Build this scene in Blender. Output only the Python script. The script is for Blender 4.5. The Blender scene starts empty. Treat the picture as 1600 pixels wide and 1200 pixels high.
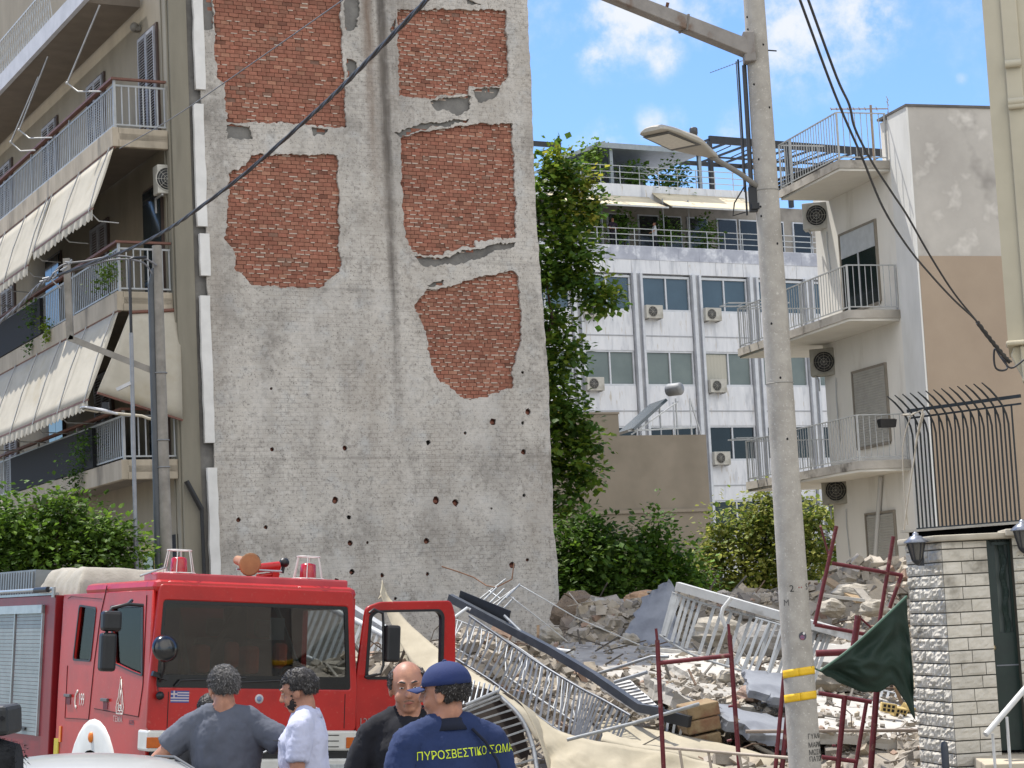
import bpy, bmesh, math, random
from mathutils import Vector, Matrix, noise
from mathutils.bvhtree import BVHTree
R_ = math.radians
random.seed(7)
scn = bpy.context.scene
COL = scn.collection

# ------------------------------------------------------------------ camera
CAM_H = 2.05
PITCH, ROLL, FPX = R_(6.34), R_(-2.82), 3190.0
cam_d = bpy.data.cameras.new('camera')
cam = bpy.data.objects.new('camera', cam_d)
COL.objects.link(cam)
cam_m = Matrix.Translation((0, 0, CAM_H)) @ Matrix.Rotation(math.pi/2 + PITCH, 4, 'X') @ Matrix.Rotation(ROLL, 4, 'Z')
cam.matrix_world = cam_m
cam_d.sensor_width = 36.0
cam_d.lens = FPX/1600*36
cam_d.clip_end = 2000
cam_d.clip_start = 0.1
scn.camera = cam

# ------------------------------------------------------------------ light
SUN_EL = 66.0
SUN_H = Vector((-0.72, 0.694, 0)).normalized()
sun_dir = Vector((SUN_H.x*math.cos(R_(SUN_EL)), SUN_H.y*math.cos(R_(SUN_EL)), math.sin(R_(SUN_EL))))
sd = bpy.data.lights.new('sun', 'SUN')
sd.energy = 3.8
sd.angle = R_(0.53)
sd.color = (1.0, 0.95, 0.87)
sun = bpy.data.objects.new('sun', sd)
COL.objects.link(sun)
sun.rotation_euler = sun_dir.to_track_quat('Z', 'Y').to_euler()

world = bpy.data.worlds.new('World')
scn.world = world
world.use_nodes = True
wn, wl = world.node_tree.nodes, world.node_tree.links
wn.clear()
sky = wn.new('ShaderNodeTexSky')
sky.sky_type = 'NISHITA'
sky.sun_disc = False
sky.sun_elevation = R_(SUN_EL)
sky.sun_rotation = math.atan2(SUN_H.x, SUN_H.y)
sky.air_density = 1.15
sky.dust_density = 0.35
sky.ozone_density = 2.2
tint = wn.new('ShaderNodeMix'); tint.data_type = 'RGBA'; tint.blend_type = 'MULTIPLY'
tint.inputs[0].default_value = 1.0
tint.inputs[7].default_value = (0.50, 0.63, 0.83, 1)
wl.new(sky.outputs[0], tint.inputs[6])
geo = wn.new('ShaderNodeTexCoord')
def wmath(op, a, b=None, c=None):
    n = wn.new('ShaderNodeMath'); n.operation = op
    for i, v in enumerate((a, b, c)):
        if v is None: continue
        if isinstance(v, (int, float)): n.inputs[i].default_value = v
        else: wl.new(v, n.inputs[i])
    return n.outputs[0]
def ray_dir(px, py):
    d = cam_m.to_3x3() @ Vector(((px-800)/FPX, -(py-600)/FPX, -1))
    return d.normalized()
# clouds: soft lumps of noise gathered round a few directions of the sky
wob = wn.new('ShaderNodeTexNoise'); wob.inputs['Scale'].default_value = 42; wob.inputs['Detail'].default_value = 8
wob.inputs['Roughness'].default_value = 0.62
wl.new(geo.outputs['Generated'], wob.inputs['Vector'])
wf = wn.new('ShaderNodeTexNoise'); wf.inputs['Scale'].default_value = 7; wf.inputs['Detail'].default_value = 5
wl.new(geo.outputs['Generated'], wf.inputs['Vector'])
acc = None
for (px, py, rad, amp) in [(985, 20, 0.026, .95), (1035, 85, 0.012, .8), (935, 85, 0.012, .85), (1110, 20, 0.020, .5), (1245, 50, 0.030, .78), (1310, 95, 0.018, .6), (1345, 25, 0.024, .72), (1390, 20, 0.014, .6), (1290, 130, 0.015, .35),
                           (1020, 195, 0.010, .55), (1060, 190, 0.010, .35), (950, 220, 0.012, .55), (915, 240, 0.010, .4), (1140, 200, 0.012, .35), (1503, 123, 0.004, .35), (850, 20, 0.008, .3), (1300, -120, 0.05, .6), (700, -250, 0.09, .9), (1700, -300, 0.1, .8)]:
    dn = wn.new('ShaderNodeVectorMath'); dn.operation = 'DISTANCE'
    wl.new(geo.outputs['Generated'], dn.inputs[0]); dn.inputs[1].default_value = ray_dir(px, py)
    t = wmath('MULTIPLY', wmath('MULTIPLY', dn.outputs['Value'], dn.outputs['Value']), -1.0/(rad*rad))
    g = wmath('MULTIPLY', wmath('EXPONENT', t), amp)
    acc = g if acc is None else wmath('MAXIMUM', acc, g)
acc2 = None
# unseen bright cloud added overhead and behind the camera to fill the shade
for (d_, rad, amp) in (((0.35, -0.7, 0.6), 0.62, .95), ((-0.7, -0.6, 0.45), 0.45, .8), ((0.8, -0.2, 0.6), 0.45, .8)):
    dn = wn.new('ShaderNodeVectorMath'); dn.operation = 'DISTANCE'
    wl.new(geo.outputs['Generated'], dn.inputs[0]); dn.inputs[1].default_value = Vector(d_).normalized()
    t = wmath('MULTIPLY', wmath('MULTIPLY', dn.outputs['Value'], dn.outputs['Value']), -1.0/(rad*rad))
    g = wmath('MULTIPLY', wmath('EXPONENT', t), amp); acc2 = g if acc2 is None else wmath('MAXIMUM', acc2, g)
nz = wmath('MULTIPLY', wmath('SUBTRACT', wob.outputs[0], 0.5), 3.2)
dens = wmath('ADD', acc, wmath('MULTIPLY', nz, wmath('ADD', acc, 0.08)))
cl = wn.new('ShaderNodeMapRange'); cl.interpolation_type = 'SMOOTHSTEP'
cl.inputs[1].default_value = 0.14; cl.inputs[2].default_value = .95; cl.inputs[3].default_value = 0.0; cl.inputs[4].default_value = 0.92
wl.new(dens, cl.inputs[0])
cmx = wn.new('ShaderNodeMix'); cmx.data_type = 'RGBA'
cmx.inputs[7].default_value = (3.9, 4.0, 4.15, 1)
wl.new(cl.outputs[0], cmx.inputs[0]); wl.new(tint.outputs[2], cmx.inputs[6])
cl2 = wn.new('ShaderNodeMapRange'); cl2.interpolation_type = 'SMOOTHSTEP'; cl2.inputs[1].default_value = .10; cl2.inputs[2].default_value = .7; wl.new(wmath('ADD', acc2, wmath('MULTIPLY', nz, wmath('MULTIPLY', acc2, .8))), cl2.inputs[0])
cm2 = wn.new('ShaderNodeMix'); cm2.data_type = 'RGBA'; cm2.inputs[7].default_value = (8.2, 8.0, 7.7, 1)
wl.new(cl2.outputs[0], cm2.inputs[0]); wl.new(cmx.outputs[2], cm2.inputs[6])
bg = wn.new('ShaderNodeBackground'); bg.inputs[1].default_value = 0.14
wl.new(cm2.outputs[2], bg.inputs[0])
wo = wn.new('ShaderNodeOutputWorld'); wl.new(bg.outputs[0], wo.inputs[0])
scn.view_settings.view_transform = 'Standard'
scn.view_settings.look = 'None'
scn.view_settings.exposure = 0.78
scn.view_settings.gamma = 1.0

# ------------------------------------------------------------------ geometry from the picture
def ray(px, py):
    d = cam_m.to_3x3() @ Vector(((px-800)/FPX, -(py-600)/FPX, -1))
    return Vector((0, 0, CAM_H)), d
def at(px, py, D):
    """world point seen at pixel (px,py) (1600x1200 grid) at distance D ahead (world Y)"""
    o, d = ray(px, py)
    return o + d*(D/d.y)
class Frame:
    def __init__(s, origin, ang):
        s.o = Vector(origin); s.ang = ang
        s.U = Vector((math.cos(ang), math.sin(ang), 0)); s.V = Vector((-math.sin(ang), math.cos(ang), 0)); s.Z = Vector((0, 0, 1))
    def w(s, u, v, z): return s.o + s.U*u + s.V*v + s.Z*z
    def px(s, px, py, u=None, v=None, z=None):
        o, d = ray(px, py)
        n, c = (s.U, u) if u is not None else ((s.V, v) if v is not None else (s.Z, z))
        t = (c - (o - s.o).dot(n))/d.dot(n)
        q = o + d*t - s.o
        return Vector((q.dot(s.U), q.dot(s.V), q.z))

# ------------------------------------------------------------------ materials
MATS = {}
def srgb(h):
    if isinstance(h, str):
        v = [int(h[i:i+2], 16)/255 for i in (0, 2, 4)]
        return tuple(c/12.92 if c <= .04045 else ((c+.055)/1.055)**2.4 for c in v)
    return h
def mat(name, c1, c2=None, scale=4.0, rough=.8, metal=0.0, bump=0.0, bscale=None, c3=None, s3=1.0, t3=(.5, .7), attr=False, stretch=None, trans=0, spec=.5, coat=0, c4=None, s4=20, t4=(.55, .65), waves=None, alpha=1, detail=6):
    if name in MATS: return MATS[name]
    m = bpy.data.materials.new(name); m.use_nodes = True
    n, l = m.node_tree.nodes, m.node_tree.links
    b = n['Principled BSDF']
    b.inputs['Roughness'].default_value = rough; b.inputs['Metallic'].default_value = metal
    b.inputs['Specular IOR Level'].default_value = spec
    if coat: b.inputs['Coat Weight'].default_value = coat; b.inputs['Coat Roughness'].default_value = .12
    if trans: b.inputs['Transmission Weight'].default_value = trans
    if alpha < 1: b.inputs['Alpha'].default_value = alpha
    c1 = (*srgb(c1), 1)
    b.inputs['Base Color'].default_value = c1
    tc = n.new('ShaderNodeTexCoord'); vec = tc.outputs['Object']
    if stretch:
        mp = n.new('ShaderNodeMapping'); mp.inputs['Scale'].default_value = stretch
        l.new(vec, mp.inputs[0]); vec = mp.outputs[0]
    def nz(sc, det=detail, ro=.6):
        t = n.new('ShaderNodeTexNoise'); t.inputs['Scale'].default_value = sc; t.inputs['Detail'].default_value = det; t.inputs['Roughness'].default_value = ro
        l.new(vec, t.inputs['Vector']); return t.outputs[0]
    def rng(x, a, bb):
        r = n.new('ShaderNodeMapRange'); r.inputs[1].default_value = a; r.inputs[2].default_value = bb; l.new(x, r.inputs[0]); return r.outputs[0]
    def mix(f, a, bb, mode='MIX'):
        x = n.new('ShaderNodeMix'); x.data_type = 'RGBA'; x.blend_type = mode
        for i, v in ((0, f), (6, a), (7, bb)):
            if isinstance(v, (tuple, float, int)): x.inputs[i].default_value = v
            else: l.new(v, x.inputs[i])
        return x.outputs[2]
    cur = None
    if c2 is not None: cur = mix(rng(nz(scale), .32, .68), c1, (*srgb(c2), 1))
    if c3 is not None: cur = mix(rng(nz(s3, 4), *t3), cur if cur is not None else c1, (*srgb(c3), 1))
    if c4 is not None: cur = mix(rng(nz(s4, 3), *t4), cur if cur is not None else c1, (*srgb(c4), 1))
    if attr:
        a = n.new('ShaderNodeAttribute'); a.attribute_name = 'Col'
        cur = mix(1.0, cur if cur is not None else c1, a.outputs['Color'], 'MULTIPLY')
    if cur is not None: l.new(cur, b.inputs['Base Color'])
    if bump:
        bp = n.new('ShaderNodeBump'); bp.inputs['Strength'].default_value = 1.0; bp.inputs['Distance'].default_value = bump
        l.new(nz(bscale or scale*4, 5), bp.inputs['Height']); l.new(bp.outputs[0], b.inputs['Normal'])
    MATS[name] = m
    return m

# ------------------------------------------------------------------ mesh building
class MB:
    def __init__(s): s.v = []; s.f = []; s.c = []; s.sm = []; s.mi = []
    def add(s, vs, fs, col=None, smooth=False, mi=0):
        k = len(s.v); s.v += [Vector(p) for p in vs]
        for f in fs:
            s.f.append([i+k for i in f]); s.c.append(col); s.sm.append(smooth); s.mi.append(mi)
        return s
    def box(s, x0, x1, y0, y1, z0, z1, col=None, M=None, mi=0):
        vs = [Vector(p) for p in ((x0,y0,z0),(x1,y0,z0),(x1,y1,z0),(x0,y1,z0),(x0,y0,z1),(x1,y0,z1),(x1,y1,z1),(x0,y1,z1))]
        if M is not None: vs = [M @ p for p in vs]
        return s.add(vs, [(0,3,2,1),(4,5,6,7),(0,1,5,4),(1,2,6,5),(2,3,7,6),(3,0,4,7)], col, mi=mi)
    def beam(s, p, q, w, h, up=(0,0,1), col=None, mi=0):
        """box from p to q, w across, h along up"""
        p, q = Vector(p), Vector(q); d = (q-p)
        if d.length < 1e-6: return s
        dn = d.normalized(); u = Vector(up); a = dn.cross(u)
        if a.length < 1e-4: a = dn.cross(Vector((1, 0, 0)))
        a.normalize(); b = a.cross(dn)
        a = a*w/2; b = b*h/2
        vs = [p-a-b, p+a-b, p+a+b, p-a+b, q-a-b, q+a-b, q+a+b, q-a+b]
        return s.add(vs, [(0,1,2,3),(7,6,5,4),(1,0,4,5),(2,1,5,6),(3,2,6,7),(0,3,7,4)], col, mi=mi)
    def tube(s, pts, r, n=8, col=None, caps=True, mi=0, smooth=True):
        pts = [Vector(p) for p in pts]; rs = r if isinstance(r, (list, tuple)) else [r]*len(pts)
        t0 = (pts[1]-pts[0]).normalized()
        a = t0.cross(Vector((0, 0, 1)))
        if a.length < .05: a = t0.cross(Vector((1, 0, 0)))
        a.normalize(); vs = []; m = len(pts)
        for i, p in enumerate(pts):
            t = (pts[min(i+1, m-1)] - pts[max(i-1, 0)])
            if t.length < 1e-9: t = t0
            t.normalize(); a = (a - t*a.dot(t))
            if a.length < 1e-6: a = t.cross(Vector((0.3, 1, .2)))
            a.normalize(); b = t.cross(a)
            for k in range(n):
                w = 2*math.pi*k/n
                vs.append(p + (a*math.cos(w) + b*math.sin(w))*rs[i])
        fs = [(i*n+k, i*n+(k+1) % n, (i+1)*n+(k+1) % n, (i+1)*n+k) for i in range(m-1) for k in range(n)]
        s.add(vs, fs, col, smooth, mi)
        if caps:
            s.add(vs[:n], [tuple(range(n))[::-1]], col, False, mi); s.add(vs[-n:], [tuple(range(n))], col, False, mi)
        return s
    def ring(s, c, r, tr, n=24, m=6, axis='y', a0=0, a1=2*math.pi):
        pts = []
        full = abs(a1-a0-2*math.pi) < 1e-4
        for i in range(n+1):
            w = a0+(a1-a0)*i/n; x, y = r*math.cos(w), r*math.sin(w)
            pts.append(Vector(c) + (Vector((x, 0, y)) if axis == 'y' else (Vector((x, y, 0)) if axis == 'z' else Vector((0, x, y)))))
        return s.tube(pts, tr, m, caps=not full)
    def lathe(s, prof, n=20, M=None, col=None, mi=0, caps=True):
        vs = []
        for (r, z) in prof:
            for k in range(n):
                w = 2*math.pi*k/n; vs.append(Vector((r*math.cos(w), r*math.sin(w), z)))
        if M is not None: vs = [M @ p for p in vs]
        m = len(prof)
        fs = [(i*n+k, i*n+(k+1) % n, (i+1)*n+(k+1) % n, (i+1)*n+k) for i in range(m-1) for k in range(n)]
        s.add(vs, fs, col, True, mi)
        if caps:
            s.add(vs[:n], [tuple(range(n))[::-1]], col, False, mi); s.add(vs[-n:], [tuple(range(n))], col, False, mi)
        return s
    def ball(s, c, r, n=12, m=8, col=None, M=None, mi=0):
        r = Vector(r) if not isinstance(r, (int, float)) else Vector((r, r, r)); c = Vector(c); vs = []
        for i in range(1, m):
            t = math.pi*i/m
            for k in range(n):
                w = 2*math.pi*k/n
                vs.append(Vector((r.x*math.sin(t)*math.cos(w), r.y*math.sin(t)*math.sin(w), r.z*math.cos(t))))
        vs += [Vector((0, 0, r.z)), Vector((0, 0, -r.z))]
        if M is not None: vs = [M @ p for p in vs]
        vs = [p + c for p in vs]
        fs = [(i*n+k, (i+1)*n+k, (i+1)*n+(k+1) % n, i*n+(k+1) % n) for i in range(m-2) for k in range(n)]
        N = (m-1)*n
        fs += [(N, k, (k+1) % n) for k in range(n)] + [(N+1, (m-2)*n+(k+1) % n, (m-2)*n+k) for k in range(n)]
        return s.add(vs, fs, col, True, mi)
    def prism(s, poly, y0, y1, M=None, col=None, mi=0):
        """polygon in xz extruded along y"""
        n = len(poly)
        vs = [Vector((x, y0, z)) for x, z in poly] + [Vector((x, y1, z)) for x, z in poly]
        if M is not None: vs = [M @ p for p in vs]
        return s.add(vs, [tuple(range(n)), tuple(range(2*n-1, n-1, -1))] + [(i, i+n, (i+1) % n+n, (i+1) % n) for i in range(n)], col, mi=mi)
    def grid(s, fn, nu, nv, col=None, smooth=True, mi=0):
        vs = [Vector(fn(i/nu, j/nv)) for j in range(nv+1) for i in range(nu+1)]
        w = nu+1
        return s.add(vs, [(j*w+i, j*w+i+1, (j+1)*w+i+1, (j+1)*w+i) for j in range(nv) for i in range(nu)], col, smooth, mi)
    def mesh(s, name, mats):
        me = bpy.data.meshes.new(name)
        me.from_pydata([tuple(p) for p in s.v], [], s.f)
        for m in (mats if isinstance(mats, (list, tuple)) else [mats]): me.materials.append(m)
        me.polygons.foreach_set('use_smooth', s.sm)
        if any(s.mi): me.polygons.foreach_set('material_index', s.mi)
        if any(c is not None for c in s.c):
            a = me.color_attributes.new('Col', 'FLOAT_COLOR', 'CORNER'); buf = []
            for f, c in zip(s.f, s.c):
                c = c or (1, 1, 1)
                for _ in f: buf += [c[0], c[1], c[2], 1]
            a.data.foreach_set('color', buf)
        me.update()
        return me
    def obj(s, name, mats, parent=None, bevel=0, loc=None, rot=None, solid=0):
        return mk(name, s.mesh(name, mats), parent, bevel, loc, rot, solid)
def mk(name, me, parent=None, bevel=0, loc=None, rot=None, solid=0):
    o = bpy.data.objects.new(name, me); COL.objects.link(o)
    if parent is not None: o.parent = parent
    if loc is not None: o.location = loc
    if rot is not None: o.rotation_euler = rot
    if solid:
        b = o.modifiers.new('solid', 'SOLIDIFY'); b.thickness = solid; b.offset = 0
    if bevel:
        b = o.modifiers.new('bevel', 'BEVEL'); b.width = bevel; b.segments = 2; b.limit_method = 'ANGLE'; b.angle_limit = R_(35)
    return o
def tag(o, label=None, cat=None, group=None, kind=None):
    if label: o['label'] = label
    if cat: o['category'] = cat
    if group: o['group'] = group
    if kind: o['kind'] = kind
    return o
def thing(name, label, cat, loc=(0, 0, 0), rz=0.0, group=None, rot=None):
    o = bpy.data.objects.new(name, None); COL.objects.link(o); o.empty_display_size = .3
    o.location = loc; o.rotation_euler = rot if rot else (0, 0, rz)
    return tag(o, label, cat, group)
def copy_tree(o, parent=None, label=None, loc=None, rz=None):
    c = o.copy(); COL.objects.link(c)
    if parent is not None: c.parent = parent
    if label: c['label'] = label
    if loc is not None: c.location = loc
    if rz is not None: c.rotation_euler = (0, 0, rz)
    for ch in list(o.children): copy_tree(ch, c)
    return c
def plate_mesh(outline, holes, depth, bevel=0.0, res=1):
    """flat plate in local xy with holes, from z=0 to z=depth"""
    cu = bpy.data.curves.new('plate', 'CURVE'); cu.dimensions = '2D'; cu.fill_mode = 'BOTH'; cu.extrude = max(depth/2-bevel, 0); cu.bevel_depth = bevel; cu.bevel_resolution = res
    for pts in [outline]+list(holes):
        sp = cu.splines.new('POLY'); sp.points.add(len(pts)-1); sp.use_cyclic_u = True
        for i, p in enumerate(pts): sp.points[i].co = (p[0], p[1], 0, 1)
    o = bpy.data.objects.new('tmp', cu); COL.objects.link(o)
    me = bpy.data.meshes.new_from_object(o.evaluated_get(bpy.context.evaluated_depsgraph_get()))
    bpy.data.objects.remove(o); bpy.data.curves.remove(cu)
    me.materials.clear()
    me.transform(Matrix.Translation((0, 0, depth/2)))
    return me
def plate(name, outline, holes, depth, m, parent=None, M=None, bevel=0.0):
    me = plate_mesh(outline, holes, depth, bevel); me.materials.append(m)
    if M is not None: me.transform(M)
    return mk(name, me, parent)
# xy of the plate -> x and z of the parent, its thickness towards -y
XZ = Matrix(((1, 0, 0, 0), (0, 0, -1, 0), (0, 1, 0, 0), (0, 0, 0, 1)))
def rrect(x0, x1, y0, y1, r, n=4):
    out = []
    for cx, cy, a in ((x1-r, y1-r, 0), (x0+r, y1-r, 90), (x0+r, y0+r, 180), (x1-r, y0+r, 270)):
        for k in range(n+1):
            w = R_(a+90*k/n); out.append((cx+r*math.cos(w), cy+r*math.sin(w)))
    return out
def rpoly(pts, r, n=4):
    """round the corners of a polygon"""
    out = []; m = len(pts)
    for i in range(m):
        p = Vector(pts[i]); a = Vector(pts[i-1])-p; b = Vector(pts[(i+1) % m])-p
        rr = min(r, a.length*.45, b.length*.45); a = p+a.normalized()*rr; b = p+b.normalized()*rr
        for k in range(n+1):
            t = k/n; out.append(tuple(a*(1-t)**2 + p*2*t*(1-t) + b*t*t))
    return out
def jag(pts, step, amp, seed=0):
    rnd = random.Random(seed); out = []
    for i in range(len(pts)):
        a = Vector(pts[i]); b = Vector(pts[(i+1) % len(pts)]); n = max(1, int((b-a).length/step))
        nrm = Vector((-(b-a).y, (b-a).x)); nrm = nrm.normalized() if nrm.length else nrm
        for k in range(n):
            p = a.lerp(b, k/n)
            if k: p = p + nrm*rnd.uniform(-amp, amp)
            out.append(tuple(p))
    return out
def text_mesh(body, size, depth=.002, align='CENTER'):
    cu = bpy.data.curves.new('txt', 'FONT'); cu.body = body; cu.size = size; cu.extrude = depth; cu.align_x = align; cu.align_y = 'CENTER'; cu.resolution_u = 3
    o = bpy.data.objects.new('tmp', cu); COL.objects.link(o)
    me = bpy.data.meshes.new_from_object(o.evaluated_get(bpy.context.evaluated_depsgraph_get()))
    bpy.data.objects.remove(o); bpy.data.curves.remove(cu); me.materials.clear()
    return me
def sag(p, q, s, n=16):
    p, q = Vector(p), Vector(q)
    return [p.lerp(q, i/n) - Vector((0, 0, 4*s*(i/n)*(1-i/n))) for i in range(n+1)]

# shared materials
M_steel = mat('painted_steel_grey', '8d9094', '7c8084', 9, .5, .3)
M_white_rail = mat('white_railing_paint', 'b9bcbd', 'a7aaab', 6, .5)
M_black = mat('black_plastic', '0d0e10', '17181b', 8, .45)
M_rubber = mat('rubber', '101010', rough=.85)
M_dark = mat('dark_interior', '14151a', '0c0d10', 3, .9)
M_glass = mat('window_glass', '20272b', '303a40', .8, .06, 0, spec=.8)
M_concrete = mat('balcony_concrete', 'a89d8c', '8f8676', 3, .9, bump=.004, c3='6f675b', s3=1.3, t3=(.56, .72), stretch=(1, 1, .35))
# ================================================================== ground
def ground():
    b = MB()
    b.add([(-600, -60, 0), (600, -60, 0), (600, 900, 0), (-600, 900, 0)], [(0, 1, 2, 3)])
    o = b.obj('ground', mat('dusty_ground', 'a1988a', '91887b', 2.2, .95, bump=.01, c3='80786c', s3=.3)); tag(o, kind='structure')
    b = MB(); b.add([(-7.5, -20, .012), (5.2, -20, .012), (5.2, 26.5, .012), (-28, 90, .012), (-42, 90, .012)], [(0, 1, 2, 3, 4)])
    o = b.obj('road', mat('asphalt', '77736c', '66635d', 8, .92, bump=.004, c3='8b857a', s3=.5)); tag(o, kind='structure')
    b = MB(); b.box(5.2, 9.5, -20, 18.5, 0, .13)
    o = b.obj('pavement', mat('pavement_slabs', '9c978d', '8a857c', 2, .9, bump=.003), bevel=.015); tag(o, kind='structure')
ground()

# ================================================================== left block of flats
def local(o, fr): o.location = fr.o; o.rotation_euler = (0, 0, fr.ang); return o
p0 = at(273, 300, 37.2)
LF = Frame((p0.x, p0.y, 0), R_(27.15))
ub = LF.px(176, 225, v=.1).x               # plane of the balcony fronts
z2 = LF.px(176, 228, v=.1).z; z3 = LF.px(179, 485, v=.1).z; z4 = LF.px(190, 749, v=.1).z
print('left', 'ub', ub, 'z', z2, z3, z4, 'z1?', LF.px(70, 75, u=ub).z, 'ur', LF.px(866, 700, v=0), LF.px(825, 0, v=0))
FH = z2 - z3
z1 = z2 + FH - .15
M_render = mat('cream_render', '8a8272', '7b7364', 1.5, .9, bump=.003, c3='81786a', s3=.8, t3=(.55, .75), stretch=(1, 1, .4))
M_column = mat('grey_green_column', '827d70', '716d61', 2, .9, bump=.003, stretch=(1, 1, .2), c3='5b574e', s3=1.0, t3=(.55, .75))
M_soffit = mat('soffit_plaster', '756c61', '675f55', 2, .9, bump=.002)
M_plaster = mat('grey_party_wall_plaster', 'beb9b1', 'aea9a2', 1.6, .95, bump=.012, bscale=9, c3='8b8781', s3=.75, t3=(.52, .75), c4='b4b3b0', s4=2.3, t4=(.54, .72))
M_whitestrip = mat('white_strip', 'd6d5d2', 'c6c5c2', 3, .85, bump=.003)

LB = local(thing('apartment_building', 'cream block of flats with long balconies and a bare grey party wall showing brick panels', 'building'), LF)
ZT = 20.5; BL = 34.0
WR = LF.px(862, 760, v=0).x               # right end of party wall
# body of the block behind its skins
b = MB(); b.box(.04, WR-.06, .34, BL, 0, ZT); b.obj('wall', M_render, LB)
# front (street) wall and corner column
b = MB(); b.box(0, .335, .30, BL, 0, ZT); b.obj('front_wall', M_render, LB)
cw = LF.px(300, 300, v=0).x
b = MB(); b.box(-.02, cw, -.01, .29, 0, ZT)
b.box(-.06, -.021, .05, .25, 0, ZT)
b.obj('corner_column', M_column, LB, bevel=.01)
# brick backing + plaster skin
pl_out = [(315, -60), (823, -60), (823, 0), (825, 60), (829, 140), (831, 210), (836, 330), (843, 430), (850, 520), (856, 600), (858, 680), (859, 720), (862, 760), (863, 830), (870, 880), (872, 960), (874, 1010), (880, 1100), (345, 1150), (340, 880), (336, 780), (333, 690), (330, 600), (327, 520), (322, 430), (325, 400), (318, 330), (316, 220), (312, 120), (310, 0)]
def wpt(q): r = LF.px(q[0], q[1], v=0); return (r.x, r.z)
P1 = [(333, -30), (531, -30), (532, 45), (537.5, 125), (539.6, 198), (510, 199), (450, 194), (352, 192.5), (350, 133), (337.5, 119), (333, 62)]
P2 = [(618.7, 14.6), (787.5, 16), (791.7, 62.5), (793.7, 120), (781, 136), (733, 136), (733, 148), (691, 148), (675, 154), (623, 153), (621, 83)]
P3 = [(625, 217), (662, 206), (733, 194), (798, 192), (802, 250), (804, 312), (806, 373), (742, 377), (742, 386), (694, 392), (692, 400), (662, 400), (642, 394), (631, 371), (627, 292)]
P4 = [(392, 241), (527, 243), (529, 333), (531, 425), (512, 440), (504, 448), (446, 450), (394, 447), (383, 433), (367, 421), (362, 387), (350, 371), (354, 333), (356, 271), (383, 258)]
P5 = [(664.6, 452), (696, 450), (742, 436), (800, 423), (809, 433), (811, 450), (814.6, 533), (799, 575), (800, 607), (758, 619), (733, 625), (717, 621), (706, 608), (675, 583), (667, 533), (654, 496), (646, 475), (660, 462)]
panels = [[wpt(q) for q in P] for P in (P1, P2, P3, P4, P5)]
patches = [[(312, -20), (332, -20), (331, 46), (314, 50)], [(352, 197), (392, 195), (390, 218), (354, 216)], [(535, -10), (562, -8), (558, 44), (545, 50), (538, 44)],
           [(540, 92), (556, 96), (558, 120), (541, 122)], [(672, 158), (732, 150), (735, 172), (712, 180), (680, 172)], [(738, 140), (782, 138), (770, 156), (744, 162)], [(615, 207), (660, 193), (732, 186), (728, 191), (660, 203), (624, 214)],
           [(646, 401), (692, 403), (744, 389), (806, 377), (802, 384), (748, 404), (700, 416), (662, 416)], [(738, 0), (755, 6), (730, 8), (722, -8)], [(484, 199), (512, 204), (506, 213), (486, 210)], [(616, 30), (608, 46), (616, 60)], [(664, 447), (694, 438), (692, 447), (668, 450)]]
patches = [[wpt(q) for q in P] for P in patches]
hl = [(295, 378, 6), (298, 605, 8), (570, 600, 10), (883, 580, 10), (1237, 318, 7), (1257, 465, 13), (1125, 502, 15), (1237, 507, 8), (1240, 615, 12), (1022, 545, 7), (535, 797, 13), (587, 860, 9), (912, 797, 15), (985, 806, 15), (1242, 778, 8), (590, 957, 11), (877, 950, 12),
      (275, 898, 8), (172, 870, 10), (597, 1065, 11), (540, 1100, 12), (602, 1147, 10), (655, 955, 6), (880, 1073, 8), (1120, 827, 5), (1197, 1040, 14), (1255, 1020, 8), (710, 1078, 9), (430, 1080, 6), (760, 1165, 7)]
rnd = random.Random(3); holes = []; hinfo = []
for (x, y, r) in hl:
    cx, cz = wpt((300+x/2.4, 450+y/2.4)); rr = r*.0052
    hp = [(cx+rr*math.cos(k*.7)*rnd.uniform(.75, 1.15), cz+rr*math.sin(k*.7)*rnd.uniform(.75, 1.15)) for k in range(9)]
    holes.append(hp); hinfo.append((cx, cz, rr, y in (580, 507, 778, 860, 318)))
def rag(P, seed, a1=.05, a2=.02):
    Q = jag(P, .045, a2, seed); out = []
    for (x, z) in Q:
        out.append((x+a1*noise.noise(Vector((x*3.1, z*3.1, seed)))+a2*noise.noise(Vector((x*11, z*11, seed+9))), z+a1*noise.noise(Vector((x*3.1, z*3.1, seed+50)))+a2*noise.noise(Vector((x*11, z*11, seed+70)))))
    return out
jp = [rag(P, i) for i, P in enumerate(panels)]; jq = [rag(P, i+20, .06, .02) for i, P in enumerate(patches)]
outl = jag([wpt(q) for q in pl_out], .12, .012, 5)
pm = plate_mesh(outl, jp+jq+holes, .05); pm.transform(Matrix.Translation((0, .008, 0)) @ XZ)
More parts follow.
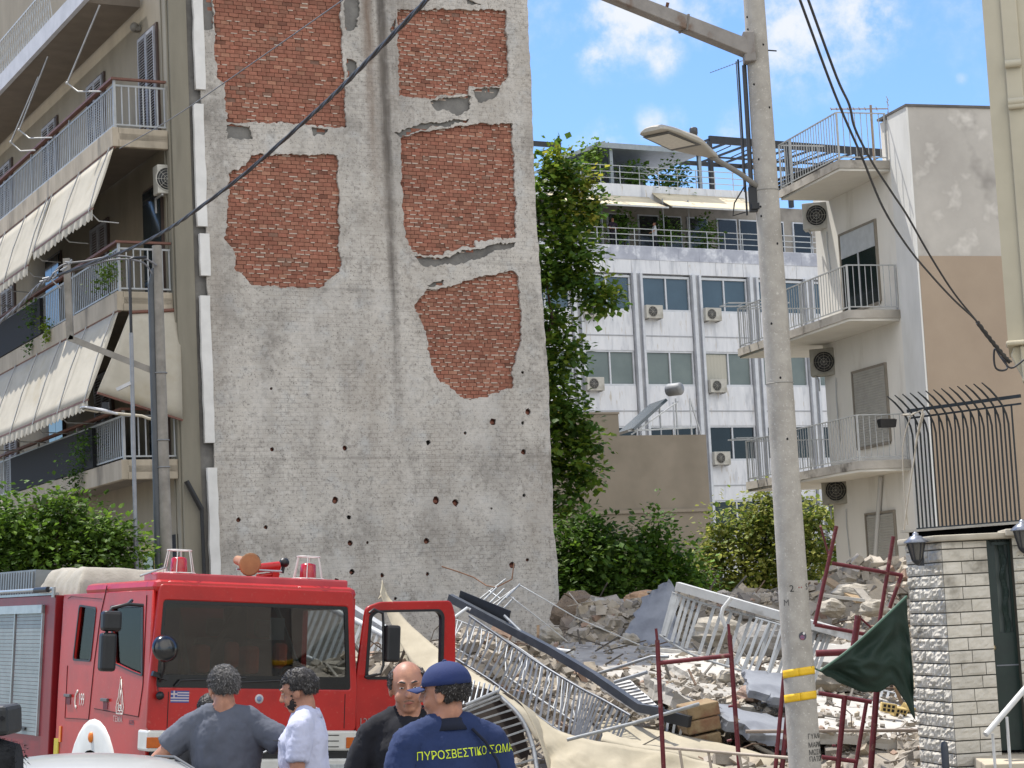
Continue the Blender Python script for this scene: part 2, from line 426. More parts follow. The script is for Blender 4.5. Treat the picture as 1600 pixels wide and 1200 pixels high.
# plaster material: the courses of brickwork telegraph through the thin render
m = M_plaster; n, l = m.node_tree.nodes, m.node_tree.links
bs = n['Principled BSDF']; tc = n.new('ShaderNodeTexCoord'); mp = n.new('ShaderNodeMapping'); mp.inputs['Rotation'].default_value = (-math.pi/2, 0, 0)
l.new(tc.outputs['Object'], mp.inputs[0])
wn_ = n.new('ShaderNodeTexNoise'); wn_.inputs['Scale'].default_value = 3; wn_.inputs['Detail'].default_value = 3; l.new(tc.outputs['Object'], wn_.inputs['Vector'])
vm = n.new('ShaderNodeVectorMath'); vm.operation = 'MULTIPLY_ADD'; l.new(wn_.outputs['Color'], vm.inputs[0]); vm.inputs[1].default_value = (.05, .05, .05); l.new(mp.outputs[0], vm.inputs[2])
bt = n.new('ShaderNodeTexBrick'); bt.inputs['Scale'].default_value = 1; bt.inputs['Brick Width'].default_value = .185; bt.inputs['Row Height'].default_value = .082; bt.inputs['Mortar Size'].default_value = .012; bt.inputs['Mortar Smooth'].default_value = 1
l.new(vm.outputs[0], bt.inputs['Vector'])
bp2 = n.new('ShaderNodeBump'); bp2.invert = True; bp2.inputs['Distance'].default_value = .012; bp2.inputs['Strength'].default_value = .2
l.new(bt.outputs['Fac'], bp2.inputs['Height'])
old = bs.inputs['Normal'].links[0].from_socket; l.new(old, bp2.inputs['Normal']); l.new(bp2.outputs[0], bs.inputs['Normal'])
# rain streaks down the middle of the wall, and coarse dark blotches
sx = n.new('ShaderNodeSeparateXYZ'); l.new(tc.outputs['Object'], sx.inputs[0])
def nm(op, a, b_=None):
    q = n.new('ShaderNodeMath'); q.operation = op
    for i, v in enumerate((a, b_)):
        if v is None: continue
        if isinstance(v, (int, float)): q.inputs[i].default_value = v
        else: l.new(v, q.inputs[i])
    return q.outputs[0]
usx = wpt((602, 200))[0]
def streak(u0, w, ztop, zbot, amt, colr, prev):
    g = nm('EXPONENT', nm('MULTIPLY', nm('POWER', nm('DIVIDE', nm('SUBTRACT', nm('ADD', sx.outputs[0], nm('MULTIPLY', wn_.outputs[0], .12)), u0+.06), w), 2), -1))
    mr = n.new('ShaderNodeMapRange'); mr.inputs[1].default_value = zbot; mr.inputs[2].default_value = ztop; l.new(sx.outputs[2], mr.inputs[0])
    ns = n.new('ShaderNodeTexNoise'); ns.inputs['Scale'].default_value = 1; mp3 = n.new('ShaderNodeMapping'); mp3.inputs['Scale'].default_value = (14, 1, 1.2); l.new(tc.outputs['Object'], mp3.inputs[0]); l.new(mp3.outputs[0], ns.inputs['Vector'])
    f = nm('MULTIPLY', nm('MULTIPLY', nm('MULTIPLY', g, mr.outputs[0]), amt), nm('MULTIPLY', ns.outputs[0], 1.8))
    x = n.new('ShaderNodeMix'); x.data_type = 'RGBA'; x.clamp_factor = True; l.new(f, x.inputs[0]); l.new(prev, x.inputs[6]); x.inputs[7].default_value = (*srgb(colr), 1)
    return x.outputs[2]
zb = wpt((612, 700))[1]; zt_ = wpt((602, 60))[1]
cc = bs.inputs['Base Color'].links[0].from_socket
cc = streak(usx, .10, zt_-1.5, zb, .95, '4a4541', cc)
cc = streak(usx-.3, .10, zt_+1, wpt((602, 330))[1], .7, '6d5c50', cc)
cc = streak(usx+.35, .45, zt_+.5, wpt((602, 380))[1], .35, '6b6460', cc)
cc = streak(wpt((345, 500))[0], .25, zt_-3, 0, .35, '77726c', cc)
# floor-slab band joint lines
for yy, uu in ((452, 0), (716, 0), (402, 0)):
    zz = wpt((500, yy))[1]
    g = nm('EXPONENT', nm('MULTIPLY', nm('POWER', nm('DIVIDE', nm('SUBTRACT', nm('ADD', sx.outputs[2], nm('MULTIPLY', wn_.outputs[0], .06)), zz+.03), .025), 2), -1))
    x = n.new('ShaderNodeMix'); x.data_type = 'RGBA'; l.new(nm('MULTIPLY', nm('MULTIPLY', g, wn_.outputs[0]), .5), x.inputs[0]); l.new(cc, x.inputs[6]); x.inputs[7].default_value = (*srgb('55524f'), 1); cc = x.outputs[2]
# faint courses, dark pits and chalky rubbed spots of the thin render
def nmix(prev, fac, colr):
    x = n.new('ShaderNodeMix'); x.data_type = 'RGBA'; x.clamp_factor = True; l.new(fac, x.inputs[0]); l.new(prev, x.inputs[6]); x.inputs[7].default_value = (*srgb(colr), 1); return x.outputs[2]
def nrange(sc, a, b_, det=4, dist=0.0, st=None):
    t = n.new('ShaderNodeTexNoise'); t.inputs['Scale'].default_value = sc; t.inputs['Detail'].default_value = det; t.inputs['Distortion'].default_value = dist
    v_ = tc.outputs['Object']
    if st: q = n.new('ShaderNodeMapping'); q.inputs['Scale'].default_value = st; l.new(v_, q.inputs[0]); v_ = q.outputs[0]
    l.new(v_, t.inputs['Vector']); r = n.new('ShaderNodeMapRange'); r.inputs[1].default_value = a; r.inputs[2].default_value = b_; l.new(t.outputs[0], r.inputs[0]); return r.outputs[0]
msk = nrange(1.1, .40, .62)
cc = nmix(cc, nm('MULTIPLY', nm('MULTIPLY', bt.outputs['Fac'], msk), .42), '6b6763')
cc = nmix(cc, nm('MULTIPLY', nrange(13, .54, .64, 8), .40), '6f6b66')
cc = nmix(cc, nm('MULTIPLY', nrange(34, .60, .68, 4), .65), '4f4c49')
cc = nmix(cc, nm('MULTIPLY', nrange(8, .54, .68, 8), .4), 'cdc9c2')
cc = nmix(cc, nm('MULTIPLY', nrange(1.3, .50, .75, 8, .0, (1.0, 1, .25)), .40), '77736e')
cc = nmix(cc, nm('MULTIPLY', nrange(.9, .55, .66, 9), .45), 'c2bfba')
cc = streak(usx, .085, zt_-.5, zb, 1.0, '4b4642', cc)
cc = streak(usx-.30, .09, zt_+1, wpt((602, 330))[1], .75, '74604f', cc)
cc = streak(usx+.3, .5, zt_+1, wpt((602, 420))[1], .45, '6c6762', cc)
cc = streak(wpt((560, 100))[0], .25, zt_+2, wpt((560, 200))[1], .5, '66625e', cc)
cc = nmix(cc, nm('MULTIPLY', nrange(.55, .5, .72, 8, .0, (1.6, 1, .5)), .45), '8a8074')
l.new(cc, bs.inputs['Base Color'])
pm.materials.append(M_plaster); mk('plaster_skin', pm, LB)
M_patch = mat('bare_concrete', '7b7975', '6a6865', 4, .95, bump=.012, bscale=14, c3='5b5957', s3=1.5)
bo = plate_mesh([(a, z) for a, z in [(.03, 0), (WR-.05, 0), (WR-.2, 8), (WR-.27, ZT), (.03, ZT)]], [], .25); bo.transform(Matrix.Translation((0, .31, 0)) @ XZ); bo.materials.append(M_patch); mk('concrete_frame', bo, LB)
for P in jq:
    q_ = plate_mesh(P, [], .012); q_.transform(Matrix.Translation((0, .0, 0)) @ Matrix.Translation((0, .035, 0)) @ XZ); q_.transform(Matrix.Translation((0, -.005, 0))); q_.materials.append(M_patch); mk('bare_patch', q_, LB)
# bricks
M_brick = mat('red_clay_brick', 'a97f6d', '936c5a', 14, .92, bump=.004, bscale=60, attr=True)
M_mortar = mat('mortar', 'a08c80', '8a766a', 12, .95, bump=.01, bscale=40)
def inside(p, poly):
    c = False; j = len(poly)-1
    for i in range(len(poly)):
        (xi, yi), (xj, yj) = poly[i], poly[j]
        if (yi > p[1]) != (yj > p[1]) and p[0] < (xj-xi)*(p[1]-yi)/(yj-yi)+xi: c = not c
        j = i
    return c
for pi, P in enumerate(panels):
    b = MB(); mo = MB(); rnd = random.Random(40+pi)
    xs = [q[0] for q in P]; zs = [q[1] for q in P]
    row = 0; z = min(zs)-.05; rh = .079; cw_ = .178
    grow = [(q[0]+(.07 if q[0] > (min(xs)+max(xs))/2 else -.07), q[1]+(.07 if q[1] > (min(zs)+max(zs))/2 else -.07)) for q in P]
    band = rnd.uniform(-.1, .1)
    while z < max(zs)+.05:
        x = min(xs)-.1-(row % 2)*cw_/2 + rnd.uniform(-.01, .01)
        while x < max(xs)+.05:
            w = cw_-.010+rnd.uniform(-.012, .012)
            if inside((x+w/2, z+rh/2), grow):
                r = rnd.random()
                nv = noise.noise(Vector((x*.9, z*.9, pi*7)))*.16
                if r > .994: pass                                # missing brick
                else:
                    t = .74+nv+rnd.uniform(-.10, .10); g = rnd.uniform(.90, 1.04)
                    if rnd.random() < .03: t *= .6
                    if rnd.random() < .04: t *= 1.22; g = 1.12
                    col = (t*1.04, t*.86*g, t*.80*g)
                    if rnd.random() < .02: col = (.6, .62, .62)
                    d = rnd.uniform(-.006, .008)
                    a = rnd.uniform(-.02, .02)
                    M = Matrix.Translation((x+w/2, 0, z+rh/2)) @ Matrix.Rotation(a, 4, 'Y') @ Matrix.Rotation(rnd.uniform(-.03, .03), 4, 'Z')
                    b.box(-w/2, w/2, .018+d, .09, -rh/2+.0045, rh/2-.0045, col, M)
                    if rnd.random() < (.7 if pi in (1, 4) else (.42 if pi in (2, 3) else .2)):         # squeezed-out pale mortar lips
                        l0 = rnd.uniform(.45, 1)*w
                        b.box(x+rnd.uniform(0, w-l0), x+l0, .006+rnd.uniform(0, .01), .05, z-.010, z+rnd.uniform(.004, .014), mi=1)
            x += w+.010
        z += rh; row += 1
    bp_ = b.obj('brick_panel', [M_brick, mat('pale_mortar', 'b8a99c', 'a6978a', 20, .95)], LB)
    pb = plate_mesh([(q[0]*1.0, q[1]) for q in grow], [], .02); pb.transform(Matrix.Translation((0, .062, 0)) @ XZ); pb.materials.append(mat('joint_mortar', '86685a', '6d5449', 10, .95)); mk('joint_backing', pb, bp_)  # pinkish brown mortar behind the open brick joints
M_holeb = mat('broken_brick', '7a4437', '4f3129', 30, .95, bump=.01, bscale=60); M_holed = mat('hole_dark', '1c1817', rough=.95)
for i, (cx, cz, r, dk) in enumerate(hinfo):
    b = MB(); b.box(cx-r*1.3, cx+r*1.3, .045, .0575, cz-r*1.3, cz+r*1.3); b.obj('socket_hole', M_holed if dk or i % 5 == 4 else M_holeb, LB)
    b = MB(); q = [(cx+r*.75*math.cos(k*1.1+i), cz-r*.25+r*.5*math.sin(k*1.1+i)) for k in range(5)]
    b.prism(q, .02, .044); b.obj('brick_fragment', M_holed if dk else mat('brick_fragment', '8d5a49', '6c4438', 40, .9), LB)
# white strips between the column and the party wall
for (ya, yb, xa, xb) in ((-60, 140, 299, 314), (162, 354, 302, 318), (365, 431, 311, 323), (462, 692, 312, 328), (731, 900, 323, 338)):
    a = LF.px(xa, ya, v=-.05); c = LF.px(xb, yb, v=-.05)
    a2 = LF.px(xa+8, (ya+yb)/2, v=-.05)
    out = jag([(a.x+.0, c.z), (a.x+.19, c.z), (a.x+.19, a.z), (a.x, a.z)], .25, .012, int(ya+99))
    s_ = plate_mesh(out, [], .09); s_.transform(Matrix.Translation((0, .002, 0)) @ XZ); s_.materials.append(M_whitestrip); mk('white_strip', s_, LB)

M_handrail = mat('brown_handrail', '6b4436', '5a382d', 8, .6)
M_slabtop = M_concrete
def left_balcony(z, zf, k, length=BL-.5):
    """z: underside, slab edge beam .36 high; k: index"""
    bt_ = MB(); H = .36
    bt_.box(ub, -.065, .1, length, z+.12, z+.26)
    bt_.box(ub-.002, ub+.12, .098, length, z, z+H); bt_.box(ub+.121, -.066, .1, .22, z, z+H-.002)
    slab = bt_.obj('balcony', M_concrete, LB, bevel=.012)
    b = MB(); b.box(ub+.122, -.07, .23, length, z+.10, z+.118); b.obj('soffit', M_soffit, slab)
    r = MB(); zt = z+H; h = .80
    x = ub+.07
    r.beam((x, .15, zt+.06), (x, length, zt+.06), .025, .03); r.beam((x, .15, zt+h), (x, length, zt+h), .025, .035)
    r.beam((x+.013, .15, zt+.06), (-.08, .15, zt+.06), .025, .03); r.beam((x+.013, .15, zt+h), (-.08, .15, zt+h), .025, .035)
    v = .27
    while v < length: 
        r.beam((x, v, zt+.075), (x, v, zt+h-.017), .012, .03, up=(0, 1, 0)); v += .135
    u = x+.14
    while u < -.1:
        r.beam((u, .15, zt+.075), (u, .15, zt+h-.017), .022, .022, up=(0, 1, 0)); u += .135
    r.beam((x, .15, zt), (x, .15, zt+h+.10), .045, .045, up=(0, 1, 0))
    v = 3.3
    while v < length:
        r.beam((x, v, zt), (x, v, zt+h+.10), .045, .045, up=(0, 1, 0)); v += 3.1
    r.obj('railing', mat('balcony_rail_paint', '9da0a1', '8b8e90', 6, .5), slab)
    hmb = MB(); hmb.beam((x-.02, .09, zt+h+.12), (x-.02, length, zt+h+.12), .10, .045); hmb.beam((x+.031, .13, zt+h+.12), (-.075, .13, zt+h+.12), .08, .04)
    hmb.obj('handrail', M_handrail, slab)
    return slab
sl2 = left_balcony(z2, 0, 2); sl3 = left_balcony(z3, 0, 3); sl4 = left_balcony(z4, 0, 4)
# top balcony: white edge and lattice railing
zz1 = LF.px(70, 75, u=ub).z
b = MB(); b.box(ub, -.065, 1.6, BL, zz1+.02, zz1+.25)
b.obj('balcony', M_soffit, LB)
b = MB(); b.box(ub-.10, ub-.003, 1.2, BL, zz1, zz1+.36); tb = b.obj('balcony_edge', mat('white_edge_paint', 'b9bbc2', 'a8abb2', 3, .85, bump=.003), LB)
b = MB(); v = 4.0
for zr in (.40, 1.15): b.beam((ub-.04, 3, zz1+zr), (ub-.04, BL, zz1+zr), .03, .035)
while v < 24:
    b.beam((ub-.04, v, zz1+.4), (ub-.04, v+.32, zz1+1.15), .014, .014); b.beam((ub-.055, v+.32, zz1+.4), (ub-.055, v, zz1+1.15), .014, .014); v += .2
b.obj('lattice_railing', M_white_rail, tb)
# doors and shutters on the front wall
M_shut = mat('grey_louvre', '9a9ba0', '898a90', 5, .6); M_wood = mat('dark_door', '2a211e', '1f1917', 6, .6)
def louvre_door(v0, v1, z0, z1, slats=True):
    b = MB(); b.box(-.045, -.002, v0-.06, v1+.06, z0, z1+.06); d = b.obj('door', mat('door_frame_brown', '55463f', '483b35', 6, .7), LB)
    mid = (v0+v1)/2
    for (a, c) in ((v0, mid-.01), (mid+.01, v1)):
        s = MB()
        if slats:
            s.box(-.09, -.05, a, a+.05, z0+.03, z1); s.box(-.09, -.05, c-.05, c, z0+.03, z1); s.box(-.088, -.05, a+.051, c-.051, z1-.07, z1-.001); s.box(-.088, -.05, a+.051, c-.051, z0+.031, z0+.12)
            z = z0+.14
            while z < z1-.09: s.beam((-.075, a+.052, z), (-.075, c-.052, z), .05, .012, up=(-.6, 0, 1)); z += .055
        else:
            s.box(-.075, -.05, a, c, z0+.03, z1)
        s.obj('shutter' if slats else 'pane', M_shut if slats else M_glass, d)
for zz in (z2, z3, z4):
    for i, v0 in enumerate((.75, 4.4, 8.2, 12.5, 17, 22)):
        louvre_door(v0, v0+(1.15 if i else 1.05), zz+.27, zz+2.55, slats=(zz == z2 or i % 2 == 1))
# wall lamp by the top door
q = LF.px(218, 45, u=-.02)
lamp = MB(); lamp.box(q.x-.12, q.x-.001, q.y-.08, q.y+.08, q.z-.06, q.z+.02); lamp.ball((q.x-.1, q.y, q.z+.02), (.09, .09, .10)); lamp.obj('wall_lamp', mat('dusty_lamp', '6e6a62', '57534c', 10, .6), LB)
# ground floor of the block: plain wall, shopfront with yellow frame, dark doorway
zg = z4
def gpix(x, y): return LF.px(x, y, u=-.03)
b = MB(); b.box(-.05, -.002, 1.0, 2.5, 0, zg-1.1); sf = b.obj('shopfront', mat('yellow_frame', '9a8a35', '8a7a2c', 5, .5), LB)
for v0 in (1.1, 1.82): 
    b = MB(); b.box(-.07, -.051, v0, v0+.6, .3, zg-1.25); b.obj('pane', M_glass, sf)
b = MB(); b.box(-.05, -.002, .35, .85, 0, zg-1.0); b.obj('doorway', M_dark, LB)
a = LF.px(290, 752, v=-.06); c = LF.px(314, 796, v=-.06)
b = MB(); b.tube([(a.x, -.1, a.z), (c.x, -.1, c.z)], .05); b.tube([(c.x, -.1, c.z+.03), (c.x+.02, -.1, c.z-2.6)], .035); b.obj('drainpipe', M_black, LB)
b = MB(); 
for u in (-.07,): b.tube([(u, .30, 0), (u, .30, ZT)], .018)
b.obj('cable_conduit', M_column, LB)
# dark reed screens on the two lower balconies
M_screen = mat('dark_reed_screen', '1c1e21', '131517', 16, .9, stretch=(1, 12, 1))
for zz, va, vb in ((z3, LF.px(64, 500, u=ub).y, 16), (z4, LF.px(146, 700, u=ub).y, LF.px(18, 720, u=ub).y)):
    b = MB(); b.box(ub-.02, ub+.05, va, vb, zz+.37, zz+1.12); b.obj('screen', M_screen, LB)

# ------------------------------------------------------------------ awnings
M_awn = mat('cream_canvas', 'aca698', 'a09a8c', 3, .9, bump=.004, bscale=5, c3='9b927e', s3=1.2, t3=(.56, .75), stretch=(1, .6, 1))
M_awnarm = mat('awning_steel', 'a5a5a4', '8e8e8d', 6, .5, .3)
def awning(label, zt, v0, v1, out, drop, seed, end=False):
    t = local(thing('awning', label, 'awning', group='cream awnings on the block of flats'), LF)
    b = MB(); rnd = random.Random(seed)
    ut = ub+.02
    def fn(i, j):
        bell = math.sin(j*math.pi)*.05
        return (ut-out*j, v0+(v1-v0)*i, zt-drop*j - bell - .015*math.sin(i*9+seed)*j)
    b.grid(fn, 24, 8); cl = b.obj('canvas', M_awn, t, solid=.008)
    # scalloped valance
    n = int((v1-v0)/.16)*4; vs = []; fs = []
    for k in range(n+1):
        v = v0+(v1-v0)*k/n; d = .17+.05*abs(math.sin(k/4*math.pi))
        zb_ = zt-drop-.015*math.sin(k/n*9+seed)
        vs += [(ut-out-.005, v, zb_-.01), (ut-out-.01+.02*math.sin(k*.6), v, zb_-d)]
    for k in range(n): fs.append((2*k, 2*k+1, 2*k+3, 2*k+2))
    b = MB(); b.add(vs, fs); b.obj('valance', M_awn, t, solid=.006)
    b = MB(); b.beam((ut-out, v0, zt-drop-.02), (ut-out, v1, zt-drop-.02), .035, .03); b.tube([(ut+.02, v0, zt+.03), (ut+.02, v1, zt+.03)], .04); b.obj('bar', M_handrail, t)
    nA = max(2, int((v1-v0)/1.9)+1)
    for k in range(nA):
        v = v0+.15+(v1-v0-.3)*k/(nA-1); b = MB()
        b.tube([(ut-.03, v, zt+.03), (ut-out*.5-.07, v, zt-drop*.5-.02), (ut-out-.03, v+.02, zt-drop-.05)], .013, 6)
        b.tube([(ut-out-.02, v, zt-drop-.05), (ut-out+.15, v, zt-drop-.22), (ut+.1, v, zt-drop-.24)], .013, 6)
        b.obj('arm', M_awnarm, t)
    return t
def awpix(x, y, o): r = LF.px(x, y, u=ub-o); return r
e1 = awpix(146, 320, .42); e1b = awpix(50, 395, .42)
awning('cream awning with scalloped edge, upper one nearest the street corner', z2-.02, .12, e1b.y, .42, z2-e1.z, 1)
e2 = awpix(44, 410, .5); 
awning('cream awning hanging lower, half out of the picture above the dark balcony', z2-.02, e1b.y+.1, e1b.y+6, .5, z2-e2.z, 2)
e3 = awpix(138, 620, .6); e3b = awpix(0, 690, .6)
awning('long cream awning over the lowest balcony, with several steel arms', z3-.02, .12, e3b.y+3, .6, z3-e3.z, 3)
# awning on the end of the balcony, hanging almost straight down
t = local(thing('awning', 'flat cream awning hanging down at the balcony end behind the grey pole', 'awning', group='cream awnings on the block of flats'), LF)
c = [LF.px(202, 490, v=.02), LF.px(279, 486, v=.1), LF.px(285, 655, v=-.1), LF.px(152, 612, v=-.45)]
b = MB(); b.grid(lambda i, j: (c[0].lerp(c[1], i)).lerp(c[3].lerp(c[2], i), j)+Vector((0, -.05*math.sin(j*3.1), 0)), 10, 10); b.obj('canvas', M_awn, t, solid=.008)
b = MB(); b.beam(c[3]+Vector((0, 0, -.02)), c[2]+Vector((0, 0, -.02)), .035, .035); b.tube([c[0]+Vector((0, 0, .02)), c[1]+Vector((0, 0, .02))], .035); b.obj('bar', M_handrail, t)
# bare folding arms of the retracted awning under the top balcony
for k, (xa, ya, xb, yb, xc, yc, xd, yd) in enumerate(((156, 8, 105, 130, 122, 143, 158, 143), (75, 88, 30, 203, 46, 216, 82, 215), (60, 120, 17, 222, 32, 236, 56, 235))):
    t = bpy.data.objects.new('awning_arm', None); COL.objects.link(t); t.parent = LB
    pts = [LF.px(xa, ya, u=ub+.1), LF.px(xb, yb, u=ub-.35), LF.px(xc, yc, u=ub-.2), LF.px(xd, yd, u=ub+.02)]
    b = MB(); b.tube(pts[:2], .018, 6); b.obj('upper_arm', M_awnarm, t); b = MB(); b.tube(pts[1:], .016, 6); b.obj('lower_arm', M_awnarm, t)
    b = MB(); b.ball(pts[1], .035, 8, 6); b.obj('elbow', M_awnarm, t)

# ------------------------------------------------------------------ air conditioners
M_ac = mat('ac_casing', 'b5b3ab', 'a5a39b', 5, .55, c3='8f8c82', s3=2); M_fan = mat('ac_fan', '2d2e30', rough=.6)
def ac_unit(label, loc, rz, w=.8, h=.56, d=.3, dirty=False, group='air conditioners'):
    """front (fan) faces local -y"""
    t = thing('air_conditioner', label, 'air conditioner', loc, rz, group)
    mm = mat('ac_casing_dusty', '99968c', '807d72', 5, .7) if dirty else M_ac
    b = MB(); b.box(0, w, 0, d, 0, h); b.obj('casing', mm, t, bevel=.02)
    b = MB(); c = (w*.38, -.006, h*.5); r = h*.40
    b.ring((c[0], -.008, c[2]), r, .012, 20, 5)
    for rr in (.78, .55, .3): b.ring((c[0], -.012, c[2]), r*rr, .004, 18, 4)
    for k in range(8): b.beam((c[0], -.012, c[2]), (c[0]+r*math.cos(k*math.pi/4), -.012, c[2]+r*math.sin(k*math.pi/4)), .005, .005)
    b.obj('grille', mm, t)
    b = MB(); b.lathe([(0.001, 0), (r*.93, 0), (r*.93, .003), (.001, .003)], 20, Matrix.Translation((c[0], -.001, c[2])) @ Matrix.Rotation(math.pi/2, 4, 'X')); b.obj('fan', M_fan, t)
    for x in (w*.15, w*.85): b = MB(); b.beam((x, -.03, -.03), (x, d+.1, -.03), .03, .03); b.beam((x, d+.1, -.03), (x, d+.1, -.3), .03, .03); b.obj('bracket', M_awnarm, t)
    return t
q = LF.px(243, 300, v=.35)
w0 = LF.w(q.x, .2, q.z-.05)
ac_unit('grey air conditioner on the wall under the brown-railed balcony of the flats', w0, LF.ang, w=.5, h=.55, d=.3)
# ================================================================== far marble office block
q = at(1000, 600, 88)
BF = Frame((q.x, q.y, 0), R_(27.15))
M_marble = mat('veined_marble', 'd2d4d8', 'c3c6cb', 2.6, .55, c3='a2a6ae', s3=1.8, t3=(.54, .74), c4='b3ada4', s4=5, t4=(.60, .72), bump=.002, stretch=(1.6, 1, .28))
M_marbled = mat('grey_marble_trim', 'a0a2a6', '8c8f94', 3, .6)
M_marbleg = mat('grey_veined_marble', 'a9adb8', '8c909d', 1.6, .5, c3='d5d8de', s3=1.1, t3=(.5, .65))
M_frame = mat('white_window_frame', 'c3c7cc', 'b3b7bd', 3, .5)
M_blueglass = mat('blue_grey_glass', '3f525e', '33444f', .5, .18, spec=.7); M_greenglass = mat('pale_blind_glass', '6c7672', '5c6663', .6, .25, spec=.6)
M_darkglass = mat('dark_glass', '1b2329', '12181c', 1, .12)
def bx(x, y, v=0): return BF.px(x, y, v=v)
OB = local(thing('office_building', 'white marble office block with rows of paired windows and roof terraces far behind', 'building'), BF)
u0 = bx(830, 500).x; u1 = bx(1420, 500).x
zrow = [bx(1040, 432).z, bx(1060, 549).z, bx(1078, 665).z]; rowh = (zrow[0]-zrow[2])/2
zpar = bx(1000, 384).z       # top of marble band at first terrace
print('back', u0, u1, zrow, rowh, zpar)
b = MB(); b.box(u0-8, u1+6, .30, 12, 0, zpar-.02); b.obj('wall', M_marble, OB)
# columns: pairs of pilasters between window bays
bayx = [(bx(911, 440).x, bx(984, 440).x), (bx(1004, 440).x, bx(1078, 440).x), (bx(1096, 445).x, bx(1164, 450).x)]
bw = bayx[2][0]-bayx[1][0]; ww = bayx[1][1]-bayx[1][0]; ub0 = bayx[1][0]
ztop = zrow[0]+.10
nb = 0
for i in range(-3, 5):
    ua = ub0+i*bw
    # dark-edged pilaster pair left of this bay
    g = bw-ww
    b = MB()
    b.box(ua-g+.06, ua-g*.62, -.12, .30, 0, ztop); b.box(ua-g*.30, ua-.06, -.12, .30, 0, ztop)
    b.obj('pilaster', M_frame, OB)
    b = MB(); b.box(ua-g*.62+.002, ua-g*.30-.002, .0, .30, 0, ztop); b.box(ua-.058, ua-.02, .0, .30, 0, ztop); b.box(ua-g+.02, ua-g+.058, 0, .30, 0, ztop); b.obj('pilaster_groove', M_marbled, OB)
    for r in range(6):
        zt = zrow[0]-rowh*r; wh = 1.50; 
        if zt < 1: break
        # spandrel panel joints
        b = MB(); b.box(ua+.0, ua+ww, .05, .299, zt-rowh+.0, zt-wh-.06); sp = b.obj('spandrel', M_marble, OB)
        b = MB(); zm = zt-wh-.06-(rowh-wh)*.62; b.box(ua, ua+ww, .03, .049, zm, zm+.05); b.obj('joint_strip', M_marbled, sp)
        b = MB(); 
        b.box(ua-.02, ua+ww+.0, .08, .29, zt-.08, zt+.02); b.box(ua-.02, ua+ww, .06, .29, zt-wh-.059, zt-wh+.03)
        for x in (ua-.02, ua+ww*.5-.035, ua+ww-.07): b.box(x, x+.07, .09, .288, zt-wh+.031, zt-.081)
        w = b.obj('window', M_frame, OB)
        gm = [M_blueglass, M_greenglass, M_darkglass][min(r, 2)]
        for k in range(2):
            b = MB(); xa = ua+.052+k*(ww*.5-.015); b.box(xa, xa+ww*.5-.09, .16, .18, zt-wh+.032, zt-.082); b.obj('pane', M_greenglass if (r == 1 and k == 0) else gm, w)
            if r == 1 and i == 1 and k == 0:
                b = MB(); 
                b.grid(lambda a, c: (xa+.02+a*(ww*.5-.14), .15+.006*math.sin(a*40), zt-wh+.06+c*(wh-.18)), 30, 1); b.obj('blind', mat('beige_curtain', 'a9a79c', rough=.9), w)
# upper marble band
b = MB(); b.box(u0-8, u1+6, .0, .299, ztop+.002, zpar); b.obj('marble_band', M_marble, OB)
rnd = random.Random(5)
b = MB(); x = u0-8
while x < u1+5:
    w = rnd.uniform(1.0, 1.3); b.box(x+.004, x+w-.004, -.02, -.001, zpar-.62, zpar-.02); x += w
b.obj('marble_coping', M_marbleg, OB)
b = MB(); x = u0-8
while x < u1+5: b.box(x, x+.02, -.004, -.001, ztop+.01, zpar-.63); x += 1.45
b.obj('band_joint', M_marbled, OB)
# terrace one
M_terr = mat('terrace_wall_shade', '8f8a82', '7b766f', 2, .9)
zt1 = bx(1000, 318, 2.2).z   # underside of awning / roof line at the back
zp2 = BF.px(1000, 290, v=1.6).z
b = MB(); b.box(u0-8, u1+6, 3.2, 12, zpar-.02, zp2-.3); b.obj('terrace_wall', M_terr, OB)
b = MB(); b.box(u0-8, BF.px(1180, 300, v=1.5).x, 1.5, 12.0, zp2-.32, zp2-.02); b.box(u0-8, BF.px(1180, 300, v=1.5).x, 1.48, 1.72, zp2-.75, zp2+.0); 
b.obj('upper_slab', M_marble, OB)
for i in range(9):
    ua = BF.px(905, 350, v=3.2).x+i*1.42
    if i % 3 == 2: ua += .2
    b = MB(); b.box(ua, ua+1.1, 3.12, 3.198, zpar+.05, zpar+2.1); w = b.obj('window', M_frame, OB)
    b = MB(); b.box(ua+.07, ua+1.03, 3.08, 3.118, zpar+.1, zpar+2.03); b.obj('pane', M_darkglass, w)
M_rail2 = mat('pale_metal_rail', 'b0b4b6', '9fa3a5', 5, .45, .2)
def hrail(name, ua, ub_, v, z0, h, n, sp, par):
    b = MB()
    for k in range(n): b.tube([(ua, v, z0+h*(k+1)/n), (ub_, v, z0+h*(k+1)/n)], .022, 6)
    x = ua
    while x < ub_: b.tube([(x, v, z0), (x, v, z0+h)], .022, 6); x += sp
    return b.obj(name, M_rail2, par)
hrail('terrace_railing', u0-4, u1+4, .12, zpar, .78, 3, bw*.31, OB)
hrail('terrace_railing', BF.px(878, 300, v=1.6).x, BF.px(1180, 300, v=1.6).x, 1.6, zp2, .85, 3, 1.0, OB)
# slim terrace posts
for x in (902, 941, 1037, 1077): 
    b = MB(); p = BF.px(x, 350, v=.6); b.tube([(p.x, .6, zpar), (p.x, .6, zpar+2.3)], .03, 6); b.obj('terrace_post', M_steel, OB)
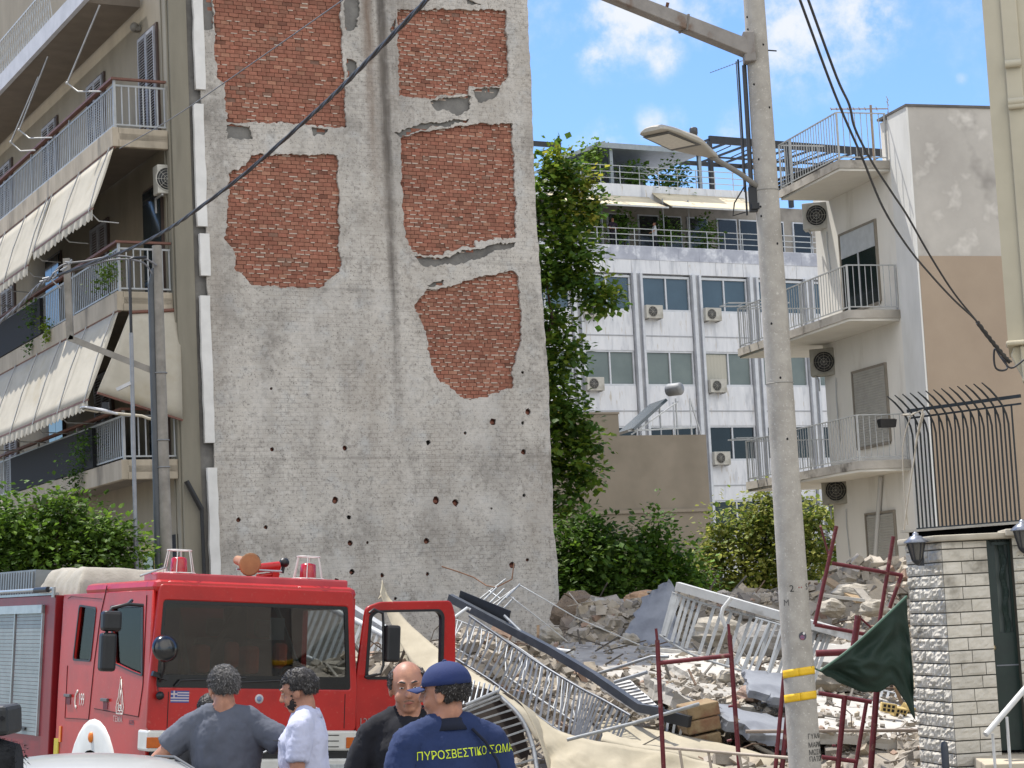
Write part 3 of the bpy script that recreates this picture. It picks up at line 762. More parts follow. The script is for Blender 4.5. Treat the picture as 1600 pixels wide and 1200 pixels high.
# pergola roof on the upper terrace
pc = [BF.px(878, 238, v=2.0), BF.px(945, 222, v=2.0), BF.px(1095, 240, v=2.0)]
b = MB()
zr = pc[1].z
M_perg = mat('pergola_metal', '8f979c', '7e868b', 5, .45, .3)
b.box(pc[0].x+1.7, pc[2].x, 1.9, 7.5, zr-.28, zr-.16); b.box(pc[0].x+1.7, pc[2].x, 1.82, 1.899, zr-.30, zr-.06)
b.beam((pc[0].x, 2.0, pc[0].z-.25), (pc[1].x, 2.0, zr-.02), .12, .16); 
b.add([(pc[0].x, 1.95, pc[0].z-.28), (pc[0].x+1.7, 1.95, zr-.25), (pc[0].x+1.7, 7.5, zr-.25), (pc[0].x, 7.5, pc[0].z-.28)], [(0, 1, 2, 3)])
pg = local(thing('pergola', 'grey flat pergola roof on the upper terrace of the marble block', 'pergola'), BF)
b.obj('roof', M_perg, pg)
b = MB()
x = pc[1].x-.2
for xx in (955, 1093):
    p = BF.px(xx, 260, v=2.1); b.box(p.x-.08, p.x+.08, 2.05, 2.2, zp2, zr-.29)
b.obj('post', M_perg, pg)
b = MB(); b.box(pc[0].x+1.8, pc[2].x, 7.0, 7.1, zp2, zr-.3); b.box(pc[0].x+1.75, pc[0].x+1.79, 3, 7, zp2, zr-.3); b.obj('back_wall', mat('terrace_back', '5c6064', '4c5054', 3, .8), pg)
# dark steel frame further right on the roof
st = local(thing('steel_canopy', 'dark steel frame canopy on the roof behind the street lamp', 'canopy'), BF)
A = BF.px(1108, 218, v=3); B_ = BF.px(1275, 235, v=3); C_ = BF.px(1350, 232, v=3)
b = MB(); M_dsteel = mat('dark_steel', '24272c', '1b1d21', 4, .6)
b.beam((A.x, 3, A.z), (B_.x+6, 3, A.z-.05), .14, .35); b.beam((A.x, 8, A.z+.1), (B_.x+6, 8, A.z+.1), .14, .2)
for k in range(9):
    x = A.x+k*1.25; b.beam((x, 3, A.z), (x+.0, 8, A.z+.1), .07, .10)
    b.beam((x, 3.1, A.z-.75), (x+1.25, 3.1, A.z-.2), .04, .05)
b.beam((A.x, 3.1, A.z-.8), (B_.x+6, 3.1, A.z-.8), .06, .08)
b.obj('frame', M_dsteel, st)
for x in (A.x, A.x+4.4, A.x+8.5): b = MB(); b.box(x-.09, x+.09, 2.9, 3.1, zp2-.3, A.z-.1); b.obj('post', M_dsteel, st)
s2 = local(thing('steel_canopy', 'dark steel bracket frame sticking out beside the grey party wall at roof height', 'canopy'), BF)
A = BF.px(800, 222, v=2); B_ = BF.px(872, 222, v=2)
b = MB(); b.beam((A.x, 2, A.z), (B_.x, 2, A.z), .12, .22); b.beam((A.x, 2.1, A.z-.85), (B_.x-.4, 2.1, A.z-.2), .07, .08); b.obj('beam', M_dsteel, s2)
b = MB(); b.box(B_.x-.09, B_.x+.09, 1.9, 2.1, zp2-.3, A.z+.1); b.obj('post', M_dsteel, s2)
# terrace awnings
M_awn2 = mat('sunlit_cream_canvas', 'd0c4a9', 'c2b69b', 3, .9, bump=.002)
def tawn(label, xa, ya, xb, yb, xd, yd):
    t = local(thing('awning', label, 'awning', group='cream awnings on the marble block terrace'), BF)
    a = BF.px(xa, ya, v=1.5); c = BF.px(xb, yb, v=1.5); d = BF.px(xd, yd, v=-.2); dz = a.z-d.z
    b = MB(); b.grid(lambda i, j: (a.x+(c.x-a.x)*i, 1.46-1.66*j, a.z-dz*j-.05*math.sin(j*3.1)), 6, 5); b.obj('canvas', M_awn2, t, solid=.03)
    b = MB(); b.beam((a.x, -.2, a.z-dz), (c.x, -.2, a.z-dz), .05, .07); b.obj('bar', M_white_rail, t)
    b = MB(); 
    for x in (a.x+.4, c.x-.4): b.tube([(x, 1.4, a.z-.3), (x, -.2, a.z-dz)], .02, 6)
    b.obj('arm', M_dsteel, t)
zA = 0
tawn('wide sunlit cream awning on the left of the marble block terrace', 850, 300, 1012, 300, 1000, 322)
tawn('cream awning on the right of the marble block terrace beside the pole', 1018, 302, 1160, 310, 1150, 328)
# air conditioners hung under the windows
for k, (x, y, s, lb) in enumerate(((1024, 497, 1, 'white air conditioner under the top row, left of the middle bay'), (1116, 501, 1, 'white air conditioner under the top row, nearest the concrete pole'), (928, 495, 1, 'white air conditioner half hidden by the tall tree leaves'),
        (1124, 613, 1, 'white air conditioner under the second window row near the pole'), (1130, 726, 1, 'white air conditioner in the lowest visible row above the yellow tree'), (932, 610, 1, 'white air conditioner under the second row, beside the tall tree'))):
    p = BF.px(x, y, v=-.32); w0 = BF.w(p.x-.42, -.32, p.z)
    ac_unit(lb, w0, BF.ang, w=.84, h=.58, group='air conditioners on the marble block')
# ================================================================== leaves
M_leaf = mat('green_leaf', '607c38', '4b672b', 3, .6, attr=True, spec=.35); M_bark = mat('bark', '4a3c2f', '382d23', 12, .95, bump=.01)
_n, _l = M_leaf.node_tree.nodes, M_leaf.node_tree.links
_p = _n['Principled BSDF']; _o = _n['Material Output']; _t = _n.new('ShaderNodeBsdfTranslucent'); _x = _n.new('ShaderNodeMixShader'); _x.inputs[0].default_value = .42
_l.new(_p.inputs['Base Color'].links[0].from_socket, _t.inputs[0]); _l.new(_p.outputs[0], _x.inputs[1]); _l.new(_t.outputs[0], _x.inputs[2]); _l.new(_x.outputs[0], _o.inputs[0])
def leaf_cloud(b, lumps, n, size, cols, rnd, droop=.3, long=2.2):
    """lumps: (centre, radius xyz, weight)"""
    tot = sum(l[2] for l in lumps)
    for (c, r, w) in lumps:
        c = Vector(c); r = Vector(r); k = int(n*w/tot)
        twigs = [(c+Vector((rnd.gauss(0, .56)*r.x, rnd.gauss(0, .56)*r.y, rnd.gauss(0, .56)*r.z)), rnd.uniform(.65, 1.25), rnd.choice(cols)) for _ in range(max(3, k//14))]
        for _ in range(k):
            tc_, tv, col = rnd.choice(twigs)
            p = tc_+Vector((rnd.gauss(0, 1), rnd.gauss(0, 1), rnd.gauss(0, .8)))*size*1.3
            d = (p-tc_)+Vector((rnd.uniform(-1, 1), rnd.uniform(-1, 1), rnd.uniform(-.8, .3)-droop))*size*.9
            if d.length < 1e-5: continue
            d.normalize(); a = d.cross(Vector((rnd.uniform(-.5, .5), rnd.uniform(-.5, .5), 1)))
            if a.length < .05: continue
            a.normalize(); s = size*rnd.uniform(.45, 1.5); nrm = a.cross(d)
            g = tv*rnd.uniform(.8, 1.2)
            cc_ = (col[0]*g, col[1]*g, col[2]*g)
            b.add([p, p+d*s*.5+a*s/long+nrm*s*.08, p+d*s, p+d*s*.5-a*s/long+nrm*s*.08], [(0, 1, 2, 3)], cc_)
def branches(b, base, tips, r0, rnd, n=5):
    base = Vector(base)
    for t in tips:
        t = Vector(t); pts = [base.lerp(t, i/n)+Vector((rnd.uniform(-1, 1), rnd.uniform(-1, 1), 0))*(t-base).length*.05*(1 if 0 < i < n else 0) for i in range(n+1)]
        b.tube(pts, [r0*(1-.85*i/n) for i in range(n+1)], 6)
G1 = [(.95, 1.0, .8), (.75, .85, .65), (1.25, 1.2, .7), (.6, .72, .6)]
GY = [(1.9, 1.6, .75), (1.5, 1.4, .8)]
def plant(name, label, cat, base, lumps, n, size, cols, seed, trunk_r=.12, group=None, droop=.3, trunk=True, tips=None, long=2.2):
    rnd = random.Random(seed); base = Vector(base)
    t = thing(name, label, cat, base, 0, group)
    L = [(Vector(c)-base, r, w) for c, r, w in lumps]
    b = MB(); leaf_cloud(b, L, n, size, cols, rnd, droop, long); b.obj('crown' if name == 'tree' else 'foliage', M_leaf, t)
    if trunk:
        b = MB(); tp = [l[0] for l in L] if tips is None else [Vector(q)-base for q in tips]
        ftop = sum((v for v in tp), Vector())/len(tp)*.45; ftop.x *= .5; ftop.y *= .5
        b.tube([(0, 0, -.1), (ftop.x*.4, ftop.y*.4, ftop.z*.5), ftop], [trunk_r, trunk_r*.85, trunk_r*.7], 8)
        branches(b, ftop, tp, trunk_r*.6, rnd); b.obj('trunk' if name == 'tree' else 'stem', M_bark, t)
    return t
# tall tree behind the right edge of the party wall
D = 50
def P(x, y, d=D): return at(x, y, d)
lum = []
for (x, y, r, w) in ((870, 262, .30, 1.3), (900, 290, .32, 1.2), (925, 318, .22, .7), (860, 330, .42, 2), (885, 370, .38, 1.6), (860, 420, .45, 2.2), (900, 425, .35, 1.4), (930, 460, .30, 1.2), (945, 470, .15, .5), (915, 400, .25, .8), (862, 500, .40, 1.8), (885, 545, .30, 1.2), (860, 590, .42, 1.8),
                     (880, 655, .5, 2.2), (905, 690, .45, 1.8), (875, 720, .5, 2.0), (915, 735, .25, .9), (885, 770, .3, 1.0), (868, 800, .3, .9), (868, 640, .4, 1.4), (835, 300, .5, 1), (830, 420, .6, 1), (830, 560, .6, 1), (835, 700, .6, 1)):
    lum.append((P(x, y), (r, r, r*.95), w))
bp_ = P(800, 900); 
tr = plant('tree', 'tall leafy tree climbing past the right edge of the grey party wall', 'tree', (bp_.x, bp_.y, 0), lum, 9500, .15, G1+[(1.9, 1.45, .8), (1.6, 1.4, .8)], 11, .22, long=2.0, tips=[P(845, 300), P(850, 420), P(850, 560), P(850, 690), P(845, 780)])
# sun-yellowed tips of the top part
rnd = random.Random(3); b = MB(); leaf_cloud(b, [(P(915, 330)-tr.location, (.2, .2, .12), 1), (P(890, 310)-tr.location, (.2, .2, .12), 1), (P(905, 280)-tr.location, (.2, .2, .12), 1), (P(868, 250)-tr.location, (.18, .2, .1), 1), (P(948, 448)-tr.location, (.12, .12, .12), .7), (P(866, 645)-tr.location, (.12, .12, .1), .5), (P(864, 385)-tr.location, (.12, .12, .1), .5)], 900, .13, [(3.4, 1.8, 1.2), (2.6, 1.8, 1.2)], rnd); b.obj('young_leaves', M_leaf, tr)
# bushes behind the rubble
def bush(label, pts, n, size, cols, seed, D, name='tree', cat='tree', group=None, k=1.12):
    lum = [(at(x, y, D+dd), (r*k, r*k, r*k*.9), r*r*10) for (x, y, r, dd) in pts]
    c = at(pts[0][0], 940, D); return plant(name, label, cat, (c.x, c.y, 0), lum, n, size, cols, seed, .12, group, long=2.4)
bush('dark green bushy tree with feathery leaves against the brown wall, nearest the grey party wall', [(900, 870, .6, 0), (930, 840, .42, .3), (890, 910, .6, -.3), (960, 900, .6, 0), (945, 865, .5, 0), (985, 870, .3, .2), (900, 940, .6, 0), (950, 945, .6, 0), (915, 822, .22, 0), (880, 850, .3, 0)], 8500, .14, G1, 21, 48)
bush('bright green young tree with feathery leaves in front of the brown wall', [(1020, 835, .38, 0), (1010, 870, .4, .2), (1045, 880, .5, 0), (1010, 910, .55, 0), (1050, 925, .6, 0), (1000, 950, .5, 0), (1080, 900, .4, 0), (1030, 815, .15, 0)], 6000, .13, [(1.15, 1.25, .7), (.9, 1.0, .65), (1.5, 1.5, .7), (.7, .8, .6)], 22, 49)
bush('yellow-green tree with dense crown right behind the concrete pole', [(1190, 800, .5, 0), (1150, 830, .6, 0), (1210, 840, .75, .3), (1120, 860, .5, 0), (1260, 820, .6, 0), (1180, 880, .75, 0), (1110, 900, .55, 0), (1250, 880, .75, 0), (1285, 860, .4, 0), (1170, 930, .7, 0), (1240, 930, .7, 0), (1200, 775, .22, 0), (1095, 930, .5, 0), (1290, 800, .25, 0)], 15000, .12, [(3.6, 2.1, 2.6), (2.9, 1.8, 2.0), (4.4, 2.5, 3.0), (1.9, 1.4, 1.3), (1.0, .9, .7)], 23, 53, k=1.15)
# shrub row at the lower left
bush('dense bright green shrub at the foot of the flats behind the fire engine', [(30, 850, .55, 0), (90, 840, .5, 0), (75, 800, .35, .2), (140, 850, .5, 0), (10, 810, .35, 0), (110, 800, .25, 0), (180, 855, .4, 0), (50, 885, .5, 0), (130, 890, .5, 0), (100, 785, .16, 0), (200, 880, .3, 0), (-20, 850, .6, 0), (180, 832, .2, 0), (60, 920, .6, 0), (140, 930, .6, 0), (0, 930, .6, 0)], 15000, .085, [(1.1, 1.15, .7), (.8, .85, .6), (1.6, 1.5, .8), (.55, .6, .5)], 24, 30, 'shrub', 'shrub', k=.95)
# balcony plants of the flats
def lpl(label, pts, n, cols, seed):
    lum = [(LF.o+LF.U*p.x+LF.V*p.y+LF.Z*p.z, (r, r, r*1.1), r*r*10) for (x, y, r) in pts for p in [LF.px(x, y, u=ub-.05)]]
    c = lum[0][0]; plant('balcony_plant', label, 'plant', c, lum, n, .06, cols, seed, trunk=False, group='plants on the balconies of the flats')
lpl('yellowing plant spilling over the edge of the middle balcony', [(72, 515, .14), (75, 530, .12), (68, 505, .08)], 260, [(2.0, 1.6, .7), (1.6, 1.2, .6)], 31)
lpl('dark trailing plant hanging over the middle balcony edge by the dark screen', [(48, 535, .13), (50, 500, .12), (55, 480, .10)], 300, [(.7, .8, .6)], 32)
lpl('dark ivy plant trailing down from the lowest balcony', [(125, 735, .25), (118, 765, .2), (130, 700, .25), (140, 690, .25), (120, 750, .2)], 900, [(.6, .7, .5), (.8, .9, .6)], 33)
lpl('dry thin bush in the railing corner of the middle balcony', [(172, 425, .15), (160, 440, .13)], 330, [(1.2, 1.1, .7)], 34)
# terrace plants of the marble block
for k, (x, y, r, lb) in enumerate(((1015, 360, .0, ''), (925, 345, .42, 'leafy palm-like plant at the left end of the marble block terrace'), (975, 350, .38, 'bushy plant between the two people on the far terrace'), (1040, 358, .32, 'tall plant right of the man in white on the far terrace'), (1100, 360, .42, 'broad bushy plant at the right of the far terrace'),
        (925, 238, .40, 'pale olive bush standing at the left corner of the upper terrace'), (985, 268, .30, 'dark green shrub under the pergola on the upper terrace'), (1030, 272, .5, 'long dark hedge on the upper terrace behind the railing'), (1060, 272, .4, 'round dark shrub at the right end of the upper terrace hedge'))):
    if not r: continue
    v = .9 if y > 300 else 2.2; p = BF.px(x, y, v=v); w = BF.w(p.x, v, p.z)
    plant('terrace_plant', lb, 'plant', BF.w(p.x, v, (zpar if y > 300 else zp2)-.0), [(w, (r, r, r), 1), (w-Vector((0, 0, r)), (r, r, r), .7)], 420, .16, G1[:2] if k != 5 else [(1.6, 1.5, 1.0)], 50+k, .03, group='plants on the far terraces')

# ================================================================== brown rendered wall building
q = at(1000, 800, 62); WF = Frame((q.x, q.y, 0), R_(24))
M_brown = mat('brown_grey_render', '8b8275', '7f776a', .7, .95, bump=.003, c3='756d61', s3=.35, t3=(.5, .8)); M_brown2 = mat('brown_grey_render_lower', '90877a', '847b6f', .8, .95, bump=.003)
a = WF.px(966, 647, v=0); zA_ = a.z; r_ = WF.px(1103, 679, v=0); zB = r_.z; c_ = WF.px(870, 803, v=0).z
br = local(thing('brown_building', 'windowless brown-grey building with a stepped flat roof in front of the marble block', 'building'), WF)
b = MB(); b.box(a.x-14, a.x, 0, 9, 0, zA_); b.box(a.x+.001, WF.px(1109, 780, v=0).x, 0.001, 9, 0, zB); b.obj('wall', M_brown, br)
b = MB(); b.box(a.x-14, WF.px(1109, 780, v=0).x+.02, -.06, -.001, c_-.05, c_+.05); b.obj('ledge', M_brown2, br)
b = MB(); b.box(a.x-14, a.x+.02, -.03, 9.02, zA_+.001, zA_+.06); b.obj('roof_coping', M_brown2, br)
sh = local(thing('solar_water_heater', 'solar water heater with tilted panel on the brown building roof', 'solar heater'), WF)
a = WF.px(970, 672, v=1.5); c = WF.px(1010, 632, v=2.6); d = WF.px(1030, 640, v=2.2)
b = MB(); hw = .55
p0 = Vector((a.x, 1.0, zB+.25)); p1 = Vector((c.x+.0, 1.6, c.z))
b.add([p0+Vector((0, -.4, 0)), p1+Vector((0, -.4, 0)), p1+Vector((.25, 1.2, 0)), p0+Vector((.25, 1.2, 0))], [(0, 1, 2, 3)]); b.obj('panel', mat('solar_glass', '4a555c', '3d474d', 2, .15), sh, solid=.09)
b = MB(); M_ = Matrix.Translation((c.x+.35, .8, c.z+.30)) @ Matrix.Rotation(-R_(-30), 4, 'Z') @ Matrix.Rotation(-math.pi/2, 4, 'X')
b.lathe([(.05, 0), (.17, .03), (.20, .08), (.20, .5), (.17, .55), (.05, .58)], 18, M_); b.obj('tank', mat('tank_metal', '8b8d8e', '747677', 4, .6, .2), sh)
b = MB()
for (x, y) in ((c.x+.15, .9), (c.x+.65, .9), (c.x+.15, 2.0), (c.x+.65, 2.0)): b.beam((x, y, zB), (x, y, c.z), .04, .04, up=(0, 1, 0))
b.beam((c.x+.65, .9, c.z), (c.x+1.0, .9, zB), .035, .035); b.beam((a.x-.1, .8, zB+.22), (c.x+.7, .8, zB+.3), .05, .05); b.beam((a.x, .8, zB+.1), (c.x+.2, .8, c.z-.1), .04, .04)
b.obj('frame', M_white_rail, sh)
# ================================================================== white block of flats on the right
q = at(1425, 300, 40.6); RF = Frame((q.x, q.y, 0), R_(16.5))
M_white = mat('white_render', 'e2dfd8', 'd8d5cd', 1.2, .9, bump=.002, c3='c4bfb4', s3=1.6, t3=(.56, .78), stretch=(1, 1, .3))
M_white2 = mat('white_sliver_render', 'dcdcd9', 'cfcfcb', 2.5, .9, bump=.003, stretch=(1, 1, .3))
M_grey = mat('weathered_grey_render', 'b5b1aa', 'a09c96', .8, .95, bump=.005, c3='6e6a66', s3=.55, t3=(.54, .72), c4='c7c3bc', s4=1.6, t4=(.55, .7), detail=9)
M_tan = mat('tan_render', 'a1917f', '978776', .8, .95, bump=.003)
def rp(x, y, **k): return RF.px(x, y, **k)
e = rp(1403, 430, u=0); v0b = e.y          # where the balconies end on the facade
ubr = rp(1321, 417, v=v0b).x
ztr = rp(1480, 168, v=0).z; zbr = rp(1500, 400, v=0).z
zr1 = rp(1305, 262, v=v0b).z; zr2 = rp(1327, 497, v=v0b).z; zr3 = rp(1343, 733, v=v0b).z
farv = rp(1275, 370, u=0).y; zwin = 0
print('right', v0b, ubr, ztr, zr1, zr2, zr3, farv)
RB = local(thing('apartment_building', 'white block of flats with angled balconies and a weathered grey end wall', 'building'), RF)
b = MB(); b.box(.04, 9, .04, farv, 0, zr1+.1); b.box(.04, 9, .04, v0b+.4, zr1+.1, ztr-.04); b.obj('wall', M_white, RB)
b = MB(); b.box(0.0, .039, .0, v0b, 0, ztr); b.obj('facade_strip', M_white2, RB)
b = MB(); b.box(0.0, .038, v0b+.001, farv+.03, 0, zr1+.2); b.obj('facade', M_white, RB)
b = MB(); b.box(.041, 9, -.0, .038, zbr, ztr); b.obj('grey_end_wall', M_grey, RB)
b = MB(); b.box(.041, 9, -.01, .037, 0, zbr-.001); b.obj('tan_end_wall', M_tan, RB)
b = MB(); b.box(-.02, 9, -.03, v0b+.42, ztr+.001, ztr+.05); b.obj('roof_coping', mat('dark_stained_coping', '6b6764', '504d4b', 3, .95), RB)
M_slabedge = mat('stained_slab_edge', '9c968c', 'b3ada3', 2.5, .95, bump=.006, c3='5e5952', s3=1.6, t3=(.52, .68)); M_slabw = mat('white_soffit', 'd8d5cc', 'cbc8bf', 1.5, .9)
M_railr = mat('grey_white_balcony_rail', 'a7a9a8', '949695', 8, .5)
vext = farv+2.1
def rbalc(z, label, bars, railh=.93, cor=.0, vext=vext):
    b = MB(); H = .17
    xe = 1.2 if vext > farv+.2 else -.001; out = [(ubr, v0b), (-.001, v0b), (-.001, min(farv, vext)), (xe, min(farv, vext)), (xe, vext), (ubr, vext)] if xe > 0 else [(ubr, v0b), (-.001, v0b), (-.001, vext), (ubr, vext)]
    me = plate_mesh([(x, y) for x, y in out], [], H); me.transform(Matrix.Translation((0, 0, z))); me.materials.append(M_slabedge); bo = mk('balcony', me, RB)
    me = plate_mesh([(ubr+.03, v0b+.03), (-.002, v0b+.03), (-.002, farv-.01), (1.17, farv-.01), (1.17, vext-.03), (ubr+.03, vext-.03)] if xe > 0 else [(ubr+.03, v0b+.03), (-.002, v0b+.03), (-.002, vext-.03), (ubr+.03, vext-.03)], [], .05); me.transform(Matrix.Translation((0, 0, z-.052))); me.materials.append(M_slabw); mk('soffit', me, bo)
    r = MB(); zt = z+H
    x = ubr+.05
    segs = [((x, v0b+.05), (-.03, v0b+.05)), ((x, v0b+.05), (x, vext-.05)), ((x, vext-.05), (xe-.05, vext-.05))]
    for (p, q) in segs:
        p3 = Vector((*p, 0)); q3 = Vector((*q, 0)); L = (q3-p3).length; n = max(2, int(L/.125))
        for zz, w in ((.07, .022), (railh, .032)): r.beam(p3+Vector((0, 0, zt+zz)), q3+Vector((0, 0, zt+zz)), w, .022)
        for k in range(1, n): c = p3.lerp(q3, k/n); r.tube([c+Vector((0, 0, zt+.07)), c+Vector((0, 0, zt+railh))], .009, 5)
    for (xx, yy) in ((x, v0b+.05), (x, v0b+2.4), (x, vext-.05), (-.03, v0b+.05)): r.beam((xx, yy, zt), (xx, yy, zt+railh+.01), .035, .035, up=(0, 1, 0))
    r.obj('railing', M_railr, bo)
    return bo
rbalc(zr1, 'top', 0, 1.0, vext=rp(1216, 285, u=ubr).y); rbalc(zr2, 'mid', 0); rbalc(zr3, 'low', 0)
# windows on the facade: (px corners) -> recess drawn as frame, shutter box and glass
def rwin(xa, ya, xb, yb, kind):
    a = rp(xa, ya, u=-.0); c = rp(xb, yb, u=-.0)
    v0, v1 = sorted((a.y, c.y)); z1, z0 = a.z, c.z
    b = MB(); b.box(-.05, -.001, v0-.05, v0, z0, z1+.05); b.box(-.05, -.001, v1, v1+.05, z0, z1+.05); b.box(-.05, -.001, v0, v1, z1, z1+.05); b.box(-.05, -.001, v0, v1, z0-.05, z0)
    w = b.obj('window', mat('taupe_surround', '8a8378', '7a7469', 4, .9), RB)
    if kind == 'door':
        b = MB(); b.box(-.04, -.002, v0+.04, v1-.02, z1-(z1-z0)*.3, z1-.002); b.obj('shutter_box', M_white_rail, w)
        b = MB(); b.box(-.03, -.003, v0+.04, v1-.02, z0+.01, z1-(z1-z0)*.3-.001); b.obj('pane', M_darkglass, w)
        b = MB(); b.box(-.045, -.031, (v0+v1)/2-.02, (v0+v1)/2+.03, z0+.01, z1-(z1-z0)*.3-.002); b.obj('frame', M_white_rail, w)
    else:
        b = MB(); z = z0+.01
        while z < z1-.02: b.box(-.035, -.004, v0+.03, v1-.02, z+.004, z+.052); z += .055
        b.obj('roller_shutter', mat('pale_shutter', 'a8a69f', '9b9992', 4, .8), w)
rwin(1368, 346, 1322, 490, 'door'); rwin(1384, 570, 1342, 700, 'roll'); rwin(1398, 800, 1362, 905, 'roll')
b = MB(); b.tube([rp(1376, 745, u=-.06), rp(1366, 900, u=-.06)], .05, 10); b.obj('downpipe', mat('white_pipe', 'b7b6b2', rough=.6), RB)
# air conditioners of the right block
for (x, y, lb, dty) in ((1256, 358, 'large air conditioner under the top balcony of the white flats', False), (1268, 588, 'dusty air conditioner under the middle balcony of the white flats', True), (1287, 790, 'worn boxy air conditioner under the lowest balcony of the white flats', True)):
    p = rp(x+40, y-4, u=-.02); 
    w0 = RF.w(-.46, p.y+.42, p.z)
    ac_unit(lb, w0, RF.ang-R_(90)+R_(58), w=.82, h=.6, d=.32, dirty=dty, group='air conditioners of the white flats')
    c = bpy.context.scene
b = MB()
for (x, y0, y1) in ((1292, 362, 424), (1306, 590, 690), (1322, 795, 870)):
    a = rp(x, y0, u=-.03); c = rp(x+6, y1, u=-.03); b = MB(); b.tube([a, a.lerp(c, .3)+Vector((0, .04, 0)), c], .012, 5); b.obj('drain_hose', M_white_rail, RB)
# flower box and clothes line
fb = local(thing('flower_box', 'black plastic flower box hooked on the lowest balcony rail of the white flats', 'flower box'), RF)
p = rp(1372, 656, v=v0b-.06); 
b = MB(); b.add([(p.x, v0b-.15, p.z-.0), (p.x+.38, v0b-.15, p.z), (p.x+.38, v0b+.02, p.z), (p.x, v0b+.02, p.z), (p.x+.02, v0b-.12, p.z-.16), (p.x+.36, v0b-.12, p.z-.16), (p.x+.36, v0b, p.z-.16), (p.x+.02, v0b, p.z-.16)], [(0, 1, 2, 3), (4, 7, 6, 5), (0, 4, 5, 1), (1, 5, 6, 2), (2, 6, 7, 3), (3, 7, 4, 0)]); b.obj('box', M_black, fb, bevel=.008)
b = MB(); b.box(p.x+.03, p.x+.35, v0b-.13, v0b, p.z-.0, p.z+.012); b.obj('soil', mat('soil', '3a2f26', rough=.95), fb)
for k, (zz, lb) in enumerate(((zr2, 'white clothes line rack on the middle balcony of the white flats'), (zr3, 'white clothes line rack on the lowest balcony of the white flats'))):
    cl = local(thing('clothes_rack', lb, 'clothes rack'), RF)
    b = MB(); b.beam((ubr-.5, vext-.8, zz+1.12), (ubr+1.0, vext-.8, zz+1.12), .03, .03); b.beam((ubr-.5, vext-.3, zz+1.12), (ubr+1.0, vext-.3, zz+1.12), .03, .03)
    for x in (-.5, -.1, .3, .7, 1.0): b.beam((ubr+x, vext-.8, zz+1.12), (ubr+x, vext-.3, zz+1.12), .012, .012)
    b.obj('frame', M_white_rail, cl)
# roof aerials
def aerial(label, base, h, L, ax, n, s=1.0, colr=None, reflect=True):
    t = thing('tv_aerial', label, 'aerial', base); ax = Vector(ax).normalized(); sd_ = ax.cross(Vector((0, 0, 1))).normalized(); mm = colr or M_steel
    b = MB(); b.tube([(0, 0, 0), (0, 0, h)], .02*s, 6); b.obj('mast', mm, t)
    b = MB(); c = Vector((0, 0, h-.08)); b.tube([c-ax*L*.3, c+ax*L*.7], .010*s, 5)
    for k in range(n): q = c+ax*(L*.7-L*.9*k/n); l = .09*s+.008*k; b.tube([q-sd_*l, q+sd_*l], .004*s, 4); b.tube([q+Vector((0, 0, -.03)), q+Vector((0, 0, .03))], .004*s, 4)
    if reflect:
        q = c-ax*L*.3
        for zz in (-.22, -.11, .11, .22): b.tube([q+Vector((0, 0, zz))-sd_*.2, q+Vector((0, 0, zz))+sd_*.2], .005*s, 4)
        b.tube([q+Vector((0, 0, -.22)), q+Vector((0, 0, .22))], .006, 4)
    b.obj('boom', mm, t)
    return t
p = rp(1366, 246, v=v0b+.8); w = RF.w(p.x, v0b+.8, zr1+.17)
aerial('rusty television aerial on a mast on the white flats roof', w, rp(1360, 170, v=v0b+.8).z-zr1-.17+.08, 1.2, (-1, .3, .12), 9, 1.4, mat('rusty_pale_metal', 'a08d78', '8a7864', 12, .8))
b = MB(); 
for k in range(4): a = rp(1180+k*15, 275-k*2, u=ubr+.2)
ln = local(thing('rolled_cane_screen', 'dark rolled screen bundle leaning on the roof rail of the white flats', 'rolled screen'), RF)
b = MB()
for k in range(4): b.tube([(ubr+.3+.07*k, v0b+.9+.3*k, zr1+.35+.02*k), (ubr+.25+.05*k, v0b+4.4+.2*k, zr1+.6-.08*k)], .035, 6)
b.obj('cane', M_dsteel, ln)

# ================================================================== beige building at the right edge
q = at(1558, 300, 21.6); EF = Frame((q.x, q.y, 0), R_(-14))
M_beige = mat('cream_stucco', 'b5ae9a', 'aaa38f', .9, .9, bump=.003, c3='9d9683', s3=.7, t3=(.5, .8))
def ep(x, y, **k): return EF.px(x, y, **k)
EB = local(thing('beige_building', 'cream stucco building with moulded corner at the right edge', 'building'), EF)
xl = ep(1557, 300, v=0).x; zl = ep(1580, 540, v=0).z
b = MB(); b.box(xl, xl+6, 0, 1.2, zl, 14); b.box(xl+.18, xl+6, 0.02, 1.2, 0, zl-.001); b.obj('wall', M_beige, EB)
b = MB(); b.box(xl+.19, xl+.36, -.035, -.001, zl+.1, 14); b.obj('pilaster_strip', M_beige, EB, bevel=.01)
for (y, r) in ((98, .06), (158, .06), (165, .045)):
    z = ep(1590, y, v=-.08).z; b = MB(); b.tube([(xl+.19, -.07, z), (xl+.36, -.07, z)], r*.7, 10); b.obj('moulding', M_beige, EB)
M_bracket = mat('cream_bracket', 'bcb39b', 'b0a78f', 6, .85, bump=.004)
b = MB(); z = ep(1580, 555, v=-.1).z
b.box(xl-.02, xl+.5, -.30, -.001, zl-.03, zl+.02); b.box(xl+.12, xl+.5, -.24, -.002, zl-.42, zl-.031); b.obj('cornice', M_bracket, EB, bevel=.02)
b = MB(); b.prism([(xl+.06, zl-.03), (xl+.02, zl-.12), (xl+.06, zl-.22), (xl+.14, zl-.40), (xl+.2, zl-1.2), (xl+.45, zl-1.9), (xl+.45, zl-.03)], -.18, -.0015); b.obj('scroll_bracket', M_bracket, EB, bevel=.015)
b = MB(); b.ring((xl+.26, -.245, zl-.22), .09, .018, 16, 6); b.ring((xl+.26, -.245, zl-.22), .035, .015, 12, 6); b.obj('scroll', M_bracket, EB)
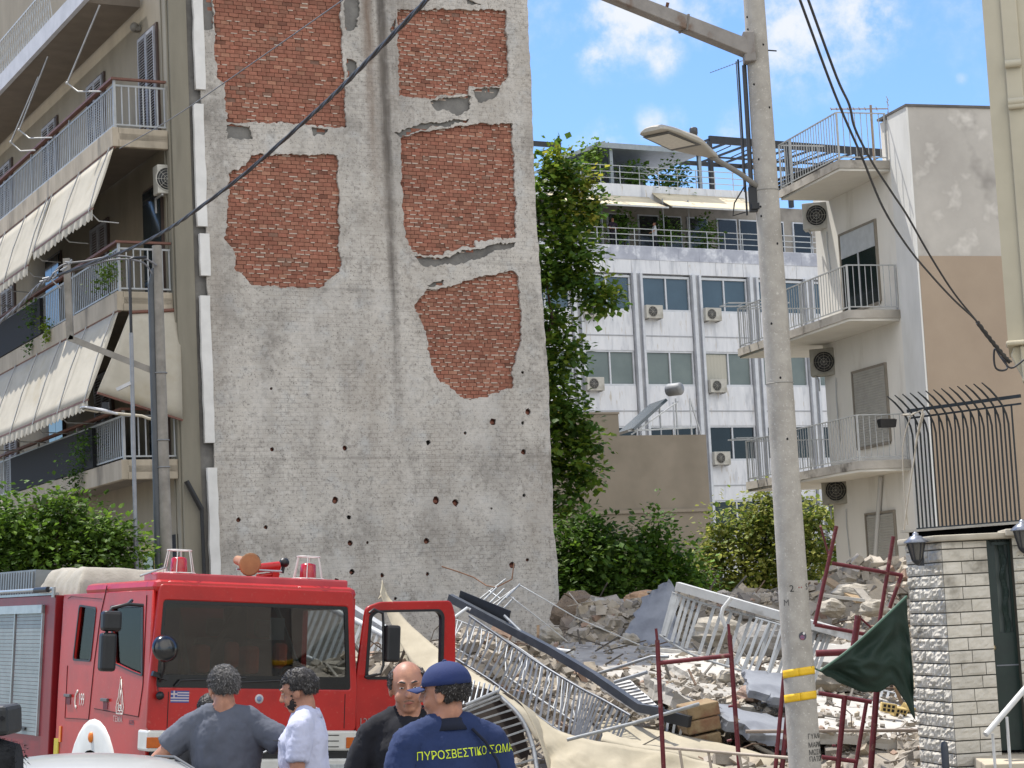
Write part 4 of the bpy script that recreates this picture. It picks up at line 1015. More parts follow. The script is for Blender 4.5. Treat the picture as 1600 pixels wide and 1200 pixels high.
b = MB(); z5 = ep(1590, 630, v=0).z; b.box(xl+.16, xl+.6, -.10, -.001, z5-.02, z5+.02); z6 = ep(1590, 808, v=0).z; b.box(xl+.2, xl+.9, -.12, -.0, z6-.04, z6); b.obj('string_course', M_bracket, EB, bevel=.01)

# ================================================================== garden wall, pillar, gate
D = 20.0
q = at(1480, 900, D); PF = Frame((q.x, q.y, 0), R_(-6))
def pp(x, y, **k): return PF.px(x, y, **k)
M_stone = mat('rough_white_stone', 'cbc6bc', 'b9b4a9', 6, 1.0, spec=.12, bump=.006, bscale=30, attr=True, c3='8c877d', s3=2.5, t3=(.55, .7))
PLU0 = pp(1424, 950, v=0).x; PLU1 = pp(1547, 950, v=0).x; ZPT = pp(1480, 829, v=0).z
print('pillar', PLU0, PLU1, ZPT)
PL = local(thing('stone_pillar', 'tall pillar of split white stone courses beside the green gate', 'pillar'), PF)
# the plan: corner towards the street at pixel 1466; left face and right face
rnd = random.Random(9)
cu_ = pp(1478, 950, v=-.25).x
b = MB(); z = 0; ch = .122; row = 0
plan_l = Vector((pp(1421, 950, v=.62).x, .62, 0)); plan_c = Vector((cu_, -.22, 0)); plan_r = Vector((PLU1, -.10, 0))
def rough_block(b, p, q, z0, z1, rough, col, seed):
    """pillow-faced stone between plan points p,q facing outwards (-v side)"""
    d = (q-p); L = d.length; d.normalize(); nrm = Vector((d.y, -d.x, 0)); n = max(4, int(L/.025)); m = 5
    vs = []
    for j in range(m+1):
        for i in range(n+1):
            s, t = i/n, j/m; e_ = min(1, min(s, 1-s)*L/.02)*min(1, min(t, 1-t)*(z1-z0)/.02)
            w = p+d*(L*s)+Vector((0, 0, z0+(z1-z0)*t))
            off = rough*e_*(.45+.9*noise.noise(Vector((w.x*17+seed, w.y*17, w.z*26))) + .5*noise.noise(Vector((w.x*45, w.y*45, w.z*50+seed))))
            vs.append(w+nrm*max(off, -.01))
    w_ = n+1
    b.add(vs, [(j*w_+i, j*w_+i+1, (j+1)*w_+i+1, (j+1)*w_+i) for j in range(m) for i in range(n)], col)
while z < ZPT-.12:
    z1_ = min(z+ch-.008, ZPT-.12)
    for (p, q, rg) in ((plan_l, plan_c, .022), (plan_c, plan_r, .010)):
        L = (q-p).length; s = 0 if row % 2 else -rnd.uniform(.05, .2)
        while s < L-.03:
            w = rnd.uniform(.22, .36); a = max(s, 0); c = min(s+w, L)
            if L-c < .05: c = L
            dd = (q-p).normalized(); g = rnd.uniform(.86, 1.06)
            rough_block(b, p+dd*(a+.003), p+dd*(c-.003), z+.004, z1_, rg, (g, g*.99, g*.97), rnd.random()*50)
            s = c if c == L else s+w
    z += ch; row += 1
b.obj('stone_courses', M_stone, PL)
b = MB(); pts_ = [(plan_l.x+.012, plan_l.y), (plan_c.x, plan_c.y+.012), (plan_r.x-.003, plan_r.y+.008), (plan_r.x-.003, .64), (plan_l.x+.012, .64)]
me = plate_mesh(pts_, [], ZPT-.11); me.materials.append(mat('pillar_mortar', '5d594f', '4d4a42', 8, .95)); mk('core', me, PL)
me = plate_mesh([(plan_l.x-.06, .6), (plan_c.x-.06, -.28), (plan_r.x+.25, -.17), (plan_r.x+.25, .7), (plan_l.x-.06, .7)], [], .06, .008); me.transform(Matrix.Translation((0, 0, ZPT-.109))); me.materials.append(mat('stone_cap', 'b5ad9d', '9f9787', 4, .9, bump=.004)); mk('cap', me, PL)
# second pillar at the edge of the picture
PL2 = local(thing('stone_pillar', 'stone pillar cut off by the right edge, on the far side of the green gate', 'pillar'), PF)
b = MB(); x0 = pp(1588, 950, v=-.12).x; z = 0; row = 0
while z < ZPT-.1:
    for (a, c) in ((x0, x0+.28), (x0+.28, x0+.6)): g = rnd.uniform(.86, 1.05); rough_block(b, Vector((a+.003, -.14, 0)), Vector((c-.003, -.14, 0)), z+.004, z+ch-.006, .02, (g, g, g*.97), rnd.random()*50)
    z += ch
b.obj('stone_courses', M_stone, PL2)
b = MB(); b.box(x0+.006, x0+.6, -.135, .35, 0, ZPT-.09); b.obj('core', MATS['pillar_mortar'], PL2); b = MB(); b.box(x0-.06, x0+.7, -.22, .4, ZPT-.089, ZPT-.02); b.obj('cap', MATS['stone_cap'], PL2, bevel=.01)
# carriage lamps
M_lampg = mat('smoked_lamp_glass', '5e5c57', '4b4945', 10, .25); M_lampm = mat('lamp_metal', '3d3e42', '2e2f33', 10, .4, .5)
def wlamp(label, c):
    t = thing('wall_lamp', label, 'wall lamp', c, PF.ang, 'carriage lamps on the pillars')
    b = MB(); b.lathe([(.115, .02), (.12, .03), (.05, .085), (.03, .09), (.03, .11), (.012, .125), (.0, .13)], 6); b.obj('cap', mat('pale_lamp_cap', '8c9099', '70747d', 12, .35, .5), t)
    b = MB(); b.lathe([(.045, -.15), (.085, .018)], 6, caps=False); b.obj('glass', M_lampg, t)
    b = MB(); b.lathe([(.0, -.20), (.02, -.19), (.05, -.155), (.05, -.145)], 8)
    for k in range(6): w = k*math.pi/3; b.tube([(.047*math.cos(w), .047*math.sin(w), -.15), (.087*math.cos(w), .087*math.sin(w), .02)], .006, 5)
    b.tube([(0, 0, -.16), (.03, .1, -.17), (.05, .17, -.13)], .012, 6); b.box(.02, .08, .16, .19, -.2, -.08); b.obj('frame', M_lampm, t)
a = pp(1433, 851, v=-.33); wlamp('six-sided wall lamp with smoked glass on the left pillar corner', PF.w(a.x, -.22, a.z))
a = pp(1599, 832, v=-.4); wlamp('six-sided wall lamp cut off by the right edge of the picture', PF.w(a.x, -.36, a.z))
# green gate
M_green = mat('dark_green_paint', '1c3329', '142820', 6, .4, coat=.3); GV = .12
x0 = PLU1+.01; x1 = pp(1592, 1000, v=GV).x; gz1 = pp(1565, 833, v=GV).z; gz0 = pp(1565, 1172, v=GV).z; gm = pp(1575, 988, v=GV).z
GT = local(thing('gate', 'dark green metal gate with a wavy barred upper window', 'gate'), PF)
me = plate_mesh([(x0, gz0), (x1, gz0), (x1, gz1), (x0, gz1)], [[(x0+.08, gm), (x1-.05, gm), (x1-.05, gz1-.08), (x0+.08, gz1-.08)]], .05); me.transform(Matrix.Translation((0, GV, 0)) @ XZ); me.materials.append(M_green); mk('door_leaf', me, GT)
b = MB(); b.box(x0+.08, x1-.05, GV+.01, GV+.02, gm, gz1-.08); b.obj('pane', mat('frosted_pane', '7a8278', '6b736a', 5, .4), GT)
b = MB()
for k in range(7):
    x = x0+.13+(x1-x0-.22)*k/6
    if k % 2: b.tube([(x+.022*math.sin(j*.9), GV-.06, gm+(gz1-.08-gm)*j/20) for j in range(21)], .008, 5)
    else: b.tube([(x, GV-.06, gm), (x, GV-.06, gz1-.08)], .007, 5)
b.obj('bars', M_green, GT)
b = MB(); b.beam((x0+.05, GV-.06, gz1-.10), (x1, GV-.06, gz1-.10), .03, .03); k = x0+.06
while k < x1: b.ring((k, GV-.06, gz1-.05), .03, .006, 10, 4); k += .075
b.beam((x0+.05, GV-.06, gz1-.02), (x1, GV-.06, gz1-.02), .03, .02); b.obj('scroll_frieze', M_green, GT)
a = pp(1552, 1012, v=GV-.07); b = MB(); b.ball((a.x, GV-.08, a.z), .028); b.tube([(a.x, GV-.05, a.z), (a.x, GV-.08, a.z)], .012); b.obj('knob', mat('brass', 'b7a888', rough=.35, metal=.6), GT)
b = MB(); zz = pp(1570, 1040, v=GV).z; b.box(x0+.02, x1-.02, GV-.062, GV-.051, zz, zz+.012); b.obj('kick_strip', M_steel, GT)
# landing, step and handrail
a = pp(1500, 1200, v=-.6)
st_ = local(thing('steps', 'pale stone landing in front of the green gate', 'steps'), PF)
b = MB(); b.box(PLU1-.28, x1+1.5, -1.1, GV+.1, 0, gz0-.03); b.obj('tread', mat('pale_step', 'b5ab98', 'a79d8a', 3, .9, bump=.002), st_, bevel=.01)
hr = local(thing('handrail', 'white pipe handrail rising to the right beside the gate steps', 'handrail'), PF)
a = pp(1540, 1148, v=-1.2); c = pp(1600, 1078, v=-.9); dd = (c-a)
b = MB(); b.tube([a, a+dd*1.8], .028, 10); b.obj('rail', mat('white_pipe_rail', 'c4c4c2', 'b3b3b1', 8, .5), hr)
for (x, y) in ((1551, 1146), (1573, 1120)):
    p = pp(x, y, v=-1.1); b = MB(); b.tube([p, Vector((p.x, p.y, .1))], .014, 8); b.obj('post', MATS['white_pipe_rail'], hr)
bo_ = local(thing('bollard', 'grey rounded post standing at the foot of the stone pillar', 'bollard'), PF)
p = pp(1475, 1158, v=-.62); b = MB(); b.lathe([(.035, 0), (.035, p.z-.06), (.028, p.z-.01), (.0, p.z)], 12, Matrix.Translation((p.x, p.y, 0))); b.obj('post', mat('blue_grey_plastic', '3a4048', '2e343b', 8, .5), bo_)
# spiked fence on the garden wall behind the pillar
_q = at(1418, 700, 22.2); FF = Frame((_q.x, _q.y, 0), R_(-50))
FE = local(thing('spiked_fence', 'black iron fence with outward curving spikes above the stone pillar', 'fence'), FF)
vf = .0
fa = FF.px(1420, 645, v=vf); fb_ = FF.px(1582, 620, v=vf); fz0 = FF.px(1500, 822, v=vf).z; n = 26
M_iron = mat('black_iron', '1c2224', '14191b', 10, .5)
b = MB(); fzt = fa.z
b.beam((fa.x-.02, vf, fzt+.02), (fb_.x+.1, vf, fzt+.02), .02, .035); b.obj('rail', M_iron, FE); b = MB(); b.beam((fa.x, vf, fzt-.06), (fb_.x+.1, vf, fzt-.06), .012, .02); b.obj('rail', M_iron, FE); b = MB(); b.beam((fa.x, vf, fz0), (fb_.x+.1, vf, fz0), .02, .03); b.obj('rail', M_iron, FE)
for k in range(n):
    x = fa.x+.03+(fb_.x-fa.x)*k/n
    b = MB()
    if k % 2 == 0:
        pts = [(x, vf, fz0), (x, vf, fzt-.25)]+[(x-.15*(t**1.8), vf-.20*(t**1.6), fzt-.25+.52*t-.08*t*t) for t in (.2, .4, .6, .8, 1)]
        b.tube(pts, [.011]*6+[.006], 5)
    else: b.tube([(x, vf, fz0), (x, vf, fzt-.06)], .010, 5)
    b.obj('bar', M_iron, FE)
GW = local(thing('garden_wall', 'low wall carrying the spiked iron fence behind the pillar', 'wall'), FF)
b = MB(); b.box(fa.x-.05, fb_.x+1.5, vf-.08, vf+.12, 0, fz0-.03); b.obj('wall_body', M_stone, GW); b = MB(); b.box(fa.x-.12, fb_.x+1.5, vf-.14, vf+.2, fz0-.029, fz0-.004); b.obj('coping', MATS['stone_cap'], GW)
rw = local(thing('rope', 'tangled pale rope tied to the first spike of the iron fence', 'rope'), FF)
b = MB(); a = FF.px(1412, 648, v=vf-.08); 
b.tube([FF.px(x, y, v=vf-.08) for x, y in ((1444, 645), (1432, 690), (1428, 720), (1420, 770), (1412, 830))], .008, 5)
b.tube([FF.px(x, y, v=vf-.1) for x, y in ((1409, 648), (1425, 648), (1442, 640), (1436, 665), (1430, 700))], .011, 5)
b.tube([FF.px(x, y, v=vf-.06) for x, y in ((1424, 648), (1416, 670), (1410, 700), (1412, 760), (1418, 820))], .007, 5); b.obj('strand', mat('pale_rope', 'b3aa9a', rough=.9), rw)
# ================================================================== concrete pole in front
PD = 19.0
M_pole = mat('pole_concrete', 'a8a39a', '97928a', 9, .9, bump=.003, bscale=60, c3='837e76', s3=2.2, t3=(.52, .75), c4='b9b4ab', s4=45, t4=(.6, .7))
pb_ = at(1258, 1200, PD); pt_ = at(1178, 0, PD)
dirp = (pt_-pb_).normalized()
pbase = pb_ - dirp*(pb_.z+.1)/dirp.z
ptop = pt_ + dirp*1.5
def prad(z): return .150 + (z-pb_.z)/(pt_.z-pb_.z)*(.100-.150)
CP = thing('concrete_pole', 'tall round concrete utility pole with two yellow bands in front of the rubble', 'pole', (pbase.x, pbase.y, 0))
def cpl(v): return Vector(v)-CP.location
b = MB(); n_ = 14; b.tube([cpl(pbase.lerp(ptop, i/n_)) for i in range(n_+1)], [prad(pbase.lerp(ptop, i/n_).z) for i in range(n_+1)], 32); b.obj('shaft', M_pole, CP)
def pole_pt(y, ang, off=0.0):
    """point on the pole at picture height y, ang measured from the side facing the camera (positive to the right)"""
    t = (y-1200)/(0-1200); c = pb_.lerp(pt_, t); r = prad(c.z)+off
    f = Vector((-c.x, -c.y, 0)).normalized(); rt = Vector((-f.y, f.x, 0))
    return cpl(c + (f*math.cos(ang)+rt*math.sin(ang))*r), (f*math.cos(ang)+rt*math.sin(ang))
M_yel = mat('yellow_tape', 'e3b81a', 'd2a60f', 14, .45)
for (y0, y1, sd_) in ((1050, 1062, 1), (1087, 1099, 2)):
    b = MB(); r2 = random.Random(sd_); N = 36
    def fn(i, j):
        p, nrm = pole_pt((y0+(y1-y0)*j)-3*math.sin(i*6.28+.5)+0*i, i*2*math.pi, .004+.002*math.sin(i*40)); return p
    b.grid(fn, N, 3); b.obj('tape_band', M_yel, CP, solid=.002)
b = MB()
for (y, a) in ((30, -.8), (50, -.8), (77, .6), (140, -.5), (178, .8), (335, -.6), (350, -.6), (395, .6), (520, -.3), (605, .1), (260, -.5), (700, .3)):
    p, nr = pole_pt(y, a, .001); b.ball(p, (.010, .006, .012), 8, 6)
b.obj('bolt_hole', M_dark, CP)
# stencilled writing and a sticker
def pole_text(body, y, px_h, a0, colr, name='lettering', wid=1.0):
    size = px_h*PD/3190*1.35; me = text_mesh(body, size, .0005, 'LEFT')
    c, _ = pole_pt(y, 0)
    r = prad((cpl(Vector((0, 0, 0)))*-1).z + c.z)
    for v in me.vertices:
        a = a0 + v.co.x*wid/r; dy = v.co.y/(PD/3190)
        p, nr = pole_pt(y-dy, a, .0025 + v.co.z); v.co = p
    me.materials.append(colr); return mk(name, me, CP)
M_ink = mat('stencil_ink', '2c2b2b', '4a4947', 40, .9); M_redink = mat('red_ink', '8c3a33', rough=.9)
pole_text('2', 929, 11, -.25, M_ink); pole_text('··', 928, 12, .30, M_redink); pole_text('S', 927, 10, .95, M_ink); pole_text('M', 950, 10, -.75, mat('faded_ink', '5d5b58', rough=.9))
for (t, y) in (('ΓΥΑΛΙΑ', 1152), ('ΜΑΡΜΑΡΑ', 1165), ('ΜΩΣΑΙΚΑ', 1176), ('ΠΑΤΩΜΑΤΑ', 1186)): pole_text(t, y, 8.0, .28, M_ink, wid=.78)
b = MB(); 
def disc(y, a0, rr, mm, nm, off):
    vs = []; N = 18
    c, _ = pole_pt(y, a0); r = prad(c.z+CP.location.z)
    for k in range(N): w = 2*math.pi*k/N; p, _n = pole_pt(y-rr*math.sin(w)/(PD/3190), a0+rr*math.cos(w)/r, off); vs.append(p)
    q = MB(); q.add(vs, [tuple(range(N))]); return q.obj(nm, mm, CP)
disc(1001, .42, .037, mat('sticker_dark', '3b3b45', rough=.5), 'sticker', .003)
disc(1003, .38, .022, mat('sticker_red', '8f4a50', '3a4a78', 60, .5), 'sticker_print', .0045); disc(997, .5, .012, mat('sticker_white', 'c9c6c4', rough=.5), 'sticker_print', .0055)
# steel arm at the top
M_arm = mat('grey_steel_arm', '8a8580', '79746f', 6, .6, .2, c3='6d5a4c', s3=3, t3=(.58, .7))
a = at(1172, 78, PD-.05); c = at(955, -8, PD-.9)
b = MB(); pts = []; d_ = (c-a); up = Vector((0, 0, 1)); sdv = d_.normalized().cross(up).normalized(); upv = sdv.cross(d_.normalized())
hh = .075; w = .07
def seg(p, q, h0, h1, ww): 
    return [p-sdv*ww-upv*h0, p+sdv*ww-upv*h0, p+sdv*ww+upv*h0, p-sdv*ww+upv*h0, q-sdv*ww-upv*h1, q+sdv*ww-upv*h1, q+sdv*ww+upv*h1, q-sdv*ww+upv*h1]
ae = c+d_*.6
b.add([cpl(v) for v in seg(a, ae, .078, .05, .06)], [(0,1,2,3),(7,6,5,4),(1,0,4,5),(2,1,5,6),(3,2,6,7),(0,3,7,4)]); ar = b.obj('arm', M_arm, CP, bevel=.008)
b = MB(); q = a.lerp(c, .48); b.add([cpl(v) for v in seg(q, q+d_*.012, .079, .079, .064)], [(0,1,2,3),(7,6,5,4),(1,0,4,5),(2,1,5,6),(3,2,6,7),(0,3,7,4)]); b.obj('seam_band', mat('seam', '6a655f', rough=.7), ar)
p, nr = pole_pt(78, -1.0); b = MB(); b.box(-.05, .06, -.1, .06, -.16, .13, M=Matrix.Translation(p)); b.obj('clamp', M_arm, CP, bevel=.01)
b = MB(); q = cpl(a.lerp(c, .62)+upv*.06); b.beam(q, q+Vector((.02, 0, .07)), .03, .03); b.beam(q+Vector((-.10, 0, .02)), q+Vector((.05, 0, .0)), .03, .02); b.obj('pin', mat('rust', '6a4632', '4d3325', 20, .9), ar)
b = MB(); p, _n = pole_pt(84, 1.4); b.tube([p, p+Vector((.08, 0, -.01))], .008, 6); p, _n = pole_pt(318, -1.25, .02); b.box(-.045, .03, -.03, .03, -.14, .10, M=Matrix.Translation(p)); b.box(-.03, .13, -.05, .0, -.12, -.06, M=Matrix.Translation(p)); b.obj('bracket', M_black, CP, bevel=.006)
b = MB(); pts = [pole_pt(y, -1.45, .03)[0] for y in (105, 160, 220, 290, 330)]; b.tube(pts, .022, 8); b.obj('conduit', mat('dark_conduit', '3a3b3e', rough=.6), CP)
b = MB(); pts = [pole_pt(y, -1.45, .085)[0] for y in (95, 160, 220, 290, 345)]; b.tube(pts, .010, 6); pts = [pole_pt(y, -1.4, o_)[0] for y, o_ in ((300, .10), (325, .2), (345, .22), (340, .1))]; b.tube(pts, .008, 6); b.obj('cable', M_black, CP)
b = MB(); 
for y in (308, 612): 
    pts = [pole_pt(y, k*math.pi/8, .003)[0] for k in range(17)]; b.tube(pts, .004, 5, caps=False)
b.obj('wire_tie', mat('tie_wire', '86837c', rough=.6), CP)
# street lamp head carried by the pole
def lamp_head(t, A, B, W, T, mm, sensor=True):
    """A neck point, B tip, local to t"""
    ax = (B-A); L = ax.length; ax.normalize(); sd_ = ax.cross(Vector((0, 0, 1))).normalized(); up_ = sd_.cross(ax)
    secs = [(0, .18, .5), (.12, .34, .7), (.3, .72, .95), (.45, .98, 1.0), (.8, 1.0, .8), (.96, .86, .6), (1.0, .6, .35)]
    b = MB(); vs = []
    prof = [(-1, 0), (-.96, .35), (-.6, .85), (0, 1), (.6, .85), (.96, .35), (1, 0), (.9, -.15), (0, -.15), (-.9, -.15)]
    for (s, w, h) in secs:
        for (x, z) in prof: vs.append(A+ax*L*s+sd_*(x*w*W/2)+up_*(z*h*T))
    n = len(prof); m = len(secs)
    b.add(vs, [(i*n+k, i*n+(k+1) % n, (i+1)*n+(k+1) % n, (i+1)*n+k) for i in range(m-1) for k in range(n)]+[tuple(range(n))[::-1], tuple(range((m-1)*n, m*n))], None, False)
    b.obj('housing', mm, t, bevel=.004)
    b = MB(); q = lambda s, x: A+ax*L*s+sd_*x*W/2-up_*(T*.15+.004)
    b.add([q(.46, -.92), q(.46, .92), q(.93, .80), q(.93, -.80)], [(0, 1, 2, 3)]); b.obj('glass_surround', mat('dark_lamp_rim', '4b4a47', rough=.5), t, solid=.004)
    b = MB(); q2 = lambda s, x: A+ax*L*s+sd_*x*W/2-up_*(T*.15+.010); b.add([q2(.52, -.76), q2(.52, .76), q2(.90, .66), q2(.90, -.66)], [(0, 1, 2, 3)]); b.obj('lamp_glass', mat('frosted_lamp_glass', 'c9c3b3', 'b8b2a3', 30, .3), t, solid=.003)
    if sensor:
        b = MB(); c = A+ax*L*.34+up_*T*.9; b.lathe([(.032, 0), (.034, .05), (.038, .055), (.038, .10), (.03, .11)], 14, Matrix.Translation(c)); b.obj('light_sensor', mat('dark_sensor', '3d3d3f', rough=.4), t)
A = at(1118, 247, PD-.35); B_ = at(1017, 204, PD-1.25)
SL = thing('street_lamp', 'flat grey street lamp head with pale glass, reaching left from the concrete pole', 'street lamp', A)
lamp_head(SL, Vector((0, 0, 0)), B_-A, .34, .10, mat('grey_lamp_housing', 'a39d90', '958f83', 5, .5))
p, _n = pole_pt(300, -1.0); p = p+CP.location
b = MB(); b.tube([Vector((-.05, -.05, .01)), (p-A)*.6+Vector((0, 0, .01)), p-A], .026, 10); b.obj('bracket_arm', mat('lamp_arm', '75726c', rough=.5), SL)

# ================================================================== left utility pole with frame and small lamp
LD = 30.5
up_t = at(245, 384, LD); up_b = at(260, 880, LD); dv = (up_b-up_t).normalized(); ub_g = up_t+dv*((up_t.z)/-dv.z)
UP = thing('utility_pole', 'slim concrete utility pole standing in front of the balconies of the flats', 'pole', (ub_g.x, ub_g.y, 0))
L_ = lambda v: Vector(v)-UP.location
M_pole2 = mat('pole_concrete_old', '8d8a83', '7b7871', 7, .9, bump=.003, c3='6b6862', s3=2)
b = MB(); b.tube([L_(up_t), L_(up_t.lerp(ub_g, .5)), L_(ub_g)], [.072, .092, .115], 20); b.obj('shaft', M_pole2, UP)
b = MB(); o_ = Vector((-.10, -.03, 0)); b.tube([L_(up_t)+o_+Vector((.05, 0, -.35)), L_(up_t)+o_+Vector((0, 0, -.6)), L_(up_t.lerp(ub_g, .5))+o_+Vector((-.01, 0, 0)), L_(ub_g)+o_+Vector((-.03, 0, .2))], [.03, .05, .055, .06], 10); b.obj('cable_duct', mat('dark_grey_duct', '4d5256', '42474b', 5, .6), UP)
b = MB(); P_ = lambda x, y, d=LD: L_(at(x, y, d))
b.beam(P_(104, 404), P_(110, 531), .10, .07, up=(0, 1, 0)); b.obj('steel_upright', M_pole2, UP)
b = MB(); b.beam(P_(108, 528), P_(238, 579), .07, .09); b.obj('steel_strut', M_pole2, UP)
b = MB(); b.tube([P_(238, 655), P_(232, 654), P_(222, 650), P_(180, 646)], .022, 8); b.obj('lamp_arm', mat('cream_steel', 'aaa391', rough=.5), UP)
for y in (585, 690, 732): 
    b = MB(); c = up_t.lerp(up_b, (y-384)/496); b.ring(L_(c), .098, .008, 18, 5, 'z'); b.obj('clamp_ring', M_steel, UP)
A = at(184, 648, LD-.05); B_ = at(126, 637, LD-.3)
sl = thing('street_lamp', 'small white street lamp on the slim pole in front of the awning', 'street lamp', A); lamp_head(sl, Vector((0, 0, 0)), B_-A, .2, .05, mat('pale_lamp_housing', 'b5b6b8', rough=.5), False)
b = MB(); c = at(165, 634, LD-.1)-A; b.box(-.05, .05, -.04, .04, -.05, .05, M=Matrix.Translation(c)); b.obj('control_box', M_black, sl)
# thin conduit pole
t_ = at(202, 405, LD-.6); m_ = at(205, 520, LD-.6); b_ = at(212, 840, LD-.6); dv = (b_-m_).normalized(); g_ = b_+dv*(b_.z/-dv.z)
CPo = thing('conduit_pole', 'thin grey pipe standing free just left of the slim utility pole', 'pipe', (g_.x, g_.y, 0)); L2 = lambda v: Vector(v)-CPo.location
b = MB(); b.tube([L2(m_), L2(b_)], .030, 8); b.tube([L2(b_), L2(g_)], .036, 8); b.obj('pipe', M_steel, CPo)
b = MB(); b.tube([L2(at(228, 402, LD-.3)), L2(at(210, 403, LD-.5)), L2(t_), L2(m_), L2(m_)+Vector((0, 0, -.3))], .022, 8); b.obj('cable', M_black, CPo)
b = MB(); c = L2(at(195, 603, LD-.6)); b.beam(c+Vector((-.12, 0, -.05)), c+Vector((.09, 0, .04)), .05, .05); b.obj('splice_box', M_white_rail, CPo)

# ================================================================== cables
M_cable = mat('black_cable', '26272a', '35363a', 30, .6); M_cableg = mat('grey_cable', '6a6b6e', '55565a', 30, .6)
def pline(pts, d0, d1):
    n = len(pts)-1; return [at(x, y, d0+(d1-d0)*(i/n)**1.0) for i, (x, y) in enumerate(pts)]
def smooth_line(pts, k=6):
    out = []
    for i in range(len(pts)-1):
        p0, p1, p2, p3 = pts[max(i-1, 0)], pts[i], pts[i+1], pts[min(i+2, len(pts)-1)]
        for j in range(k):
            t = j/k; out.append(.5*((2*p1)+(p2-p0)*t+(2*p0-5*p1+4*p2-p3)*t*t+(3*p1-p0-3*p2+p3)*t**3))
    return out+[pts[-1]]
def cable(label, pts, r, mm=None, twist=0, group='overhead cables'):
    o0 = Vector(pts[0]); pts = smooth_line([Vector(p)-o0 for p in pts])
    b = MB(); 
    if twist:
        # two strands wound round each other
        fine = []; 
        for i in range(len(pts)-1):
            n = max(2, int((pts[i+1]-pts[i]).length/.12))
            for k in range(n): fine.append(pts[i].lerp(pts[i+1], k/n))
        for ph in (0, 2.1, 4.2):
            q = [p+Vector((math.cos(i*.55+ph), math.sin(i*.55+ph)*.5, math.sin(i*.55+ph)))*r*.8 for i, p in enumerate(fine)]; b.tube(q, r*.8, 5)
    else: b.tube(pts, r, 6)
    o = b.obj('cable', mm or M_cable, None, loc=o0); tag(o, label, 'cable', group); return o
cable('thick twisted black cable crossing diagonally in front of the brick panels', pline([(700, -32), (667, 0), (592, 77), (533, 137), (479, 187), (383, 271), (300, 333), (256, 362), (205, 388), (150, 408), (85, 432)], 15, LD-.2), .016, twist=1)
cable('thin straight wire crossing the top left brick panel', pline([(560, -16), (530, 4), (400, 95), (270, 184), (187, 232)], 20, 36), .008, M_cableg)
cable('thick cable bundle dropping left across the dark balcony screen', pline([(85, 432), (60, 447), (30, 478), (0, 503), (-30, 528)], LD-.2, 34), .022, M_cableg, twist=1)
cable('left one of the two black cables falling to the beige building', pline([(1240, -24), (1250, 0), (1294, 120), (1318, 180), (1347, 246), (1380, 325), (1417, 384), (1453, 428), (1490, 468), (1527, 503), (1563, 549), (1575, 562)], 13, 21.2), .010)
cable('right one of the two black cables falling to the beige building', pline([(1255, -24), (1263, 0), (1307, 120), (1327, 164), (1336, 201), (1362, 252), (1395, 303), (1417, 336), (1453, 399), (1490, 457), (1527, 503), (1563, 549), (1580, 565)], 13, 21.2), .010)
cable('looped cable end hanging at the beige building bracket', pline([(1600, 562), (1580, 575), (1565, 560), (1555, 545), (1553, 560), (1556, 575), (1566, 579), (1574, 574), (1566, 556)], 20.9, 21.2), .011)
cable('twisted end of the cables wrapped below the spiral bracket', pline([(1527, 503), (1545, 527), (1563, 549), (1578, 566)], 20.6, 21.2), .016, twist=1)
cable('tangle of grey cables looping from the pole top to the steel upright', pline([(245, 415), (228, 405), (205, 402), (185, 400), (160, 403), (135, 408), (105, 412), (90, 420), (75, 440)], LD-.1, LD-.3), .016, M_cableg)
cable('second grey cable loop sagging between pole top and upright', pline([(238, 428), (226, 412), (205, 406), (175, 406), (140, 415), (110, 424), (92, 428)], LD-.12, LD-.3), .014, M_cableg)
cl_ = thing('cable_clamps', 'metal clamps and insulators on the cable bundle by the steel upright', 'cable clamp', at(90, 425, LD-.35))
b = MB()
rr = random.Random(4)
for k in range(9):
    p = at(72+k*5, 440-k*4+rr.uniform(-4, 4), LD-.35)-cl_.location; q = p+Vector((rr.uniform(-.12, .12), 0, rr.uniform(-.1, .1))); b.tube([p, q], .014, 6)
b.tube([at(80, 437, LD-.35)-cl_.location, at(95, 451, LD-.35)-cl_.location], .012, 6); b.obj('clamp', M_steel, cl_)
w = at(1163, 300, 86); tp = at(1160, 98, 86)
aerial('comb-like television aerial seen beside the concrete pole above the roofs', w, tp.z-w.z+.08, 1.7, (-1, .1, -.30), 12, 1.3, mat('dark_aerial', '45403d', rough=.6))
# ================================================================== fire engine
TA = at(237, 1079, 21.5); TYAW, TTILT = R_(32), R_(4.2)
TM = Matrix.Translation(TA) @ Matrix.Rotation(TYAW, 4, 'Z') @ Matrix.Rotation(TTILT, 4, 'Y') @ Matrix.Rotation(R_(.8), 4, 'X')
TMi = TM.inverted()
def tp(px, py, x=None, y=None, z=None):
    o, d = ray(px, py); o = TMi @ o; d = TMi.to_3x3() @ d
    i, c = (0, x) if x is not None else ((1, y) if y is not None else (2, z))
    t = (c-o[i])/d[i]; return o+d*t
M_red = mat('fire_engine_red', 'ab1d18', '9d1a16', 2, .4, coat=.25, spec=.35, c3='841514', s3=1.3, t3=(.5, .8), c4='a3473e', s4=26, t4=(.60, .80)); M_reddk = mat('fire_engine_red_body', '7a0f18', '6e0d16', 3, .45, coat=.15, spec=.3)
M_wht = mat('white_bumper_paint', 'c9c9c4', 'b8b8b2', 4, .45, coat=.2); M_silver = mat('silver_shutter', '8f9695', '828a89', 5, .5, .25)
M_tyre = mat('tyre', '131313', '1b1a19', 20, .9)
